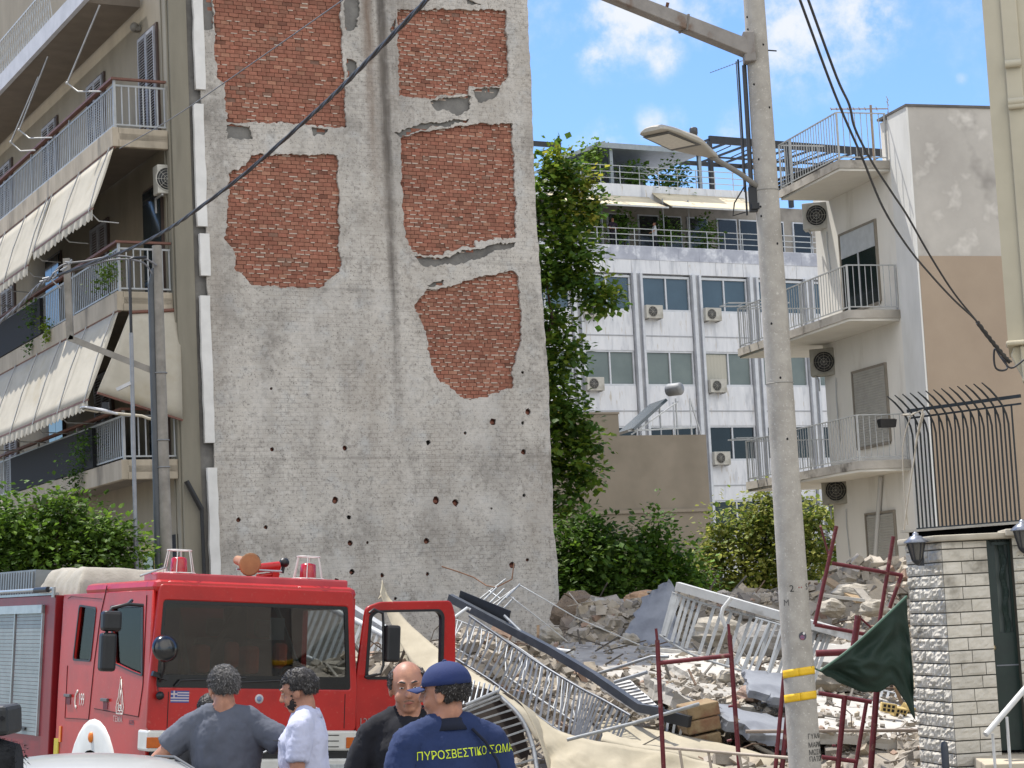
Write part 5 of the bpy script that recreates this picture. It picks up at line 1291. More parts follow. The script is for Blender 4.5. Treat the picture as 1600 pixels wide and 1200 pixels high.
def glass_mat(name, tint, rough=.02, refl=1.0):
    m = bpy.data.materials.new(name); m.use_nodes = True; n, l = m.node_tree.nodes, m.node_tree.links; n.clear()
    o = n.new('ShaderNodeOutputMaterial'); t = n.new('ShaderNodeBsdfTransparent'); t.inputs[0].default_value = (*tint, 1); g = n.new('ShaderNodeBsdfGlossy'); g.inputs['Roughness'].default_value = rough
    f = n.new('ShaderNodeFresnel'); f.inputs[0].default_value = 1.5; k = n.new('ShaderNodeMath'); k.operation = 'MULTIPLY'; k.inputs[1].default_value = refl; k.use_clamp = True; l.new(f.outputs[0], k.inputs[0]); x = n.new('ShaderNodeMixShader')
    l.new(k.outputs[0], x.inputs[0]); l.new(t.outputs[0], x.inputs[1]); l.new(g.outputs[0], x.inputs[2]); l.new(x.outputs[0], o.inputs[0]); return m
M_wind = glass_mat('windscreen_glass', (.50, .52, .52), .02, 1.2); M_sideg = glass_mat('side_window_glass', (.25, .26, .26), .02, .5)
TR = bpy.data.objects.new('fire_engine', None); COL.objects.link(TR); TR.matrix_world = TM
tag(TR, 'red fire engine with its passenger door open and two caged red beacons', 'fire engine')
W = tp(553, 1077, y=0).x
zt = tp(400, 925, y=.1).z; zbm = tp(400, 1141, y=0).z; zg = -(TA.z)+.0
print('truck W', W, 'ztop', zt, 'bumper', zbm, 'ground', zg)
LC = 2.15     # cab length
Zr = zt-.03
# front panel with windscreen opening
wl_ = tp(240, 938, y=0); wr_ = tp(536, 944, y=0)
zw1 = (wl_.z+wr_.z)/2+.005
out = rpoly([(-.02, zbm), (W+.02, zbm), (W+.02, .05), (W-.06, Zr+.06), (.05, Zr+.06), (-.02, .05)], .05)
hole = rpoly([(.035, .02), (W-.03, .02), (W-.095, zw1), (.075, zw1)], .05)
plate('front_panel', out, [hole], .07, M_red, TR, Matrix.Translation((0, .06, 0)) @ XZ, .015)
# black windscreen surround and glass
ho2 = rpoly([(.09, .17), (W-.10, .17), (W-.15, zw1-.05), (.12, zw1-.05)], .05)
ws = plate('windscreen', rpoly([(.04, .022), (W-.035, .022), (W-.10, zw1-.004), (.08, zw1-.004)], .05), [ho2], .02, mat('windscreen_border', '0b0c0e', rough=.25), TR, Matrix.Translation((0, .02, 0)) @ XZ)
plate('glass', ho2, [], .004, M_wind, ws, Matrix.Translation((0, .025, 0)) @ XZ)
b = MB()
for (x0, x1, z) in ((.25, 1.05, .10), (.95, 1.75, .09)): b.tube([(x0, -.03, .05), (x0+.05, -.035, z+.01), (x1, -.025, z+.05)], .011, 6)
b.obj('wiper', M_black, ws)
b = MB(); b.box(1.35, 1.52, .05, .056, zw1-.40, zw1-.16); b.obj('notice', mat('grey_paper', '9a9a98', rough=.8), ws)
# roof
b = MB(); b.box(-.015, W+.015, -.005, LC, Zr-.03, Zr+.12); b.obj('roof', M_red, TR, bevel=.075)
b = MB(); b.box(.05, W-.05, .12, .50, Zr+.10, Zr+.20); b.obj('roof_sign', mat('roof_sign_red', 'b0303a', '9f2731', 4, .4, coat=.3), TR, bevel=.02)
# near side (x=0): panels with window openings
def t2(x, y): r = tp(x, y, x=0); return (r.y, r.z)
yb = LC
dw = [t2(176, 948), t2(226, 946), t2(225, 1056), t2(205, 1048), t2(180, 1036)]
rw_ = [t2(127, 946), t2(153, 950), t2(144, 1033), t2(117, 1031)]
print('door window', dw, rw_, 'cab rear', t2(110, 940), t2(88, 1150))
yb = t2(95, 1040)[0]
YZ = Matrix(((0, 0, 1, 0), (1, 0, 0, 0), (0, 1, 0, 0), (0, 0, 0, 1)))   # plate xy -> y,z ; thickness +x
zsill = zbm-.38
wa = [t2(112, 1172), t2(120, 1145), t2(135, 1128), t2(160, 1125), t2(175, 1140), t2(186, 1180)]
wc = (sum(p[0] for p in (wa[0], wa[-1]))/2, zbm-.55)
wrad = abs(wa[0][0]-wa[-1][0])/2*1.06
wc = (wc[0], t2(160, 1124)[1]-1.32*wrad)
arch = [(wc[0]+wrad*1.0*math.cos(R_(a)), wc[1]+wrad*1.25*math.sin(R_(a))) for a in range(0, 181, 15)]
side_out = [(.061, Zr), (.061, zsill)] + [p for p in [(arch[0][0]*0+max(.1, wc[0]-wrad), zsill)]] + [(wc[0]+wrad*math.cos(R_(180-a)), wc[1]+wrad*1.2*math.sin(R_(180-a))) for a in range(15, 180, 15) if wc[1]+wrad*1.2*math.sin(R_(180-a)) > zsill] + [(wc[0]+wrad, zsill), (yb, zsill), (yb, 0), (yb-.04, Zr)]
sp_ = plate('side_panel', side_out, [rpoly(dw, .05), rpoly(rw_, .04)], .05, M_red, TR, Matrix.Translation((-.018, 0, 0)) @ YZ, .008)
for P_w in (dw, rw_): plate('side_window', rpoly(P_w, .04), [], .004, M_sideg, sp_, Matrix.Translation((.01, 0, 0)) @ YZ)
for P_w in (dw, rw_):
    cx = sum(p[0] for p in P_w)/len(P_w); cz = sum(p[1] for p in P_w)/len(P_w)
    plate('window_seal', rpoly([(cx+(p[0]-cx)*1.04, cz+(p[1]-cz)*1.03) for p in P_w], .05), [rpoly([(cx+(p[0]-cx)*.95, cz+(p[1]-cz)*.96) for p in P_w], .04)], .006, M_black, sp_, Matrix.Translation((-.026, 0, 0)) @ YZ)
# door shut lines, handles
def tline(pts, r=.006, name='shut_line', mm=None, x=-.020):
    b = MB(); b.tube([Vector((x, *t2(*p))) for p in pts], r, 5); return b.obj(name, mm or mat('shut_line_dark', '3c0c0d', rough=.8), TR)
tline([(170, 915), (160, 960), (150, 1035), (141, 1124)]); tline([(232, 930), (226, 1070), (219, 1120), (150, 1107)]); tline([(108, 1040), (104, 1122), (141, 1124)], .005)
tline([(109, 935), (114, 932), (162, 936)], .004)
for (x, y) in ((110, 1087), (168, 1094)):
    c = t2(x, y); b = MB(); b.box(-.05, -.021, c[0]-.10, c[0]+.10, c[1]-.015, c[1]+.02); h = b.obj('door_handle', mat('handle_grey', '55504f', rough=.4), TR, bevel=.006)
    b = MB(); b.box(-.024, -.0185, c[0]-.07, c[0]+.07, c[1]-.10, c[1]-.018); b.obj('handle_recess', mat('recess_red', '6d1016', rough=.5), h, bevel=.01)
b = MB(); c = t2(122, 1092)
def side_text(body, x, y, h, mm, wid=1.0, name='lettering'):
    c = t2(x, y); me = text_mesh(body, h, .001)
    for v in me.vertices: v.co = Vector((-.0215-v.co.z, c[0]-v.co.x*wid, c[1]+v.co.y))
    me.flip_normals(); me.materials.append(mm); return mk(name, me, TR)
M_letw = mat('white_lettering', 'd8cfc6', rough=.5)
side_text('199', 130, 1094, .20, M_letw, .62)
b = MB(); c = t2(122, 1092); b.tube([(-.023, c[0]-.03, c[1]+.09), (-.023, c[0]+.02, c[1]+.04), (-.023, c[0]+.03, c[1]-.04), (-.023, c[0]+.01, c[1]-.09)], .010, 6); b.ball((-.023, c[0]-.035, c[1]+.085), (.008, .025, .02), 8, 6); b.ball((-.023, c[0]-.0, c[1]-.09), (.008, .025, .02), 8, 6); b.obj('telephone_mark', M_letw, TR)
side_text('Τ.Ε.Μ.Α.', 187, 1124, .085, mat('grey_lettering', 'b8a9a4', rough=.6), .9); side_text('1225', 208, 1129, .07, mat('dark_number', '4e4a55', rough=.5), 1.15, 'number')
# flame emblem on the door
c = t2(191, 1092)
fl = [(-.075, -.16), (-.09, -.08), (-.065, -.02), (-.05, .05), (-.025, .10), (-.01, .21), (.0, .15), (.012, .23), (.02, .13), (.035, .09), (.045, .02), (.07, -.02), (.09, -.09), (.075, -.16)]
b = MB(); b.tube([(-.022, c[0]+x*1.2, c[1]+z) for x, z in fl+[fl[0]]], .007, 5)
b.tube([(-.022, c[0]+x*.5*1.2, c[1]+z*.6-.03) for x, z in fl+[fl[0]]], .005, 5)
b.ring((-.022, c[0], c[1]-.10), .035, .005, 14, 4, 'x'); b.tube([(-.022, c[0]-.07, c[1]-.05), (-.022, c[0]+.07, c[1]-.13)], .004, 4); b.tube([(-.022, c[0]+.07, c[1]-.05), (-.022, c[0]-.07, c[1]-.13)], .004, 4)
for k in range(5): b.box(-.024, -.019, c[0]-.07+k*.03, c[0]-.055+k*.03, c[1]-.165, c[1]-.145)
b.obj('flame_emblem', M_letw, TR)
# wheel arch, wheel, markers
b = MB(); n = 16
def archpt(a, r, x): return (x, wc[0]+r*math.cos(a), wc[1]+r*1.2*math.sin(a))
vs = []
for i in range(n+1):
    a = math.pi*i/n
    for (r, x) in ((wrad*.74, -.05), (wrad*1.02, -.05), (wrad*1.10, -.02), (wrad*1.10, .05), (wrad*.74, .25)): vs.append(archpt(a, r, x))
b.add(vs, [(i*5+k, i*5+k+1, (i+1)*5+k+1, (i+1)*5+k) for i in range(n) for k in range(4)], None, True)
b.obj('wheel_arch', mat('white_arch', 'cfcfca', 'bdbdb7', 3, .5), TR)
def wheel(x, y, r=.48, inner=1):
    b = MB(); z0 = zg+r+.03; M_ = Matrix.Translation((x, y, z0)) @ Matrix.Rotation(math.pi/2*inner, 4, 'Y')
    b.lathe([(r*.55, -.13), (r*.95, -.13), (r, -.09), (r, .09), (r*.95, .13), (r*.55, .13)], 28, M_); w = b.obj('wheel', M_tyre, TR)
    b = MB(); b.lathe([(.001, -.06), (r*.2, -.10), (r*.25, -.05), (r*.5, -.02), (r*.56, -.12)], 20, M_); b.obj('rim', M_silver, w)
wheel(.17, wc[0]); wheel(W-.17, wc[0], inner=-1); wheel(.17, 4.7); wheel(W-.17, 4.7, inner=-1)
b = MB(); c = t2(150, 1152); b.ball((-.06, c[0], c[1]), (.03, .05, .06)); b.obj('side_indicator', mat('orange_lens', 'd07012', rough=.3), TR)
c = t2(97, 1147); b = MB(); b.box(-.03, -.019, c[0]-.03, c[0]+.03, c[1]-.09, c[1]+.09); b.obj('side_marker', MATS['orange_lens'], TR)
c = t2(91, 1162); b = MB(); b.box(-.032, -.019, c[0]-.08, c[0]+.06, c[1]-.13, c[1]+.06); b.obj('warning_sticker', mat('yellow_sticker', 'c4b338', 'a5962e', 60, .6), TR)
# far side: jamb panels without the door, open door in the plane of the front
b = MB(); b.box(W-.05, W+.015, .061, .12, zsill, Zr); b.box(W-.05, W+.015, 1.25, yb, zsill, Zr); b.box(W-.05, W+.015, .121, 1.249, Zr-.12, Zr); b.box(W-.05, W+.015, .121, 1.249, zsill, zbm-.1); b.obj('far_side_panel', M_red, TR)
b = MB(); b.box(.06, W-.06, yb-.05, yb, .95, Zr); b.box(.06, W-.06, yb-.05, yb, zsill, .3); b.box(.06, .5, yb-.05, yb, .301, .949); b.box(W-.35, W-.06, yb-.05, yb, .301, .949); b.obj('cab_rear_wall', mat('cab_lining', '3a3733', '302d2a', 3, .9), TR)
b = MB(); b.box(.06, W-.06, .1, yb-.06, zsill, zsill+.35); b.box(.08, W-.05, .10, .5, zsill+.351, .02); b.obj('dashboard', M_black, TR)
b = MB(); b.box(.04, W-.04, .08, yb-.06, Zr-.06, Zr-.032); b.obj('headlining', MATS['cab_lining'], TR)
def seat(x, jacket):
    b = MB(); b.box(x-.24, x+.24, .85, 1.3, zsill+.36, .0); b.box(x-.23, x+.23, 1.25, 1.38, -.02, .58); b.box(x-.11, x+.11, 1.27, 1.36, .60, .80); s = b.obj('seat', mat('seat_cloth', '1b1d21', '25272b', 10, .95), TR, bevel=.05)
    if jacket:
        b = MB(); b.box(x-.27, x-.08, 1.18, 1.42, .18, .50); b.box(x+.10, x+.27, 1.18, 1.42, .24, .54); b.obj('orange_cover', mat('orange_cloth', 'd0531a', 'b8450f', 8, .85), s, bevel=.05)
seat(.62, False); seat(1.25, True); seat(1.85, True)
b = MB(); b.ring((1.9-.0, .55, .08), .22, .018, 24, 6); b.obj('steering_wheel', M_black, TR)
b = MB(); b.box(.10, .36, .20, .24, .10, zw1-.02); b.obj('blue_curtain', mat('dark_blue_cloth', '1d2748', rough=.9), TR)
b = MB(); b.beam((.80, .9, .05), (.55, .8, zw1), .05, .05); b.beam((1.0, 1.3, .05), (1.5, 1.2, zw1), .13, .05); b.beam((1.85, 1.0, zw1), (2.05, .8, .3), .05, .04); b.obj('seat_belt', mat('grey_belt', '4c4a46', rough=.8), TR)
# open door
a = tp(570, 1060, y=.10)
def dp(x, y): r = tp(x, y, y=.12); return (r.x, r.z)
door_out = rpoly([dp(556, 1056), dp(571, 950), dp(592, 942), dp(702, 940), dp(708, 962), dp(708, 1200), dp(700, 1235), dp(560, 1240), dp(553, 1100)], .05)
door_hole = rpoly([dp(569, 1060), dp(576, 962), dp(584, 955), dp(684, 953), dp(690, 962), dp(688, 1052), dp(620, 1060)], .05)
DR = plate('open_door', door_out, [door_hole], .05, M_red, TR, Matrix.Translation((0, .13, 0)) @ XZ, .012)
cx = sum(p[0] for p in door_hole)/len(door_hole); cz = sum(p[1] for p in door_hole)/len(door_hole)
plate('window_seal', [(cx+(p[0]-cx)*1.03, cz+(p[1]-cz)*1.03) for p in door_hole], [[(cx+(p[0]-cx)*.95, cz+(p[1]-cz)*.95) for p in door_hole]], .065, M_black, DR, Matrix.Translation((0, .137, 0)) @ XZ)
me = text_mesh('1225', .11, .002)
c = dp(571, 1128)
me.transform(Matrix.Translation((c[0], .072, c[1])) @ XZ); me.materials.append(mat('silver_number', '9c8d8c', rough=.3, metal=.6)); mk('number', me, DR)
def dq(x, y, d=.0): r = tp(x, y, y=d); return Vector((r.x, d, r.z))
b = MB(); b.tube([dq(577, 958), dq(584, 952), dq(598, 958), dq(599, 975), dq(599, 1040), dq(594, 1053), dq(570, 1058)], .016, 8); mi = b.obj('mirror_arm', M_black, DR)
b = MB(); c = dq(612, 1005, -.03); b.box(c.x-.09, c.x+.09, -.09, .02, c.z-.21, c.z+.20); b.obj('mirror', M_black, DR, bevel=.03)
# mirrors on the near side
def nq(x, y, d=-.12): r = tp(x, y, y=d); return Vector((r.x, d, r.z))
b = MB(); b.tube([nq(224, 946), nq(200, 944), nq(175, 950), nq(168, 962), nq(166, 1000), nq(164, 1046)], .018, 8); b.tube([nq(200, 944), nq(206, 938, -.05)], .02, 6); b.obj('mirror_arm', M_black, TR)
for (x0, y0, x1, y1) in ((157, 955, 188, 986), (153, 989, 180, 1049)):
    a = nq(x0, y1, -.18); c = nq(x1, y0, -.18); b = MB(); b.box(a.x, c.x, -.27, -.13, a.z, c.z); b.obj('mirror', M_black, TR, bevel=.035)
c = nq(258, 1013, -.30); b = MB(); M_ = Matrix.Translation(c) @ Matrix.Rotation(R_(80), 4, 'X'); b.lathe([(.0, .09), (.07, .085), (.12, .05), (.145, .0), (.14, -.012), (.0, -.015)], 24, M_); rm = b.obj('round_mirror', mat('gloss_black', '101418', rough=.2, coat=.5), TR)
b = MB(); b.tube([c+Vector((0, .02, -.13)), nq(256, 1045, -.2), nq(250, 1065, -.05)], .014, 6); b.beam(nq(238, 1052, -.08), nq(262, 1060, -.08), .06, .05); b.tube([nq(245, 1058, -.05), nq(247, 1080, -.05)], .006, 5); b.obj('mirror_bracket', M_black, TR)
c = nq(250, 1087, -.06); b = MB(); b.ball(c, .045); b.obj('marker_ball', M_black, TR)
# Greek flag sticker, badge, emblem
c0 = tp(267, 1079, y=-.012); c1 = tp(295, 1098, y=-.012); w = c1.x-c0.x; h = c0.z-c1.z
b = MB(); b.box(c0.x, c1.x, -.0125, -.0105, c1.z, c0.z); fg = b.obj('flag_sticker', mat('flag_white', 'b3a9ac', rough=.5), TR)
b = MB(); M_fb = mat('flag_blue', '2f4180', rough=.5)
for k in range(5):
    zt_f = c0.z-h*(2*k)/9; x0_ = c0.x+(w*.37 if k < 3 else 0); b.box(x0_, c1.x, -.0135, -.0126, zt_f-h/9, zt_f)
b.box(c0.x, c0.x+w*.36, -.0135, -.0126, c0.z-h*5/9, c0.z); b.obj('flag_stripes', M_fb, fg)
b = MB(); b.box(c0.x+w*.14, c0.x+w*.22, -.0145, -.0136, c0.z-h*5/9, c0.z); b.box(c0.x, c0.x+w*.36, -.0146, -.01455, c0.z-h*3.2/9, c0.z-h*1.9/9); b.obj('flag_cross', MATS['flag_white'], fg)
c = tp(405, 1092, y=-.012); b = MB(); M_ = Matrix.Translation((c.x, -.0106, c.z)) @ Matrix.Rotation(math.pi/2, 4, 'X'); b.lathe([(.001, .0), (.05, 0), (.05, .002), (.001, .002)], 20, M_); bd = b.obj('round_badge', mat('badge_silver', 'b9b4b6', rough=.4), TR)
b = MB(); b.lathe([(.001, .0025), (.03, .0025), (.03, .004), (.001, .004)], 16, M_); b.obj('badge_centre', mat('badge_blue', '6e7f9c', rough=.4), bd)
# front shut lines
for x in (tp(262, 1100, y=0).x, tp(538, 1100, y=0).x): b = MB(); b.box(x-.005, x+.005, -.0125, -.0104, zbm+.02, -.01); b.obj('panel_gap', MATS['shut_line_dark'], TR)
# bumper and grille
b = MB(); b.box(-.04, W+.04, -.06, .25, zbm-.22, zbm-.001); b.box(-.04, W+.04, -.08, .3, zbm-.62, zbm-.30); b.obj('bumper', M_wht, TR, bevel=.025)
b = MB(); b.box(.02, W-.02, -.03, .2, zbm-.30, zbm-.221); b.obj('bumper_gap', M_black, TR)
for (xa, xb) in ((229, 262), (541, 553)):
    a = tp(xa, 1152, y=-.065); c = tp(xb, 1169, y=-.065); b = MB(); b.box(a.x, c.x, -.072, -.061, c.z, a.z); b.obj('indicator', mat('amber_lens', 'b55a10', 'a34e0c', 30, .25), TR, bevel=.008)
b = MB()
for k in range(4):
    z = zbm-.045-k*.062
    for (xa, xb) in ((430, 448), (452, 470), (300, 400), (478, 530)): a = tp(xa, 1150, y=-.065).x; c = tp(xb, 1150, y=-.065).x; b.box(a, c, -.0635, -.0605, z-.010, z)
b.obj('grille_slot', M_black, TR)
c = tp(406, 1152, y=-.09)
b = MB(); M_ = Matrix.Translation((c.x, -.062, c.z)) @ Matrix.Rotation(math.pi/2, 4, 'X'); b.lathe([(.001, 0), (.16, 0), (.16, .02), (.001, .02)], 28, M_); em = b.obj('front_emblem', M_black, TR)
b = MB(); b.ring((c.x, -.09, c.z), .165, .014, 32, 8)
for k in range(3): w = math.pi/2+k*2*math.pi/3; b.prism([(c.x+.15*math.cos(w), c.z+.15*math.sin(w)), (c.x+.022*math.cos(w+1.05), c.z+.022*math.sin(w+1.05)), (c.x+.022*math.cos(w-1.05), c.z+.022*math.sin(w-1.05))], -.098, -.085)
b.obj('emblem_ring', mat('chrome', 'c8c8c8', rough=.2, metal=.9), em)
for x in (.22, W-.22): b = MB(); b.box(x-.17, x+.17, -.09, -.081, zbm-.52, zbm-.36); b.obj('headlight', mat('headlight_glass', 'b4b9ba', '9a9fa0', 20, .15), TR, bevel=.01)
# body behind the cab
BX = -.06; y0_ = t2(72, 1040)[0]; yb2 = y0_+4.2
zrail = tp(40, 936, x=BX).z; zbot = tp(40, 1165, x=BX).z
print('body', y0_, zrail, zbot, yb)
b = MB(); b.box(BX+.0, W+.06, yb+.12, yb2, zsill-.1, zrail+.03); b.obj('body', M_reddk, TR, bevel=.01)
a0 = tp(68, 1000, x=BX).y
zs0 = tp(60, 1150, x=BX).z; zs1 = tp(70, 945, x=BX).z
for k in range(3):
    ya = a0+k*1.02
    b = MB(); z = zs0
    while z < zs1-.10: b.box(BX-.012, BX-.001, ya+.03, ya+.99, z+.002, z+.042); z += .045
    sh_ = b.obj('roller_shutter', M_silver, TR)
    b = MB(); b.box(BX-.03, BX-.001, ya, ya+.029, zs0, zs1); b.box(BX-.045, BX-.001, ya, ya+1.02, zs1-.099, zs1); b.obj('shutter_frame', mat('bright_aluminium', 'a6acae', '93999b', 6, .35, .5), sh_)
    c = tp(38, 1139, x=BX); b = MB(); b.beam((BX-.03, ya+.4, zs0+.07), (BX-.03, ya+.6, zs0+.07), .025, .03); b.obj('shutter_handle', M_black, sh_)
b = MB(); b.tube([(BX-.02, yb+.15, zrail+.10), (BX-.02, yb2, zrail+.10)], .022, 8); b.tube([(BX-.02, yb+.15, zrail+.0), (BX-.02, yb+.15, zrail+.12)], .022, 6); b.box(BX-.01, BX+.04, yb+.13, yb2, zrail+.031, zrail+.06); b.obj('roof_rail', MATS['bright_aluminium'], TR)
zl1 = tp(15, 893, x=BX+.1).z
b = MB(); b.box(BX+.12, .9, yb+1.25, yb2, zrail+.031, zl1); y = yb+1.3
while y < yb2: b.box(BX+.10, BX+.119, y, y+.05, zrail+.05, zl1-.02); y += .10
b.obj('roof_locker', mat('corrugated_alloy', '7f8486', '6f7476', 6, .5, .3), TR)
c = tp(60, 922, x=BX-.05); b = MB(); b.tube([(BX-.05, c.y+.1, c.z), (BX-.05, c.y-.35, c.z)], .035, 10); b.obj('suction_pipe', M_black, TR)
# tarpaulin over the hose reel
b = MB(); zt2 = tp(120, 890, x=.3).z
def tf(i, j):
    x = .05+1.3*i; e = min(1, min(i, 1-i)*9); f = min(1, min(j, 1-j)*7)
    z = zrail+.03+(zt2-zrail-.03)*min(e, f)**.5*(1+.05*math.sin(j*11)*e+.10*noise.noise(Vector((x*4, j*9, 3))))
    return (x+.05*noise.noise(Vector((j*8, i*5, 1))), yb-.35+1.5*j, z)
b.grid(tf, 40, 40); b.obj('tarpaulin', mat('grey_tarpaulin', 'a09a8e', '8d877b', 5, .85, bump=.006), TR)
# beacons
for (px_, py_, nm_) in ((279, 888, 0), (481, 896, 1)):
    c = tp(px_, py_+8, y=.30); cz = Zr+.20; x = c.x; y = .30
    b = MB(); b.lathe([(.095, 0), (.092, .05), (.085, .16), (.06, .175), (.0, .18)], 20, Matrix.Translation((x, y, cz))); be = b.obj('beacon', mat('red_beacon_lens', 'b3121c', '8f0d16', 14, .25, coat=.4), TR)
    b = MB(); 
    for k in range(6):
        w = k*math.pi/3; b.tube([(x+.18*math.cos(w), y+.18*math.sin(w), cz), (x+.13*math.cos(w), y+.13*math.sin(w), cz+.25)], .006, 5)
    b.ring((x, y, cz+.25), .13, .006, 18, 5, 'z'); b.ring((x, y, cz+.005), .18, .006, 18, 5, 'z'); b.obj('beacon_cage', mat('white_wire', 'cfcac6', rough=.4), be)
# water monitor, loudspeaker, aerial
c = tp(385, 880, y=.45); b = MB(); M_ = Matrix.Translation((c.x, .45, c.z)) @ Matrix.Rotation(-math.pi/2+R_(10), 4, 'X'); b.lathe([(.05, -.25), (.06, -.1), (.10, .05), (.13, .10), (.11, .10)], 18, M_ @ Matrix.Rotation(math.pi, 4, 'X')); b.obj('loudspeaker', mat('tan_horn', 'a5764f', '8f6443', 8, .5), TR)
a = tp(402, 888, y=.7); c = tp(436, 884, y=.7); b = MB(); b.tube([a, c], .05, 12); b.tube([a+Vector((0, 0, -.09)), c+Vector((0, 0, -.09))], .025, 8); b.beam(a.lerp(c, .8)+Vector((0, 0, .03)), a.lerp(c, .8)+Vector((0, 0, -.25)), .08, .08); b.obj('water_monitor', M_red, TR)
for (x, y) in ((398, 874), (444, 879)): 
    c = tp(x, y, y=.7); b = MB(); b.lathe([(.03, -.05), (.05, -.03), (.055, .0), (.05, .03), (.03, .05)], 14, Matrix.Translation(c) @ Matrix.Rotation(math.pi/2, 4, 'Y')); b.tube([c, c+Vector((-.02, 0, -.12))], .02, 6); b.obj('monitor_cap', M_black, TR)
a = tp(225, 888, y=.6); c = tp(240, 884, y=.6)
b = MB(); b.tube([tp(219, 900, y=.3), tp(260, 886, y=.3), tp(262, 896, y=.3)], .012, 6); b.tube([tp(370, 889, y=.5), tp(440, 893, y=.5)], .014, 6); b.obj('ladder_rail', MATS['bright_aluminium'], TR)
c = tp(221, 918, x=.1); b = MB(); b.lathe([(.0, -.10), (.02, -.06), (.05, .0), (.045, .02), (.0, .03)], 10, Matrix.Translation((.06, c.y, c.z))); b.obj('roof_lamp', mat('brown_lamp', '3b2320', rough=.4), TR)
b = MB(); b.box(.2, W-.2, .5, yb2-.3, zg+.5, zsill-.1); b.obj('chassis', M_black, TR)
# ================================================================== collapsed building
rnd = random.Random(77)
M_rub = mat('rubble', 'aba499', '979085', 6, .95, bump=.012, bscale=22, attr=True, c3='7d766b', s3=1.1, t3=(.54, .72))
M_slab = mat('collapsed_slab_concrete', 'aba79f', '98948c', 2.2, .92, bump=.008, bscale=16, c3='827e77', s3=1.4, t3=(.54, .7), c4='c2beb6', s4=5, t4=(.6, .68))
M_slabg = mat('blue_grey_plate', '8a8d92', '777a80', 2.5, .9, bump=.006, c3='696c72', s3=1.5)
M_tiles = mat('white_dusty_slab', 'bcb8af', 'a9a59c', 3, .9, bump=.006, c3='8d8880', s3=1.4, t3=(.55, .7))
def hmap(x, y):
    """height of the rubble heap"""
    px = 800+x/y*3190
    h = .0+1.12*max(0, min(1, (y-24.0)/11.5))
    if px > 860:
        f = max(0, min(1, (y-35.0)/1.1)); h += .95*f*f*(3-2*f)*min(1, (px-860)/40)
    if px > 1230: f = max(0, min(1, (y-29.5)/4)); h += .6*f*f*(3-2*f)*min(1, (px-1230)/90)*(1 if y < 36 else .3)
    if px < 1060:
        pts = ((400, 1.3), (560, 1.5), (730, 1.72), (860, 1.32), (950, .95), (1060, .5)); r = pts[0][1]
        for (a, ra), (c, rc_) in zip(pts, pts[1:]):
            if a <= px <= c: r = ra+(rc_-ra)*(px-a)/(c-a)
        h = max(h, r*math.exp(-((y-29.0)/2.0)**2))
    if 1010 < px < 1260 and y < 28.6: h *= .12+.88*max(0, (y-27.6))
    if y > 37.5: h *= max(0, 1-(y-37.5)/6)
    e = min(1, max(0, (x+4.6)/1.6))*min(1, max(0, (9.0-x)/1.5)); h *= e
    h += .16*noise.noise(Vector((x*.9, y*.9, 2)))*e + .10*noise.noise(Vector((x*2.7, y*2.7, 5)))*e
    return max(h, -.02)
b = MB(); NX, NY = 120, 130
b.grid(lambda i, j: (-5+14.2*i, 23.2+20*j, hmap(-5+14.2*i, 23.2+20*j)), NX, NY, (.80, .77, .72))
def rock(b, c, s, rnd, col, flat=1.0, mi=0):
    M_ = Matrix.Translation(c) @ Matrix.Rotation(rnd.uniform(0, 6.3), 4, 'Z') @ Matrix.Rotation(rnd.gauss(0, .5), 4, 'X') @ Matrix.Rotation(rnd.gauss(0, .5), 4, 'Y')
    sx_, sy_, sz_ = s*rnd.uniform(.6, 1.3), s*rnd.uniform(.5, 1.1), s*rnd.uniform(.3, .8)*flat
    vs = [M_ @ Vector((x*sx_*rnd.uniform(.7, 1.1), y*sy_*rnd.uniform(.7, 1.1), z*sz_*rnd.uniform(.7, 1.1))) for x, y, z in ((-1,-1,-1),(1,-1,-1),(1,1,-1),(-1,1,-1),(-1,-1,1),(1,-1,1),(1,1,1),(-1,1,1))]
    b.add(vs, [(0,3,2,1),(4,5,6,7),(0,1,5,4),(1,2,6,5),(2,3,7,6),(3,0,4,7)], col, mi=mi)
def rcol(rnd):
    t = rnd.random()
    if t < .62: g = rnd.uniform(.75, 1.25); return (g, g*.98, g*.95)
    if t < .78: g = rnd.uniform(.45, .7); return (g, g*.97, g*.94)
    if t < .85: g = rnd.uniform(.7, 1.0); return (g*.95, g*.72, g*.62)
    g = rnd.uniform(.9, 1.2); return (g*1.0, g*.94, g*.84)
for _ in range(19000):
    y = rnd.uniform(23.8, 40); x = rnd.uniform(-4, 8.6); h = hmap(x, y)
    if h < .1 and rnd.random() < .7: continue
    _p = 800+x/y*3190
    if 850 < _p < 1120 and 29 < y < 35 and rnd.random() < .8: continue
    px = 800+x/y*3190; s = rnd.choice((.02, .03, .03, .04, .05, .06, .08, .10))*(1.0+(.2 if (px > 1260 and y > 31) or y > 35 else 0))
    if rnd.random() < .02: s *= 2.0
    rock(b, Vector((x, y, h+s*.2)), s, rnd, rcol(rnd))
for _ in range(420):
    y = rnd.uniform(25, 38); x = rnd.uniform(-3, 8); h = hmap(x, y); a = rnd.uniform(0, 6.3); L = rnd.uniform(.2, .7)
    p = Vector((x, y, h+.05)); q = p+Vector((math.cos(a)*L, math.sin(a)*L*.6, rnd.uniform(-.1, .35))); b.beam(p, q, rnd.choice((.02, .04, .07)), rnd.choice((.015, .03)), col=rnd.choice(((.5, .38, .28), (.45, .45, .46), (1.1, 1.1, 1.1), (.3, .28, .27))))
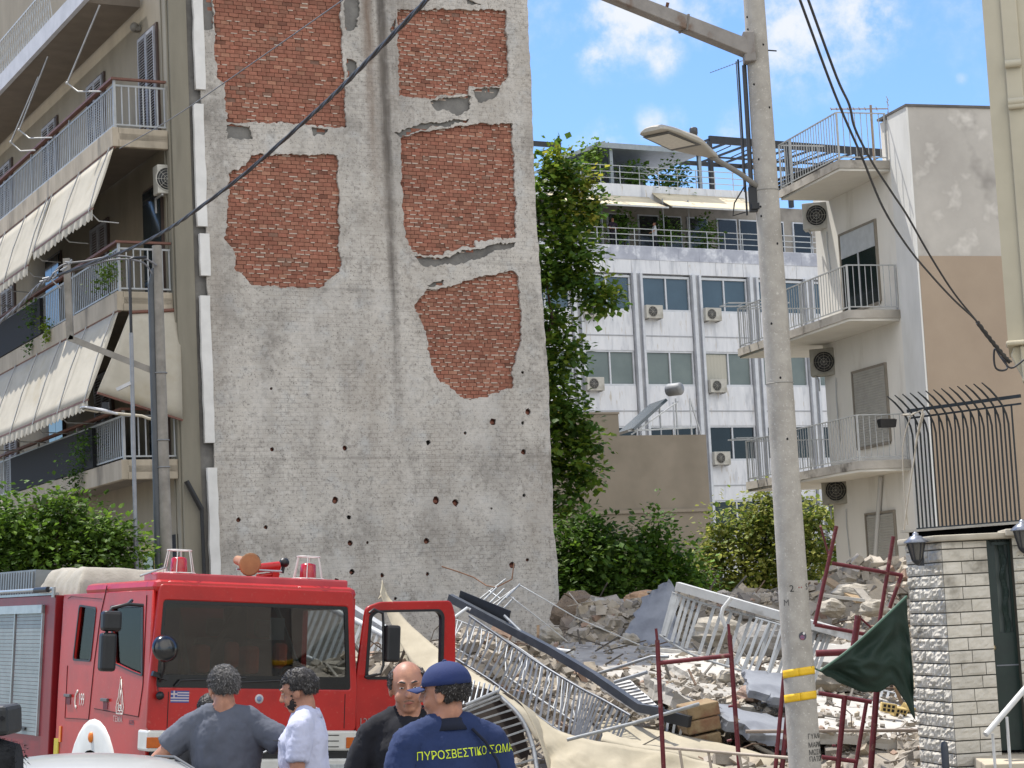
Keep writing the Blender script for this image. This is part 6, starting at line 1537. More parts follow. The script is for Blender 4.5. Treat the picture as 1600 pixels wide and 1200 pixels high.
for cs, nn_ in (([(840, 1000, 34.6), (1080, 1008, 35), (1135, 1080, 29.6), (900, 1085, 29)], 420), ([(1030, 1018, 31.5), (1240, 1032, 31.5), (1250, 1078, 28.8), (1085, 1062, 28.8)], 260), ([(1010, 1050, 28.4), (1215, 1085, 28.4), (1250, 1125, 26.8), (1050, 1082, 26.6)], 260), ([(1235, 1080, 28.2), (1455, 1098, 28.2), (1450, 1160, 25), (1240, 1140, 25)], 200)):
    cq = [at(*q) for q in cs]
    for _ in range(nn_):
        s_, t_ = rnd.random()**.8, rnd.random()**1.6 if rnd.random() < .6 else 1-rnd.random()**2*.3
        p = cq[0].lerp(cq[1], s_).lerp(cq[3].lerp(cq[2], s_), t_); r_ = rnd.choice((.012, .018, .025, .035, .055)); rock(b, p+Vector((0, 0, r_*.3)), r_, rnd, rcol(rnd))
    for _ in range(nn_//40):
        p = cq[0].lerp(cq[1], rnd.random()).lerp(cq[3].lerp(cq[2], rnd.random()), rnd.random())+Vector((0, 0, .03)); a = rnd.uniform(0, 6.3); L = rnd.uniform(.2, .8); b.beam(p, p+Vector((math.cos(a)*L, math.sin(a)*L*.7, rnd.uniform(0, .25))), .03, .02, col=rnd.choice(((.4, .3, .24), (.5, .5, .5), (.25, .24, .23))))
for _ in range(180):
    y = rnd.uniform(25, 37); x = rnd.uniform(-2.5, 7.5); h = hmap(x, y); p = Vector((x, y, h+.03)); d = Vector((rnd.uniform(-1, 1), rnd.uniform(-.6, .6), rnd.uniform(.1, .8))).normalized(); pts = [p]
    for k in range(7): d = (d+Vector((rnd.uniform(-.5, .5), rnd.uniform(-.4, .4), -.22))).normalized(); pts.append(pts[-1]+d*rnd.uniform(.07, .16))
    b.tube(pts, rnd.choice((.006, .008, .011)), 5, col=rnd.choice(((.45, .30, .22), (.35, .33, .32), (.9, .9, .9), (.3, .22, .18))))
tag(b.obj('rubble', M_rub), 'heap of broken concrete, bricks and dust left by the collapsed building', 'rubble', kind='stuff')
def slab(label, cs, th, mm, seed=0, name='concrete_slab', amp=.035, group='collapsed concrete slabs', sub=10, wav=.02, extra=None):
    c = [at(*q) for q in cs]; o0 = sum(c, Vector())/4; c = [v-o0 for v in c]
    nrm = (c[1]-c[0]).cross(c[3]-c[0]).normalized()
    if nrm.z < 0 and abs(nrm.z) > .25: nrm = -nrm
    if abs(nrm.z) <= .25 and nrm.y > 0: nrm = -nrm
    rn = random.Random(seed); N = sub
    ed = {}
    def P_(i, j):
        s, t = i/N, j/N; p = (c[0].lerp(c[1], s)).lerp(c[3].lerp(c[2], s), t)
        onedge = i in (0, N) or j in (0, N)
        if onedge: p = p+Vector((rn.uniform(-1, 1), rn.uniform(-1, 1), rn.uniform(-.5, .5)))*amp
        return p+nrm*wav*noise.noise(p*1.3+Vector((seed, 0, 0)))
    pts = [[P_(i, j) for i in range(N+1)] for j in range(N+1)]
    b = MB(); vs = [p for r in pts for p in r]; w = N+1; top = list(vs); bot = [p-nrm*th for p in vs]
    fs = [(j*w+i, j*w+i+1, (j+1)*w+i+1, (j+1)*w+i) for j in range(N) for i in range(N)]
    b.add(top, fs); b.add(bot, [f[::-1] for f in fs])
    rim = [i for i in range(w)]+[j*w+N for j in range(1, w)]+[N*w+i for i in range(N-1, -1, -1)]+[j*w for j in range(N-1, 0, -1)]
    rv = []
    for k in rim: rv += [top[k], (top[k]+bot[k])/2+Vector((rn.uniform(-1, 1), rn.uniform(-1, 1), 0))*amp*.8, bot[k]]
    m = len(rim); b.add(rv, [(3*k+r, 3*((k+1) % m)+r, 3*((k+1) % m)+r+1, 3*k+r+1) for k in range(m) for r in (0, 1)])
    if extra: extra(b, c, nrm)
    o = b.obj(name, mm, None, loc=o0); bm = bmesh.new(); bm.from_mesh(o.data); bmesh.ops.remove_doubles(bm, verts=bm.verts, dist=.0005); bmesh.ops.recalc_face_normals(bm, faces=bm.faces); bm.to_mesh(o.data); bm.free()
    return tag(o, label, 'slab', group)
slab('wide pale roof slab lying almost flat in the middle of the rubble', [(840, 1000, 34.6), (1080, 1008, 35), (1135, 1080, 29.6), (900, 1085, 29)], .18, M_slab, 1)
slab('steep blue-grey triangular plate leaning at the back of the rubble', [(1002, 938, 35.6), (1046, 904, 35.6), (1054, 1012, 34.7), (968, 1008, 34.7)], .12, M_slabg, 2, amp=.05)
slab('flat grey block with pale top lying in the dark behind the roof slab', [(925, 932, 37.2), (985, 938, 37.4), (1012, 958, 36), (955, 966, 36)], .55, M_slab, 3, amp=.05)
slab('pale slab lying under the white broken balcony rail', [(1030, 1018, 31.5), (1240, 1032, 31.5), (1250, 1078, 28.8), (1085, 1062, 28.8)], .16, M_tiles, 4)
slab('grey cracked slab tipped forward above the dark hollow', [(1010, 1050, 28.4), (1215, 1085, 28.4), (1250, 1125, 26.8), (1050, 1082, 26.6)], .22, M_slab, 5, amp=.06, wav=.08)
slab('broad white dusty slab at the lower right behind the red scaffold', [(1235, 1080, 28.2), (1455, 1098, 28.2), (1450, 1160, 25), (1240, 1140, 25)], .13, M_tiles, 6)
slab('thick broken beam end crossing behind the green tarpaulin', [(1270, 1000, 31), (1385, 1012, 31), (1390, 1042, 29.6), (1275, 1035, 29.6)], .4, M_slab, 7, amp=.06)
slab('long tilted slab fragment in the hollow beside the concrete pole', [(1110, 1095, 26.5), (1240, 1125, 26.5), (1245, 1165, 25.6), (1130, 1120, 25.9)], .14, M_slabg, 8)
slab('sloping dark slab edge in the back rubble next to the party wall', [(880, 955, 37.6), (935, 968, 37.6), (960, 1005, 36.2), (885, 1000, 36.4)], .3, mat('dusty_brown_slab', '8d8072', '766a5d', 5, .95, bump=.01), 9, amp=.08)
slab('small bright slab piece wedged right of the front scaffold frame', [(1160, 1045, 27.6), (1240, 1055, 27.6), (1240, 1098, 26.6), (1170, 1078, 26.6)], .1, M_slabg, 10)
# large individual lumps
M_lump = mat('broken_concrete_lump', 'aca598', '989184', 5, .95, bump=.02, bscale=10, c3='8f8778', s3=2, t3=(.52, .7))
def lump(label, x, y, D, r, seed, mm=M_lump, sc=(1, 1, .75), name='concrete_lump'):
    c = at(x, y, D); b = MB(); b.ball((0, 0, 0), 1.0, 14, 10); rn = random.Random(seed)
    b.v = [Vector((v.x*sc[0], v.y*sc[1], v.z*sc[2]))*r*(1+.35*noise.noise(v*1.7+Vector((seed, 0, 0)))+.12*noise.noise(v*5+Vector((seed, 3, 0)))) for v in b.v]
    b.sm = [False]*len(b.sm)
    return tag(b.obj(name, mm, None, loc=c), label, 'rubble lump', 'big lumps in the rubble')
lump('rounded pale lump on the near left edge of the roof slab', 858, 992, 34.2, .22, 1)
lump('small pale stone on the back edge of the roof slab', 984, 1000, 34.6, .16, 2)
lump('orange-tinged rock on the top of the back heap', 1003, 936, 36.8, .30, 3, mat('orange_rubble', 'b9987a', 'a38568', 6, .95, bump=.02), (1.3, 1, .5))
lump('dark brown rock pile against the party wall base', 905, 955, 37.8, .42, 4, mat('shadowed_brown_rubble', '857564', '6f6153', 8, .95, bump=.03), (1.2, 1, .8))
lump('jagged grey rock under the far right heap', 1330, 925, 34.5, .24, 5, M_lump, (1.3, 1, .6)); lump('pale block on the right heap behind the scaffold', 1365, 950, 33, .20, 6, M_lump, (1.2, .8, .7)); lump('pointed pale rock on the right heap just right of the pole', 1300, 950, 33.5, .20, 7)
lump('large rounded rock below the white balcony beam', 1120, 985, 33, .32, 8, M_lump, (1.3, 1, .7)); lump('grey rock behind the white bars near the concrete pole', 1190, 1005, 32, .40, 9, mat('grey_rock', '8f8b85', '7b7771', 8, .95, bump=.02), (1.2, 1, .8)); lump('buff rock in front of the right slab', 1300, 1060, 29, .28, 10)
lump('broken stone lying on the cracked slab between the scaffold frames', 1170, 1085, 27.2, .17, 11, mat('pinkish_stone', 'a89384', '92796b', 10, .95, bump=.02)); lump('small pale stone at the left foot of the white rail', 1135, 1060, 28.6, .14, 12)
M_plank = mat('old_plank', 'a08a6c', '8a7559', 12, .9, stretch=(1, 1, 8))
def stick(name, label, cat, pts, r, mm, group=None, flat=None):
    p = [at(*q) for q in pts]; o0 = p[0]; b = MB()
    if flat: 
        for i in range(len(p)-1): b.beam(p[i]-o0, p[i+1]-o0, flat[0], flat[1])
    else: b.tube([q-o0 for q in p], r, 8)
    return tag(b.obj(name, mm, None, loc=o0), label, cat, group)
M_galv = mat('galvanised_tube', '9fa2a3', '85888a', 12, .45, .5); M_darkal = mat('dark_aluminium', '50545a', '42464b', 5, .5, .3, c3='54575b', s3=3)
# ------- balcony rails
def rail_object(label, top, bot, n, bar, mm, rt=.03, rb=.02, name='broken_railing', jit=.02, seed=0, skip=()):
    T = smooth_line([at(*q) for q in top], 6); B_ = smooth_line([at(*q) for q in bot], 6); o0 = T[0].copy(); T = [p-o0 for p in T]; B_ = [p-o0 for p in B_]
    t = thing(name, label, 'railing', o0, 0, 'broken balcony railings in the rubble'); rn = random.Random(seed)
    b = MB(); b.tube(T, rt, 6); b.obj('top_rail', mm, t); b = MB(); b.tube(B_, rb, 6); b.obj('bottom_rail', mm, t)
    def pick(L, s): k = s*(len(L)-1); i = min(int(k), len(L)-2); return L[i].lerp(L[i+1], k-i)
    for k in range(n):
        if k in skip: continue
        s = (k+.5)/n; p = pick(T, s); q = pick(B_, s)+Vector((rn.uniform(-1, 1), rn.uniform(-1, 1), rn.uniform(-1, 1)))*jit
        m_ = p.lerp(q, .5)+Vector((rn.uniform(-1, 1), rn.uniform(-1, 1), 0))*jit
        b = MB(); b.tube([p, m_, q], bar, 5) if not isinstance(bar, tuple) else b.beam(p, q, bar[0], bar[1], up=(0, 1, 0)); b.obj('bar', mm, t)
    return t
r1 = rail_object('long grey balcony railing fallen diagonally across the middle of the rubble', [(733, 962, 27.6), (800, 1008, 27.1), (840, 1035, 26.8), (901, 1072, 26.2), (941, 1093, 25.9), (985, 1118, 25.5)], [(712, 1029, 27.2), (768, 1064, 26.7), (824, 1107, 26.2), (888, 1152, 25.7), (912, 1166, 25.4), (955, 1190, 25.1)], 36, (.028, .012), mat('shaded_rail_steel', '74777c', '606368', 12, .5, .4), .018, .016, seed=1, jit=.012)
b = MB(); o0 = r1.location; T = [at(*q)-o0 for q in ((703, 934, 28.2), (760, 964, 27.8), (860, 1016, 27), (930, 1058, 26.4), (1000, 1106, 25.7), (1034, 1112, 25.4))]
for i in range(len(T)-1): b.beam(T[i], T[i+1]+(T[i+1]-T[i])*.01, .09, .105)
b.obj('handrail', M_darkal, r1)
stick('metal_cover', 'flat dark metal cover strip standing above the fallen grey railing', 'metal strip', [(718, 932, 28.3), (796, 964, 27.7)], 0, mat('black_metal_strip', '202226', rough=.5), flat=(.02, .17))
r1b = rail_object('second bent row of bars behind the fallen grey railing', [(712, 968, 28.6), (790, 1000, 28.3), (850, 1040, 27.8), (910, 1080, 27.3)], [(705, 1010, 28.2), (780, 1050, 27.8), (840, 1090, 27.3), (900, 1130, 26.8)], 24, .010, M_white_rail, .012, .014, seed=3, jit=.06)
rail_object('white slatted railing seen through the windows of the fire engine', [(470, 930, 31), (540, 962, 30.4), (612, 1000, 29.7), (640, 1016, 29.4)], [(440, 1010, 30.6), (510, 1040, 30), (580, 1085, 29.3), (610, 1100, 29)], 26, (.045, .02), M_white_rail, .05, .03, seed=4)
stick('concrete_beam', 'pale grey beam sloping behind the open door of the fire engine', 'beam', [(520, 935, 31.3), (612, 995, 30.2)], 0, mat('pale_beam', 'a7a9ab', '8f9294', 4, .9, bump=.01), flat=(.12, .17))
rf_ = rail_object('curved fan-like balcony railing lying beside the firefighter', [(722, 1112, 24.8), (745, 1140, 24.6), (775, 1185, 24.4), (800, 1230, 24.2)], [(781, 1089, 25.1), (812, 1120, 24.9), (832, 1165, 24.7), (842, 1225, 24.4)], 11, (.022, .022), M_galv, .025, .03, seed=5, jit=.01)
b = MB(); o0 = rf_.location
for (a, c) in (((722, 1110, 24.75), (781, 1086, 25.05)), ((727, 1102, 24.75), (778, 1080, 25.05))): b.tube([at(*a)-o0, at(*c)-o0], .022, 6)
for k in range(7): b.tube([at(724+k*9, 1101-k*3, 25)-o0, at(733+k*8, 1062+k*2, 25.3)-o0], .014, 5)
b.obj('side_bars', M_galv, rf_)
slab('dark board added as the shade of the hollow behind the curved fan-like railing', [(715, 1068, 26.1), (800, 1085, 26.1), (850, 1240, 25.4), (735, 1240, 25.4)], .05, mat('hollow_shade_brown', '3a322c', '2a2420', 8, .95), 12, 'shade_board', .02, 'added shade boards in the rubble')  # added dark sheet: its colour stands for the shade inside the hollow
r4 = rail_object('white balcony railing with a thick white beam, tilted behind the concrete pole', [(1050, 926, 29.2), (1110, 946, 29), (1225, 975, 28.7), (1300, 992, 28.4)], [(1030, 992, 28.8), (1085, 1024, 28.6), (1195, 1058, 28.2), (1270, 1075, 28)], 24, (.045, .018), mat('dusty_white_rail', 'a5a7a7', '8f9191', 8, .55), .018, .018, seed=6, jit=.04, skip=(7, 15))
b = MB(); o0 = r4.location; b.beam(at(1058, 916, 29.2)-o0, at(1402, 1014, 28)-o0, .16, .12); b.obj('beam', mat('white_beam_paint', 'c9c9c6', 'b9b9b5', 4, .5, c3='9d9a94', s3=2, t3=(.6, .7)), r4)
b = MB(); b.tube([at(*q)-o0 for q in ((1143, 934, 28.4), (1130, 950, 28.4), (1127, 962, 28.4), (1134, 980, 28.4))], .028, 8); b.obj('bent_pipe', MATS['white_beam_paint'], r4)
rail_object('short row of loose white bars hanging below the tilted white railing', [(1180, 965, 28.3), (1225, 978, 28.2)], [(1150, 1036, 28), (1192, 1075, 27.8)], 5, (.03, .014), M_white_rail, .012, .012, seed=7, jit=.05)
rail_object('small grey corrugated railing far behind on the right heap', [(1305, 895, 37), (1362, 893, 37)], [(1305, 915, 37), (1362, 920, 37)], 12, .012, M_steel, .015, .015, seed=8, jit=0)
rail_object('grey railing half buried in the hollow at the lower middle', [(1040, 1125, 26.2), (1095, 1136, 26)], [(1036, 1152, 26), (1090, 1160, 25.8)], 5, (.03, .02), M_galv, .018, .018, seed=9)
rail_object('pale railing bars lying behind the green tarpaulin', [(1375, 1078, 28.8), (1440, 1092, 28.6)], [(1365, 1112, 28.4), (1430, 1124, 28.2)], 6, (.03, .015), M_white_rail, .015, .015, seed=10)
rail_object('light ladder-like rail sticking up against the party wall', [(752, 958, 29.2), (812, 914, 29.6)], [(738, 945, 29.4), (790, 905, 29.8)], 1, .012, M_galv, .014, .014, seed=11)
for k, (a, c) in enumerate((((748, 946, 29), (776, 918, 29.4)), ((757, 950, 29), (788, 920, 29.4)), ((768, 955, 29), (797, 926, 29.4)), ((780, 958, 29), (803, 934, 29.4)), ((790, 935, 29), (812, 913, 29.5)))):
    stick('metal_tube', ['thin tube nearest the black strip, leaning up against the party wall', 'second thin tube leaning up against the party wall', 'third thin tube leaning up against the party wall', 'fourth, shortest thin tube leaning up against the party wall', 'topmost pale tube crossing the leaning tubes'][k], 'tube', [a, c], .014, M_galv, 'tubes leaning on the party wall')
stick('metal_tube', 'white tube with a bent end beside the red open door', 'tube', [(700, 972, 27.2), (730, 950, 27.4), (735, 953, 27.4)], .022, M_white_rail)
stick('metal_tube', 'grey tube running down from the black strip to the roof slab', 'tube', [(788, 962, 27.6), (812, 985, 27.4), (832, 1006, 27.2)], .02, M_galv)
stick('metal_tube', 'long grey tube lying across the torn cream canvas', 'tube', [(886, 1156, 24.4), (990, 1130, 24.5), (1092, 1100, 24.8)], .022, M_galv)
stick('metal_tube', 'short white tube on the left of the roof slab', 'tube', [(850, 1013, 31.5), (895, 1019, 31.2)], .035, M_white_rail)
stick('metal_tube', 'bent dark tube arching over the roof slab to the scaffold', 'tube', [(935, 1052, 28.5), (975, 1040, 28.3), (1018, 1026, 28.1), (1045, 1026, 28)], .022, M_steel)
stick('metal_tube', 'grey tube end poking out left of the slatted shutter', 'tube', [(960, 1066, 27.2), (1011, 1050, 27)], .025, M_steel)
stick('metal_tube', 'curved pale hose hanging in the dark hollow left of the pole', 'hose', [(1152, 1125, 26), (1165, 1148, 25.9), (1185, 1168, 25.8), (1210, 1180, 25.7)], .03, mat('pale_hose', '8a8273', rough=.8))
stick('metal_tube', 'thin horizontal pole passing behind the concrete pole at the lower right', 'tube', [(1165, 1143, 23), (1440, 1141, 23)], .020, mat('brown_grey_pole', '8b7d70', rough=.6))
stick('wire', 'upper pale wire stretched from the leaning tubes to the roof slab', 'wire', [(812, 914, 29.6), (900, 965, 29), (1000, 1008, 30)], .009, M_white_rail, 'loose wires'); stick('wire', 'lower pale wire stretched from the leaning tubes to the roof slab', 'wire', [(795, 930, 29.4), (840, 965, 29), (886, 1002, 30)], .009, M_white_rail, 'loose wires')
stick('wire', 'thin rusty wire with knots curling up against the party wall', 'wire', [(690, 885, 30), (715, 893, 30), (740, 902, 30), (760, 915, 29.8), (775, 918, 29.6), (800, 905, 29.6), (803, 880, 29.6)], .009, mat('rusty_wire', '7a5a44', rough=.9), 'loose wires')
stick('plank', 'white plank edge lying on top of the roof slab', 'plank', [(1000, 1012, 33), (1100, 1022, 31)], 0, M_tiles, flat=(.05, .05), group='planks in the rubble'); stick('plank', 'old brown plank in the far right heap', 'plank', [(1290, 905, 35), (1345, 940, 34)], 0, M_plank, flat=(.18, .05), group='planks in the rubble')
stick('plank', 'pale plank lying level in the right heap beside the pole', 'plank', [(1285, 930, 33.6), (1350, 938, 33.4)], 0, M_tiles, flat=(.12, .05), group='planks in the rubble'); stick('plank', 'thin grey plank leaning at the right heap near the tarpaulin', 'plank', [(1340, 920, 34), (1375, 960, 33)], 0, mat('grey_plank', '8f897f', '7a746a', 10, .9), flat=(.14, .04), group='planks in the rubble')
# fallen slatted shutter
t = slab('fallen white slatted shutter beside the dark handrail end', [(938, 1072, 27.4), (984, 1062, 27.6), (1034, 1108, 26), (1000, 1112, 26)], .05, mat('shutter_white', 'c2c1be', 'b2b1ad', 6, .6), 13, 'fallen_shutter', .005, 'shutters in the rubble', wav=0)
c4 = [at(*q)-t.location for q in ((938, 1072, 27.4), (984, 1062, 27.6), (1034, 1108, 26), (1000, 1112, 26))]; nn = (c4[1]-c4[0]).cross(c4[3]-c4[0]).normalized(); nn = nn if nn.z > 0 else -nn
b = MB()
for k in range(1, 10): a = c4[0].lerp(c4[3], k/10)+nn*.012; c = c4[1].lerp(c4[2], k/10)+nn*.012; b.beam(a.lerp(c, .05), a.lerp(c, .95), .022, .01, up=nn)
b.obj('slats', mat('dark_gap', '34343a', rough=.8), t)
# tan foam blocks
q = at(1088, 1135, 26); b = MB()
for k, z in enumerate((-.26, -.06, .12)): b.box(-.22+.03*k, .24+.02*k, -.2, .2, z, z+.17)
t = tag(b.obj('foam_block', mat('tan_foam', '937f61', '806c4f', 6, .95, bump=.01, c3='7d5a45', s3=3), None, .02, q, (R_(4), R_(-8), R_(15))), 'stack of tan insulation blocks in the dark hollow', 'insulation block')
stick('metal_cover', 'short black metal strip lying on the tan insulation blocks', 'metal strip', [(1030, 1116, 25.9), (1078, 1128, 25.7)], 0, MATS['black_metal_strip'], flat=(.1, .14))
for k, (x, y, lb) in enumerate(((1388, 1106, 'yellowish hollow brick nearest the scaffold behind the tarpaulin'), (1404, 1112, 'yellowish hollow brick with dark holes beside the stone pillar'), (1418, 1108, 'yellowish hollow brick touching the stone pillar'))):
    q = at(x, y, 26.5+.3*k); b = MB(); b.box(-.1, .1, -.06, .06, -.06, .06); t = tag(b.obj('hollow_brick', mat('yellow_brick', 'c7ae72', 'b1985e', 12, .9, bump=.006), None, .01, q, (.3*k, .2, .5*k)), lb, 'brick', 'hollow bricks by the pillar')
    b = MB()
    for i in range(3):
        for j in range(2): b.box(-.075+i*.055, -.04+i*.055, -.063, -.0605, -.045+j*.05, -.01+j*.05)
    b.obj('cavities', M_dark, t)
# broken low wall on the far right
slab('low brown wall remnant with ragged top behind the right heap', [(1335, 908, 38), (1425, 912, 38), (1425, 1000, 37.6), (1335, 1000, 37.6)], .2, mat('brown_masonry', '8d7c6a', '776856', 7, .95, bump=.02), 14, 'wall_remnant', .07, 'wall remnants')
# ------- torn awning canvas
M_canvas = mat('torn_cream_canvas', 'ada48f', '9f9682', 3, .9, bump=.006, bscale=7, c3='a39a83', s3=1.5, t3=(.55, .75))
def cloth(label, A, B_, wr=.05, nu=40, nv=10, seed=0, group='torn cream canvas'):
    a = smooth_line([at(*q) for q in A], 8); c = smooth_line([at(*q) for q in B_], 8); o0 = a[0].copy()
    def pk(L, s): k = s*(len(L)-1); i = min(int(k), len(L)-2); return L[i].lerp(L[i+1], k-i)
    def fn(i, j):
        p = pk(a, i).lerp(pk(c, i), j)-o0; e = math.sin(min(1, max(0, j))*math.pi)*.8+.2
        return p+Vector((noise.noise(p*2.2+Vector((seed, 0, 0))), noise.noise(p*2.2+Vector((0, seed, 0)))*1.4, noise.noise(p*2.6+Vector((0, 0, seed)))))*wr*e+Vector((0, noise.noise(p*7+Vector((seed, 0, 3))), noise.noise(p*8+Vector((seed, 5, 0)))))*wr*.45*e
    b = MB(); b.grid(fn, nu, nv); return tag(b.obj('torn_canvas', M_canvas, None, loc=o0, solid=.008), label, 'canvas', group)
cloth('pointed cream canvas rising behind the open door and trailing down the fallen railing', [(597, 906, 28.6), (612, 940, 28.4), (640, 975, 28), (680, 1010, 27.5), (712, 1034, 27), (770, 1070, 26.4), (824, 1112, 25.9), (846, 1150, 25.6)], [(594, 925, 28.2), (606, 960, 28), (628, 1008, 27.6), (655, 1050, 27.1), (700, 1064, 26.6), (760, 1076, 26.1), (808, 1108, 25.5), (838, 1160, 25.2)], .04, 60, 8, 1)
cloth('small torn corner of cream canvas flapping above the open door', [(592, 934, 28.5), (600, 922, 28.5), (608, 934, 28.4), (618, 944, 28.3)], [(590, 937, 28.5), (602, 930, 28.4), (606, 946, 28.3), (616, 950, 28.2)], .02, 12, 4, 2)
cloth('shaded fold of cream canvas below the hanging door mirror', [(622, 985, 28.8), (632, 1010, 28.6), (640, 1040, 28.4), (650, 1080, 28)], [(610, 990, 28.9), (606, 1020, 28.7), (598, 1060, 28.3), (600, 1100, 28)], .03, 20, 6, 3)
cloth('narrow cream canvas strip curling down round the fan-like railing', [(792, 1082, 25.2), (815, 1100, 25.0), (836, 1140, 24.8), (852, 1185, 24.6), (866, 1240, 24.4)], [(822, 1104, 25.4), (842, 1120, 25.3), (862, 1160, 25.1), (880, 1200, 24.9), (905, 1240, 24.7)], .03, 26, 6, 4)
cloth('large cream canvas sheet hanging along the bottom of the picture', [(838, 1118, 25.2), (880, 1146, 25), (960, 1163, 24.8), (1060, 1180, 24.7), (1180, 1210, 24.6), (1250, 1235, 24.6)], [(866, 1240, 24.2), (900, 1250, 24), (970, 1260, 24), (1060, 1265, 24), (1170, 1270, 24), (1250, 1275, 24)], .09, 60, 16, 5)
cloth('upper cream canvas sheet stretched across below the tube to the concrete pole', [(944, 1126, 25.8), (1000, 1136, 25.8), (1080, 1152, 25.7), (1170, 1172, 25.6), (1250, 1196, 25.6)], [(938, 1158, 25.1), (1000, 1170, 25), (1080, 1184, 25), (1160, 1205, 25), (1240, 1225, 25)], .05, 50, 8, 6)
# ------- scaffold frames
M_scaf = mat('dark_red_scaffold', '6b2229', '571a20', 9, .55, .1, c3='8a6a5a', s3=6, t3=(.6, .7))
def frame(label, tubes, D, r=.026, mm=None):
    o0 = at(tubes[0][0], tubes[0][1], D); t = thing('scaffold_frame', label, 'scaffold frame', o0, 0, 'dark red scaffold frames')
    for tb in tubes:
        x0, y0, x1, y1 = tb[:4]; rr = r*(tb[4] if len(tb) > 4 else 1)
        b = MB(); p = at(x0, y0, D)-o0; q = at(x1, y1, D+(tb[5] if len(tb) > 5 else 0))-o0; b.tube([p, q], rr, 10); b.obj('tube', mm or M_scaf, t)
    return t
frame('dark red scaffold frame standing left of the concrete pole, like a wide letter H', [(1027, 1000, 1040, 1262), (1025, 982, 1027, 1002, .6), (1140, 992, 1160, 1262), (1138, 975, 1140, 994, .6), (1030, 1036, 1143, 1024), (1136, 1158, 1143, 1156, .5), (1147, 1103, 1138, 1104, .5)], 22.5)
frame('rusty scaffold uprights touching the left side of the concrete pole', [(1226, 1045, 1206, 1262), (1236, 1060, 1216, 1262, 1.2), (1232, 1150, 1216, 1215, .7), (1222, 1163, 1228, 1163, .5)], 21.5, .022)
frame('tilted dark red scaffold frame rising highest behind the green tarpaulin', [(1307, 822, 1273, 976), (1300, 880, 1410, 899), (1396, 838, 1372, 985), (1409, 898, 1390, 950), (1273, 976, 1362, 993), (1282, 822, 1296, 872, .6, .5)], 24.5, .024)
frame('thick dark red scaffold tubes half hidden behind the green tarpaulin', [(1341, 962, 1334, 1010, 1.6), (1275, 1021, 1325, 1019, 1.7), (1340, 962, 1366, 985, .5)], 23.5, .024)
frame('dark red scaffold frame standing below the green tarpaulin', [(1279, 1083, 1362, 1097, 1.0), (1320, 1087, 1303, 1262, 1.25), (1370, 1078, 1356, 1262, 1.4), (1354, 1097, 1332, 1225, .9), (1284, 1183, 1340, 1190), (1300, 1165, 1306, 1165, .5)], 22, .024)
fr = thing('pipe_barrier', 'beige pipe barrier across the bottom in front of the cream canvas', 'barrier', at(1040, 1168, 20.5)); o0 = fr.location
b = MB(); b.tube([at(1040, 1168, 20.5)-o0, at(1155, 1178, 20.3)-o0, at(1284, 1188, 19.6)-o0], .016, 8); b.obj('rail', mat('beige_pipe', 'a99c8c', '978a7a', 8, .6), fr)
for x in (1062, 1107, 1155, 1258):
    b = MB(); p = at(x, 1172+(x-1062)*.08, 20.4)-o0; b.tube([p, Vector((p.x+.03, p.y, -o0.z+.3))], .014, 8); b.obj('post', MATS['beige_pipe'], fr)
# ------- green tarpaulin
M_tarp = mat('green_tarpaulin', '152b21', '11241b', 4, .65, bump=.01, bscale=6, spec=.35)
o0 = at(1281, 1049, 19.0)
A = smooth_line([at(*q) for q in ((1281, 1048, 19.1), (1320, 1020, 19.2), (1360, 985, 19.3), (1395, 952, 19.5), (1416, 932, 19.7))], 8)
B_ = smooth_line([at(*q) for q in ((1281, 1050, 19.1), (1316, 1069, 19.3), (1362, 1083, 19.4), (1398, 1074, 19.5), (1430, 1125, 19.7))], 8)
def tfn(i, j):
    k = i*(len(A)-1); n = min(int(k), len(A)-2); p = A[n].lerp(A[n+1], k-n); q = B_[n].lerp(B_[n+1], k-n); r = p.lerp(q, j)-o0
    a_ = math.sin(j*math.pi)*min(1, i*2.5)
    return r+Vector((0, .16*a_*noise.noise(Vector((i*3.2, j*1.5, 4)))+.14*a_*abs(noise.noise(Vector((i*5-j*4, j*2.5+i*2, 1))))-.06*a_, .05*j*noise.noise(Vector((i*9, 2, 2)))))
b = MB(); b.grid(tfn, 50, 34); tb = thing('tarpaulin', 'dark green tarpaulin tied between the concrete pole and the stone pillar', 'tarpaulin', o0); b.obj('sheet', M_tarp, tb, solid=.004)
b = MB(); b.tube([p-o0+Vector((0, -.012, .0)) for p in A], .012, 6); b.tube([A[0]-o0, pole_pt(1048, .9, 0)[0]+CP.location-o0], .008, 6); b.obj('hem', mat('tarp_hem', '3f5c4d', rough=.6), tb)
# ================================================================== people
def tapered(b, p, q, r1, r2, n=12, caps=3):
    """closed capsule with two radii"""
    p, q = Vector(p), Vector(q); d = (q-p); L = d.length; d.normalize(); pts = []; rs = []
    for k in range(caps+1): a = math.pi/2*(1-k/caps); pts.append(p-d*r1*math.sin(a)*.98); rs.append(max(r1*math.cos(a), .0008))
    for k in range(caps+1): a = math.pi/2*k/caps; pts.append(q+d*r2*math.sin(a)*.98); rs.append(max(r2*math.cos(a), .0008))
    b.tube(pts, rs, n)
def loft(b, secs, n=20):
    """secs: (cx,cy,cz,rx,ry)"""
    vs = []
    for (cx, cy, cz, rx, ry) in secs:
        for k in range(n): w = 2*math.pi*k/n; vs.append((cx+rx*math.cos(w), cy+ry*math.sin(w), cz))
    m = len(secs); b.add(vs, [(i*n+k, i*n+(k+1) % n, (i+1)*n+(k+1) % n, (i+1)*n+k) for i in range(m-1) for k in range(n)]+[tuple(range(n))[::-1], tuple(range((m-1)*n, m*n))])
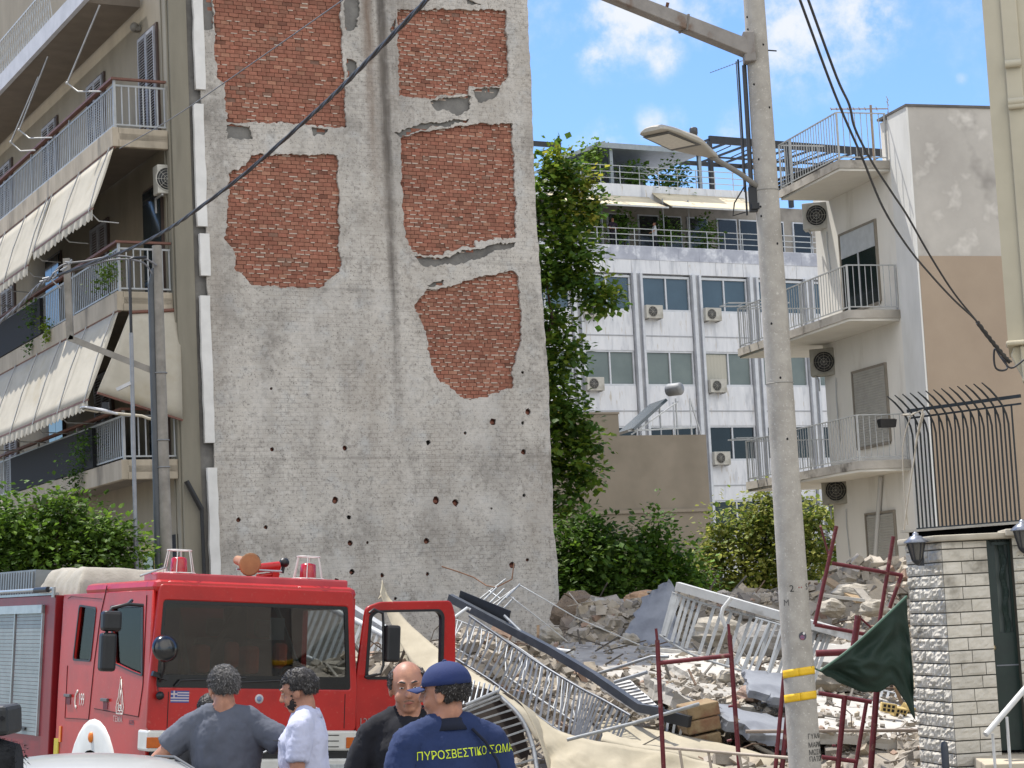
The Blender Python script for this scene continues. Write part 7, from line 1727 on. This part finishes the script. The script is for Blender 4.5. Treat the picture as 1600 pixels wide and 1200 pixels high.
def fuse(b, voxel, smooth, it=3):
    me = b.mesh('tmp', []); o = bpy.data.objects.new('tmp', me); COL.objects.link(o)
    r = o.modifiers.new('r', 'REMESH'); r.mode = 'VOXEL'; r.voxel_size = voxel; r.use_smooth_shade = True
    if smooth: s = o.modifiers.new('s', 'SMOOTH'); s.factor = smooth; s.iterations = it
    out = bpy.data.meshes.new_from_object(o.evaluated_get(bpy.context.evaluated_depsgraph_get()))
    bpy.data.objects.remove(o); bpy.data.meshes.remove(me); return out
def folds(me, amp, freq, seed, off=0.0):
    me.update(); nrm = [v.normal.copy() for v in me.vertices]; rg = off > 0
    for v, n in zip(me.vertices, nrm):
        p = v.co; k = noise.noise(Vector((p.x*freq+seed, p.y*freq, p.z*freq*.55)))+.6*noise.noise(Vector((p.x*freq*2.2, p.y*freq*2.2+seed, p.z*freq*1.4)))
        if rg: q = Vector((p.x*7+seed, p.y*7, p.z*11+p.x*4*seed % 3)); q += Vector((noise.noise(q*.7), noise.noise(q*.7+Vector((5, 0, 0))), 0))*1.2; k += .42*(.35-abs(noise.noise(q))*1.6)
        v.co = p+n*amp*(k+off)
M_skin = mat('tanned_skin', 'a67862', '936752', 14, .5, bump=.0008, bscale=160, c3='c58e70', s3=8, t3=(.5, .7), spec=.4)
M_hairb = mat('black_hair', '141110', '26201d', 90, .5, bump=.002, bscale=180); M_hairg = mat('grey_black_hair', '191717', '45423f', 70, .55, bump=.003, bscale=200, c3='8a8784', s3=90, t3=(.60, .7))
M_hairg2 = mat('dark_grey_fringe', '2a2524', '4a4341', 60, .6, bump=.002, bscale=180)
M_eye = mat('eye_white', 'c9c3bb', rough=.3); M_pupil = mat('dark_iris', '1a120d', rough=.2); M_lip = mat('lip', '94564a', rough=.5)
def person(label, foot, scale, yaw, arms, shirt, trousers, hair='short', hairmat=None, head_turn=0, head_nod=0, beard=None, voxel=.007, sleeve='short', build=1.0, cap=None, detail=True, group=None, collar=False):
    t = thing('person', label, 'person', foot, yaw, group); t.scale = (scale,)*3
    HM = Matrix.Translation((0, .01, 1.527)) @ Matrix.Rotation(R_(head_turn), 4, 'Z') @ Matrix.Rotation(R_(head_nod), 4, 'X') @ Matrix.Translation((0, 0, -1.56))
    W_ = build; b = MB()
    loft(b, [(0, .01, .86, .14*W_, .10), (0, .01, .95, .165*W_, .115), (0, .0, 1.08, .145*W_, .105*W_), (0, -.005, 1.25, .165*W_, .115*W_), (0, .0, 1.38, .18*W_, .115), (0, .01, 1.455, .165*W_, .085), (0, .015, 1.49, .10, .07), (0, .012, 1.52, .064, .064), (0, .008, 1.60, .056, .06)])
    for s in (-1, 1): tapered(b, (.05*s, .012, 1.485), (.165*s*W_, .01, 1.45), .05, .05)
    h = MB()
    h.ball((0, .014, 1.715), (.076, .097, .090), 24, 16); h.ball((0, -.022, 1.655), (.061, .072, .085), 20, 14); h.ball((0, -.055, 1.60), (.034, .034, .024), 14, 10)
    for s in (-1, 1):
        h.ball((.040*s, -.062, 1.652), (.026, .022, .026), 10, 8); h.ball((.078*s, .012, 1.675), (.011, .024, .034), 10, 8); h.ball((.030*s, -.082, 1.722), (.028, .012, .009), 10, 6)
    tapered(h, (0, -.086, 1.712), (0, -.112, 1.668), .009, .014); h.ball((-.011, -.098, 1.664), (.009, .012, .008), 8, 6); h.ball((.011, -.098, 1.664), (.009, .012, .008), 8, 6)
    h.ball((0, -.087, 1.637), (.024, .012, .007), 10, 6); h.ball((0, -.085, 1.623), (.022, .012, .008), 10, 6)
    for v in h.v: v[:] = HM @ v
    b.add(h.v, h.f)
    tapered(b, (0, .012, 1.50), HM @ Vector((0, .02, 1.62)), .066, .058)
    for s in (-1, 1): tapered(b, (.03*s, .03, 1.535), (.15*s*W_, .015, 1.455), .045, .048)
    # legs
    for s in (-1, 1):
        tapered(b, (.09*s, .01, .90), (.10*s, 0, .50), .085, .055); tapered(b, (.10*s, 0, .50), (.10*s, .015, .11), .055, .038); tapered(b, (.10*s, .02, .05), (.105*s, -.15, .035), .04, .035)
    for s, (el, wr, hd) in zip((-1, 1), arms):
        sh = Vector((.175*s*W_, .01, 1.44)); el, wr = Vector(el), Vector(wr)
        tapered(b, sh, el, .052*W_, .041); tapered(b, el, el.lerp(wr, .35), .041, .041); tapered(b, el.lerp(wr, .35), wr, .041, .026)
        # hand: palm, four fingers, thumb
        d = Vector(hd[0]).normalized(); n = Vector(hd[1]); n = (n-d*n.dot(d)).normalized(); a = d.cross(n)*hd[2]; curl = hd[3]
        for k in range(4): q = wr+d*.045+a*(-.027+.018*k); tapered(b, wr+a*(-.012+.008*k), q+d*.035, .017, .0125, 8)
        for k, L in enumerate((.065, .075, .070, .055)):
            q = wr+d*.082+a*(-.030+.020*k); c1 = math.cos(curl), math.sin(curl); m_ = q+(d*c1[0]+n*c1[1])*L*.5+a*(-.0015+.001*k); e_ = m_+(d*math.cos(curl*2.1)+n*math.sin(curl*2.1))*L*.5
            tapered(b, q, m_, .0095, .0085, 8); tapered(b, m_, e_, .0085, .0072, 8)
        q = wr+d*.03-a*.022; m_ = q+(d*.6-a*.75+n*.3)*.04; tapered(b, q, m_, .013, .0105, 8); tapered(b, m_, m_+(d*.85-a*.2+n*.4)*.032, .0105, .008, 8)
    me = fuse(b, voxel, .5, 2); me.materials.append(M_skin); mk('body', me, t)
    # shirt
    b = MB(); e = .016
    loft(b, [(0, .01, .88, .175*W_, .125), (0, .01, 1.0, .178*W_, .13), (0, .0, 1.12, .165*W_, .125*W_), (0, -.005, 1.26, .18*W_, .132*W_), (0, .0, 1.38, .195*W_, .13), (0, .01, 1.46, .172*W_, .10), (0, .014, 1.497, .105, .082), (0, .012, 1.512, .078, .074)])
    for s, (el, wr, hd) in zip((-1, 1), arms):
        sh = Vector((.172*s*W_, .01, 1.442)); el, wr = Vector(el), Vector(wr)
        tapered(b, (.04*s, .012, 1.475), sh, .055, .066); 
        tapered(b, (.055*s, .028, 1.508), (.15*s*W_, .014, 1.46), .056, .066)
        if sleeve == 'short': c = sh.lerp(el, .66); b.tube([sh-(el-sh)*.1, sh.lerp(el, .25), sh.lerp(el, .5), c], [.060*W_, .070*W_, .068*W_, .067*W_], 16)
        else: tapered(b, sh, el, .070*W_, .058); tapered(b, el, wr-(wr-el)*.05, .058, .042)
    me = fuse(b, .011, .6, 4); folds(me, .016, 8, len(label)*3.7, .55); folds(me, .002, 24, len(label)); me.materials.append(shirt); so = mk('shirt', me, t)
    if collar:
        b = MB(); vs = []; N = 28
        for k in range(N+1):
            w = math.pi*1.5+.22+(2*math.pi-.44)*k/N
            op = .012*abs(math.cos(w))
            for (r, z) in ((.070, 1.492), (.071, 1.545), (.078, 1.55), (.098, 1.50)): vs.append((r*math.cos(w), .012+r*1.02*math.sin(w)*1.0, z-.022*(1-math.sin(w))*.5))
        b.add(vs, [(4*k+r, 4*k+r+1, 4*(k+1)+r+1, 4*(k+1)+r) for k in range(N) for r in range(3)], None, True); b.obj('collar', shirt if collar is True else collar, t, solid=.003)
    b = MB(); loft(b, [(0, .01, .80, .15*W_, .115), (0, .01, .90, .172*W_, .125), (0, .01, .97, .165*W_, .12)])
    for s in (-1, 1): tapered(b, (.09*s, .01, .88), (.10*s, 0, .50), .098, .072); tapered(b, (.10*s, 0, .50), (.10*s, .012, .12), .072, .062)
    me = fuse(b, .014, .6, 3); folds(me, .008, 7, 3); me.materials.append(trousers); mk('trousers', me, t)
    b = MB()
    for s in (-1, 1): tapered(b, (.10*s, .03, .05), (.105*s, -.16, .045), .052, .045)
    me = fuse(b, .014, .5, 2); me.materials.append(M_black); mk('shoes', me, t)
    # hair
    rn = random.Random(len(label)); hc = Vector((0, .016, 1.712))
    if hair:
        b = MB(); N = 700 if detail else 160
        for k in range(N):
            z = 1-2*(k+.5)/N; r = math.sqrt(max(0, 1-z*z)); w = k*2.39996; d = Vector((r*math.cos(w), r*math.sin(w), z))
            if hair == 'short': ok = (d.z > .50+.12*math.sin(w*3)) or (d.y > -.28 and d.z > -.25) or (d.y > .35 and d.z > -.62)
            elif hair == 'fringe': ok = (d.z < .48 and d.y > -.30 and d.z > -.30 and abs(d.x) > .25) or (d.y > .3 and d.z < .55 and d.z > -.6)
            else: ok = (d.y > .1 and d.z < .15 and d.z > -.62) or (abs(d.x) > .8 and d.y > -.1 and d.z > -.2 and d.z < .2)
            if not ok: continue
            th = {'short': .005, 'fringe': .004, 'nape': .002}[hair]+(.005*max(0, d.z) if hair == 'short' else 0)
            p = hc+Vector((d.x*(.076+th), d.y*(.097+th), d.z*(.090+th)))+Vector((rn.gauss(0, 1), rn.gauss(0, 1), rn.gauss(0, 1)))*.0018
            s_ = rn.uniform(.010, .014)
            b.ball(HM @ p, (s_, s_, s_*.8), 6, 4)
        me = fuse(b, .0045 if detail else .012, .2, 1); 
        if detail: folds(me, .0035, 60, 5)
        me.materials.append(hairmat); ho = mk('hair', me, t)
        if detail:
            b = MB(); me.update(); vv = [(v.co.copy(), v.normal.copy()) for v in me.vertices]; hcw = HM @ hc; crown = HM @ (hc+Vector((0, .05, .09)))
            for k in range(5200):
                p, n_ = rn.choice(vv)
                if (p-hcw).dot(n_) < 0: continue
                g = (p-crown); g = g-n_*g.dot(n_)
                if g.length < 1e-4: continue
                g = (g.normalized()+Vector((rn.gauss(0, .35), rn.gauss(0, .35), rn.gauss(0, .3)-.2))).normalized(); s_ = n_.cross(g).normalized()*.0011; L = rn.uniform(.008, .015)*(1 if hair == 'short' else .6)
                q = p+n_*.001; b.add([q-s_, q+s_, q+g*L*.6+n_*.0022+s_*.6, q+g*L+n_*.001], [(0, 1, 2, 3)], mi=1 if rn.random() < (.34 if hairmat is M_hairg else .10) else 0)
            b.obj('hair_strands', [hairmat, mat('grey_strand', '7d7a77' if hairmat is not M_hairb else '2e2623', rough=.45)], ho)
    if detail:
        for s in (-1, 1):
            b = MB(); b.ball(HM @ Vector((.031*s, -.083, 1.700)), (.0115, .0075, .0032), 10, 8, M=HM.to_3x3().to_4x4()); ey = b.obj('eye', M_eye, t)
            b = MB(); b.ball(HM @ Vector((.031*s, -.0880, 1.700)), (.0055, .004, .0036), 8, 6); b.obj('iris', M_pupil, ey)
        b = MB(); b.tube([HM @ Vector((x, -.0985, z)) for x, z in ((-.022, 1.630), (-.008, 1.632), (0, 1.631), (.008, 1.632), (.022, 1.630))], [.001, .004, .005, .004, .001], 6); b.obj('mouth', M_lip, t)
        b = MB()
        for s in (-1, 1): b.tube([HM @ Vector((s*x, y, z)) for x, y, z in ((.014, -.0945, 1.724), (.032, -.092, 1.730), (.050, -.078, 1.724))], [.004, .0045, .002], 6)
        b.obj('eyebrows', hairmat or M_hairb, t)
        if beard:
            b = MB(); jc = Vector((0, -.022, 1.655)); rn = random.Random(8)
            for k in range(520):
                z = 1-2*(k+.5)/520; r = math.sqrt(max(0, 1-z*z)); w = k*2.39996; d = Vector((r*math.cos(w), r*math.sin(w), z))
                if not ((d.z < -.32 and d.y < .12) or (abs(d.x) > .5 and -.22 < d.y < .12 and d.z < .6) or (d.z < -.05 and -.9 < d.y < -.15 and abs(d.x) > .6)): continue
                if beard[0] == 'goatee' and abs(d.x) > .42: continue
                if abs(d.x) < .34 and d.z > -.42 and d.y < 0: continue
                p = jc+Vector((d.x*.061, d.y*.071, d.z*.082)); b.ball(HM @ p, .0052, 6, 4)
            for k in range(9): x = -.024+.006*k; b.ball(HM @ Vector((x, -.0965+abs(x)*.2, 1.644-abs(x)*.25)), (.0045, .005, .0042), 6, 4)
            me = fuse(b, .0045, .3, 1); me.materials.append(beard[1]); mk('beard', me, t)
    if cap is not None:
        b = MB(); vs = []; n = 28; m = 9
        for j in range(m+1):
            a = math.pi/2*j/m
            for k in range(n):
                w = 2*math.pi*k/n; r = math.cos(a); f = 1+.018*math.cos(6*w)*math.sin(a*2)*.4
                wr_ = .0025*noise.noise(Vector((math.cos(w)*5, math.sin(w)*5, a*4)))
                vs.append(HM @ Vector(((.091*f+wr_)*r*math.cos(w), .016+(.112*f+wr_)*r*math.sin(w), 1.722+(.100+wr_)*math.sin(a)**.9)))
        b.add(vs, [(j*n+k, j*n+(k+1) % n, (j+1)*n+(k+1) % n, (j+1)*n+k) for j in range(m) for k in range(n)], None, True)
        b.lathe([(.0, .0), (.009, .001), (.009, .007), (.0, .010)], 10, HM @ Matrix.Translation((0, .016, 1.820)))
        c = b.obj('cap', cap, t, solid=.003)
        b = MB(); b.grid(lambda i, j: tuple(HM @ Vector(((i-.5)*2*.074*(1-.20*j*j), -.075*math.cos((i-.5)*1.5)-.098*j*(math.cos((i-.5)*2.2)), 1.728-.014*j-.020*(abs(i-.5)*2)**2))), 14, 8); b.obj('visor', cap, c, solid=.003)
    return t, so, HM
def stand(px, py, D): p = at(px, py, D); return Vector((p.x, p.y, 0)), p.z/1.70
M_greyT = mat('grey_tshirt', '575b66', '4e525c', 5, .95, bump=.001, bscale=90); M_polo = mat('white_polo_cloth', 'b9bcd0', 'adb0c5', 5, .92, bump=.001, bscale=90); M_blackT = mat('black_navy_tshirt', '14151d', '101118', 6, .95)
M_navy = mat('navy_uniform_cloth', '1d2f57', '17274b', 5, .9, bump=.0015, bscale=70); M_navyd = mat('dark_navy_cloth', '10182c', '0d1424', 8, .9); M_skin_t = None
M_jeans = mat('dark_trousers', '23262e', '1b1e25', 9, .95); M_capm = mat('blue_cap_cloth', '182853', '172858', 8, .85, bump=.001, bscale=120)
HIP = lambda s: ((.40*s, .03, 1.27), (.235*s, -.02, 1.03), ((-.5*s, -.6, -.5), (-.6*s, .4, 0), -s, .5))
f, s = stand(350, 1062, 12.0)
person('man in a grey T-shirt seen from behind, hands on his hips, short greying hair', f, s, R_(172), (HIP(-1), HIP(1)), M_greyT, M_jeans, 'short', M_hairg, head_turn=38-8, head_nod=4, build=1.08)
f, s = stand(472, 1066, 11.8)
pb2 = (((-.22, -.03, 1.19), (-.10, -.25, 1.13), ((.25, -1, -.1), (0, 0, -1), 1, .7)), ((.235, .0, 1.17), (.13, -.25, 1.12), ((-.2, -1, -.05), (0, 0, -1), -1, .7)))
pm, _, _ = person('man with black hair and beard in a white polo shirt, looking down to the left', f, s, R_(-96), pb2, M_polo, M_jeans, 'short', M_hairb, head_turn=-6, head_nod=16, beard=('full', mat('dark_beard', '2a211c', '1d1714', 90, .8)), collar=True, build=1.0)
f, s = stand(636, 1058, 9.9)
dn = lambda s: ((.27*s, .03, 1.16), (.27*s, -.05, .92), ((0, -.1, -1), (-s, 0, 0), s, .4))
person('balding man in a black T-shirt facing the camera beside the firefighter', f, s, R_(6), (dn(-1), dn(1)), M_blackT, M_jeans, 'fringe', M_hairg2, head_turn=0, head_nod=8, beard=('goatee', mat('grey_stubble', '7a5f50', '8b7263', 60, .8)), build=.98)
f, s = stand(694, 1066, 9.2)
fd, fshirt, fHM = person('firefighter in navy uniform and blue cap seen from behind, facing the balding man', f, s, R_(-158), (dn(-1), dn(1)), M_navy, M_navy, 'nape', M_hairb, head_turn=46, head_nod=3, cap=M_capm, sleeve='long', build=1.08, collar=M_navyd)
# lettering on the firefighter's back and the round badge on his sleeve
bpy.context.view_layer.update()
bvh = BVHTree.FromPolygons([v.co for v in fshirt.data.vertices], [tuple(p.vertices) for p in fshirt.data.polygons])
me = text_mesh('ΠΥΡΟΣΒΕΣΤΙΚΟ ΣΩΜΑ', .049, 0)
bm = bmesh.new(); bm.from_mesh(me); bmesh.ops.triangulate(bm, faces=bm.faces); bmesh.ops.subdivide_edges(bm, edges=[e for e in bm.edges if e.calc_length() > .01], cuts=1); bm.to_mesh(me); bm.free()
for v in me.vertices:
    x = v.co.x*.84+.055; z = 1.395+v.co.y+.10*x*-1*0+.05*(x+.2)*.4
    h_ = bvh.ray_cast(Vector((-x, .6, z)), Vector((0, -1, 0)))
    v.co = (h_[0]+Vector((0, .004, 0))) if h_[0] else Vector((-x, .10, z))
me.materials.append(mat('yellow_print', 'cfe02a', 'bccd22', 30, .6)); mk('back_lettering', me, fd)
b = MB(); h_ = bvh.find_nearest(Vector((.30, .06, 1.30))); n = h_[1]; c = h_[0]+n*.004; a_ = n.cross(Vector((0, 0, 1))).normalized(); u_ = a_.cross(n)
def badge(r1, r2, off, nm, mm, k=24):
    q = MB(); q.add([c+n*off+a_*r2*math.cos(2*math.pi*i/k)+u_*r1*math.sin(2*math.pi*i/k) for i in range(k)], [tuple(range(k))]); return q.obj(nm, mm, fd, solid=.002)
badge(.048, .036, .004, 'sleeve_badge', mat('badge_red', 'b32a3e', rough=.7)); badge(.036, .026, .0062, 'badge_field', mat('badge_white', 'cdb9c0', rough=.7)); badge(.028, .019, .0084, 'badge_centre', MATS['badge_red']); badge(.014, .009, .0106, 'badge_mark', MATS['badge_white'])
b = MB(); h_ = bvh.find_nearest(Vector((.30, .05, 1.09))); b.beam(h_[0]+Vector((.0, .004, -.01)), h_[0]+Vector((0, .004, .015)), .05, .006, up=(0, 1, 0)); b.obj('cuff_strip', mat('yellow_green_strip', 'c2cf5a', rough=.6), fd)
b = MB(); b.tube([(-.08, .105, 1.50), (-.13, .13, 1.44), (-.17, .155, 1.36), (-.19, .15, 1.28)], .007, 6); b.obj('strap', M_navyd, fd)
f, s = stand(329, 1101, 14.2)
person('dark-haired person almost hidden behind the man in the grey T-shirt', f, s, R_(170), (dn(-1), dn(1)), mat('dark_shirt', '2b2c30', rough=.9), M_jeans, 'short', M_hairb, detail=True, voxel=.012)
# people on the far terrace
for (x, y, lb, mm, aa) in ((957, 343, 'person in dark shirt leaning on the far terrace railing among plants', mat('purple_dark_shirt', '2a2233', rough=.9), 20), (1022, 350, 'person in white shirt standing sideways on the far terrace', mat('white_shirt', 'b5b9c0', rough=.9), -80)):
    p = BF.px(x, y, v=.75); w = BF.w(p.x, .75, zpar-.02)
    person(lb, w, (BF.px(x, y, v=.75).z-zpar+.12)/1.80, R_(aa), ((((-.25, -.12, 1.15), (-.08, -.30, 1.1), ((1, -.3, 0), (0, 0, -1), 1, .5))), ((.25, -.12, 1.15), (.08, -.3, 1.1), ((-1, -.3, 0), (0, 0, -1), -1, .5))), mm, M_jeans, 'short', M_hairb, voxel=.02, detail=False, group='people on the far terrace')
# sunglasses held by the man in the polo
g0 = at(452, 1170, 11.7); sg = thing('sunglasses', 'dark sunglasses with a cord held by the man in the white polo', 'sunglasses', g0)
b = MB(); b.ring((0, 0, -.01), .022, .004, 14, 5); b.ring((.01, 0, -.055), .022, .004, 14, 5); b.ball((0, 0, -.01), (.019, .003, .019), 10, 6); b.ball((.01, 0, -.055), (.019, .003, .019), 10, 6); b.tube([(0, 0, .015), (-.03, 0, .045), (-.09, 0, .05)], .003, 5); b.obj('frame', M_black, sg)
b = MB(); b.tube([at(468, 1199, 11.7)-g0, at(478, 1150, 11.7)-g0, at(490, 1118, 11.7)-g0], .003, 5); b.obj('cord', M_black, sg)

# ================================================================== parked car roof in the foreground
rc = at(112, 1179, 11.0); CZ = rc.z
CA = thing('parked_car', 'silver-white parked car, only its roof showing at the bottom left', 'car', (rc.x, rc.y, 0), R_(20))
M_carp = mat('pale_silver_car_paint', 'b9bbb9', 'b2b4b2', 2, .3, .1, coat=.7)
sc_ = CZ/1.46
prof = [(-2.0, .42, .75), (-2.05, .70, .80), (-1.85, .98, .80), (-1.35, 1.02, .82), (-1.02, 1.30, .66), (-.65, 1.43, .60), (-.1, 1.465, .58), (.5, 1.44, .59), (.95, 1.30, .64), (1.45, 1.0, .80), (1.95, .93, .78), (2.05, .68, .78), (2.0, .42, .74)]
def car_sec(z, wd): return [(-wd, z*.0), (wd, 0)]
b = MB(); vs = []; K = 12
for (y, z, wd) in prof:
    for k in range(K+1):
        s = -1+2*k/K; vs.append((s*wd, y, (z-.07*s*s*(1 if z > 1.1 else .5)-.02*abs(s)**6)*sc_))
m = len(prof); w = K+1
b.add(vs, [(j*w+i, j*w+i+1, (j+1)*w+i+1, (j+1)*w+i) for j in range(m-1) for i in range(K)], None, True)
b.obj('roof', M_carp, CA, bevel=0)
b = MB()
for s in (-1, 1):
    low = [(y, z*sc_-.10, wd) for (y, z, wd) in prof]
    vs = []
    for (y, z, wd) in prof: vs += [(s*wd, y, (z-.07*(1 if z > 1.1 else .5)-.02)*sc_), (s*max(wd, .84), y*1.0, .95*sc_ if z > 1.0 else (z-.08)*sc_), (s*.84, y, .38)]
    b.add(vs, [(3*j+r, 3*j+r+1, 3*(j+1)+r+1, 3*(j+1)+r) for j in range(len(prof)-1) for r in (0, 1)], None, True)
b.box(-.8, .8, -1.95, 1.95, .25, .40); b.obj('body', M_carp, CA)
b = MB()
for s in (-1, 1):
    vs = [(s*.845, -1.15, 1.0*sc_), (s*.845, 1.3, .99*sc_), (s*.72, .85, 1.26*sc_), (s*.69, -.75, 1.34*sc_)]; b.add(vs, [(0, 1, 2, 3)])
b.add([(-.72, -1.37, 1.05*sc_), (.72, -1.37, 1.05*sc_), (.58, -1.04, 1.28*sc_), (-.58, -1.04, 1.28*sc_)], [(0, 1, 2, 3)]); b.obj('window', M_darkglass, CA)
b = MB()
for s in (-1, 1): b.tube([(s*.53, y, (z-.055)*sc_+.004) for (y, z, wd) in prof[4:9]], .007, 5)
b.obj('roof_seam', mat('seam_rubber', '4c4d4e', rough=.7), CA)
for (x, y) in ((-.76, -1.3), (.76, -1.3), (-.76, 1.3), (.76, 1.3)):
    b = MB(); M_ = Matrix.Translation((x, y, .31)) @ Matrix.Rotation(math.pi/2, 4, 'Y'); b.lathe([(.15, -.1), (.29, -.1), (.31, -.07), (.31, .07), (.29, .1), (.15, .1)], 24, M_); wh_ = b.obj('wheel', M_tyre, CA)
    b = MB(); b.lathe([(.0, -.06), (.06, -.07), (.17, -.05), (.17, .05), (.06, .07), (0, .06)], 16, M_); b.obj('rim', M_silver, wh_)
for s in (-1, 1): b = MB(); b.box(s*.62-.12, s*.62+.12, -2.07, -2.0, .74, .90); b.obj('rear_light', mat('red_lens', '8f1116', rough=.3), CA, bevel=.02)
b = MB(); b.box(-.8, .8, -2.12, -1.98, .36, .62); b.obj('bumper', M_carp, CA, bevel=.04)
# dark camera gear at the left edge
g0 = at(10, 1150, 5.2); vc = thing('video_camera', 'blurred black video camera with a furry microphone cover at the bottom left corner', 'video camera', g0)
def cpx(x, y, D=5.2): return at(x, y, D)-g0
a = cpx(-30, 1150); c = cpx(20, 1101)
b = MB(); b.box(a.x, c.x, -.06, .10, a.z, c.z); b.obj('viewfinder', mat('dark_camera_body', '232527', '1b1d1e', 20, .6), vc, bevel=.012)
b = MB(); p = cpx(19, 1118); b.lathe([(.006, 0), (.006, .006)], 10, Matrix.Translation((c.x-.010, -.062, c.z-.03)) @ Matrix.Rotation(math.pi/2, 4, 'X')); b.obj('knob', M_dark, vc)
b = MB(); rn = random.Random(2); q = cpx(5, 1192); q2 = cpx(-60, 1170)
b.tube([q2, q+Vector((-.02, 0, .0)), cpx(30, 1190)], [.06, .062, .045], 16)
for k in range(1500):
    t_ = rn.random(); p = q2.lerp(cpx(34, 1190), t_); a = rn.uniform(0, 6.28); r = .055-.012*t_; d = Vector((rn.uniform(-.2, .3), math.cos(a), math.sin(a))).normalized(); e_ = p+d*r; f_ = e_+(d+Vector((rn.uniform(-.6, .6), 0, -.7)))*.012
    sd_ = d.cross(Vector((1, .2, 0))).normalized()*.0018; b.add([e_-sd_, e_+sd_, f_], [(0, 1, 2)])
b.obj('microphone_fur', mat('black_fur', '141517', '1f2124', 40, .95), vc)
b = MB(); b.box(cpx(-60, 1205).x, cpx(10, 1205).x, .0, .16, cpx(0, 1290).z, cpx(0, 1180).z); b.obj('camera_body', MATS['dark_camera_body'], vc, bevel=.01)
st_ = MB(); st_.tube([cpx(-20, 1280), Vector((-.05, .05, -g0.z+.02))], .02, 8); st_.tube([cpx(-20, 1280), Vector((.35, .3, -g0.z+.02))], .015, 8); st_.tube([cpx(-20, 1280), Vector((-.45, .3, -g0.z+.02))], .015, 8); st_.obj('tripod', M_black, vc)
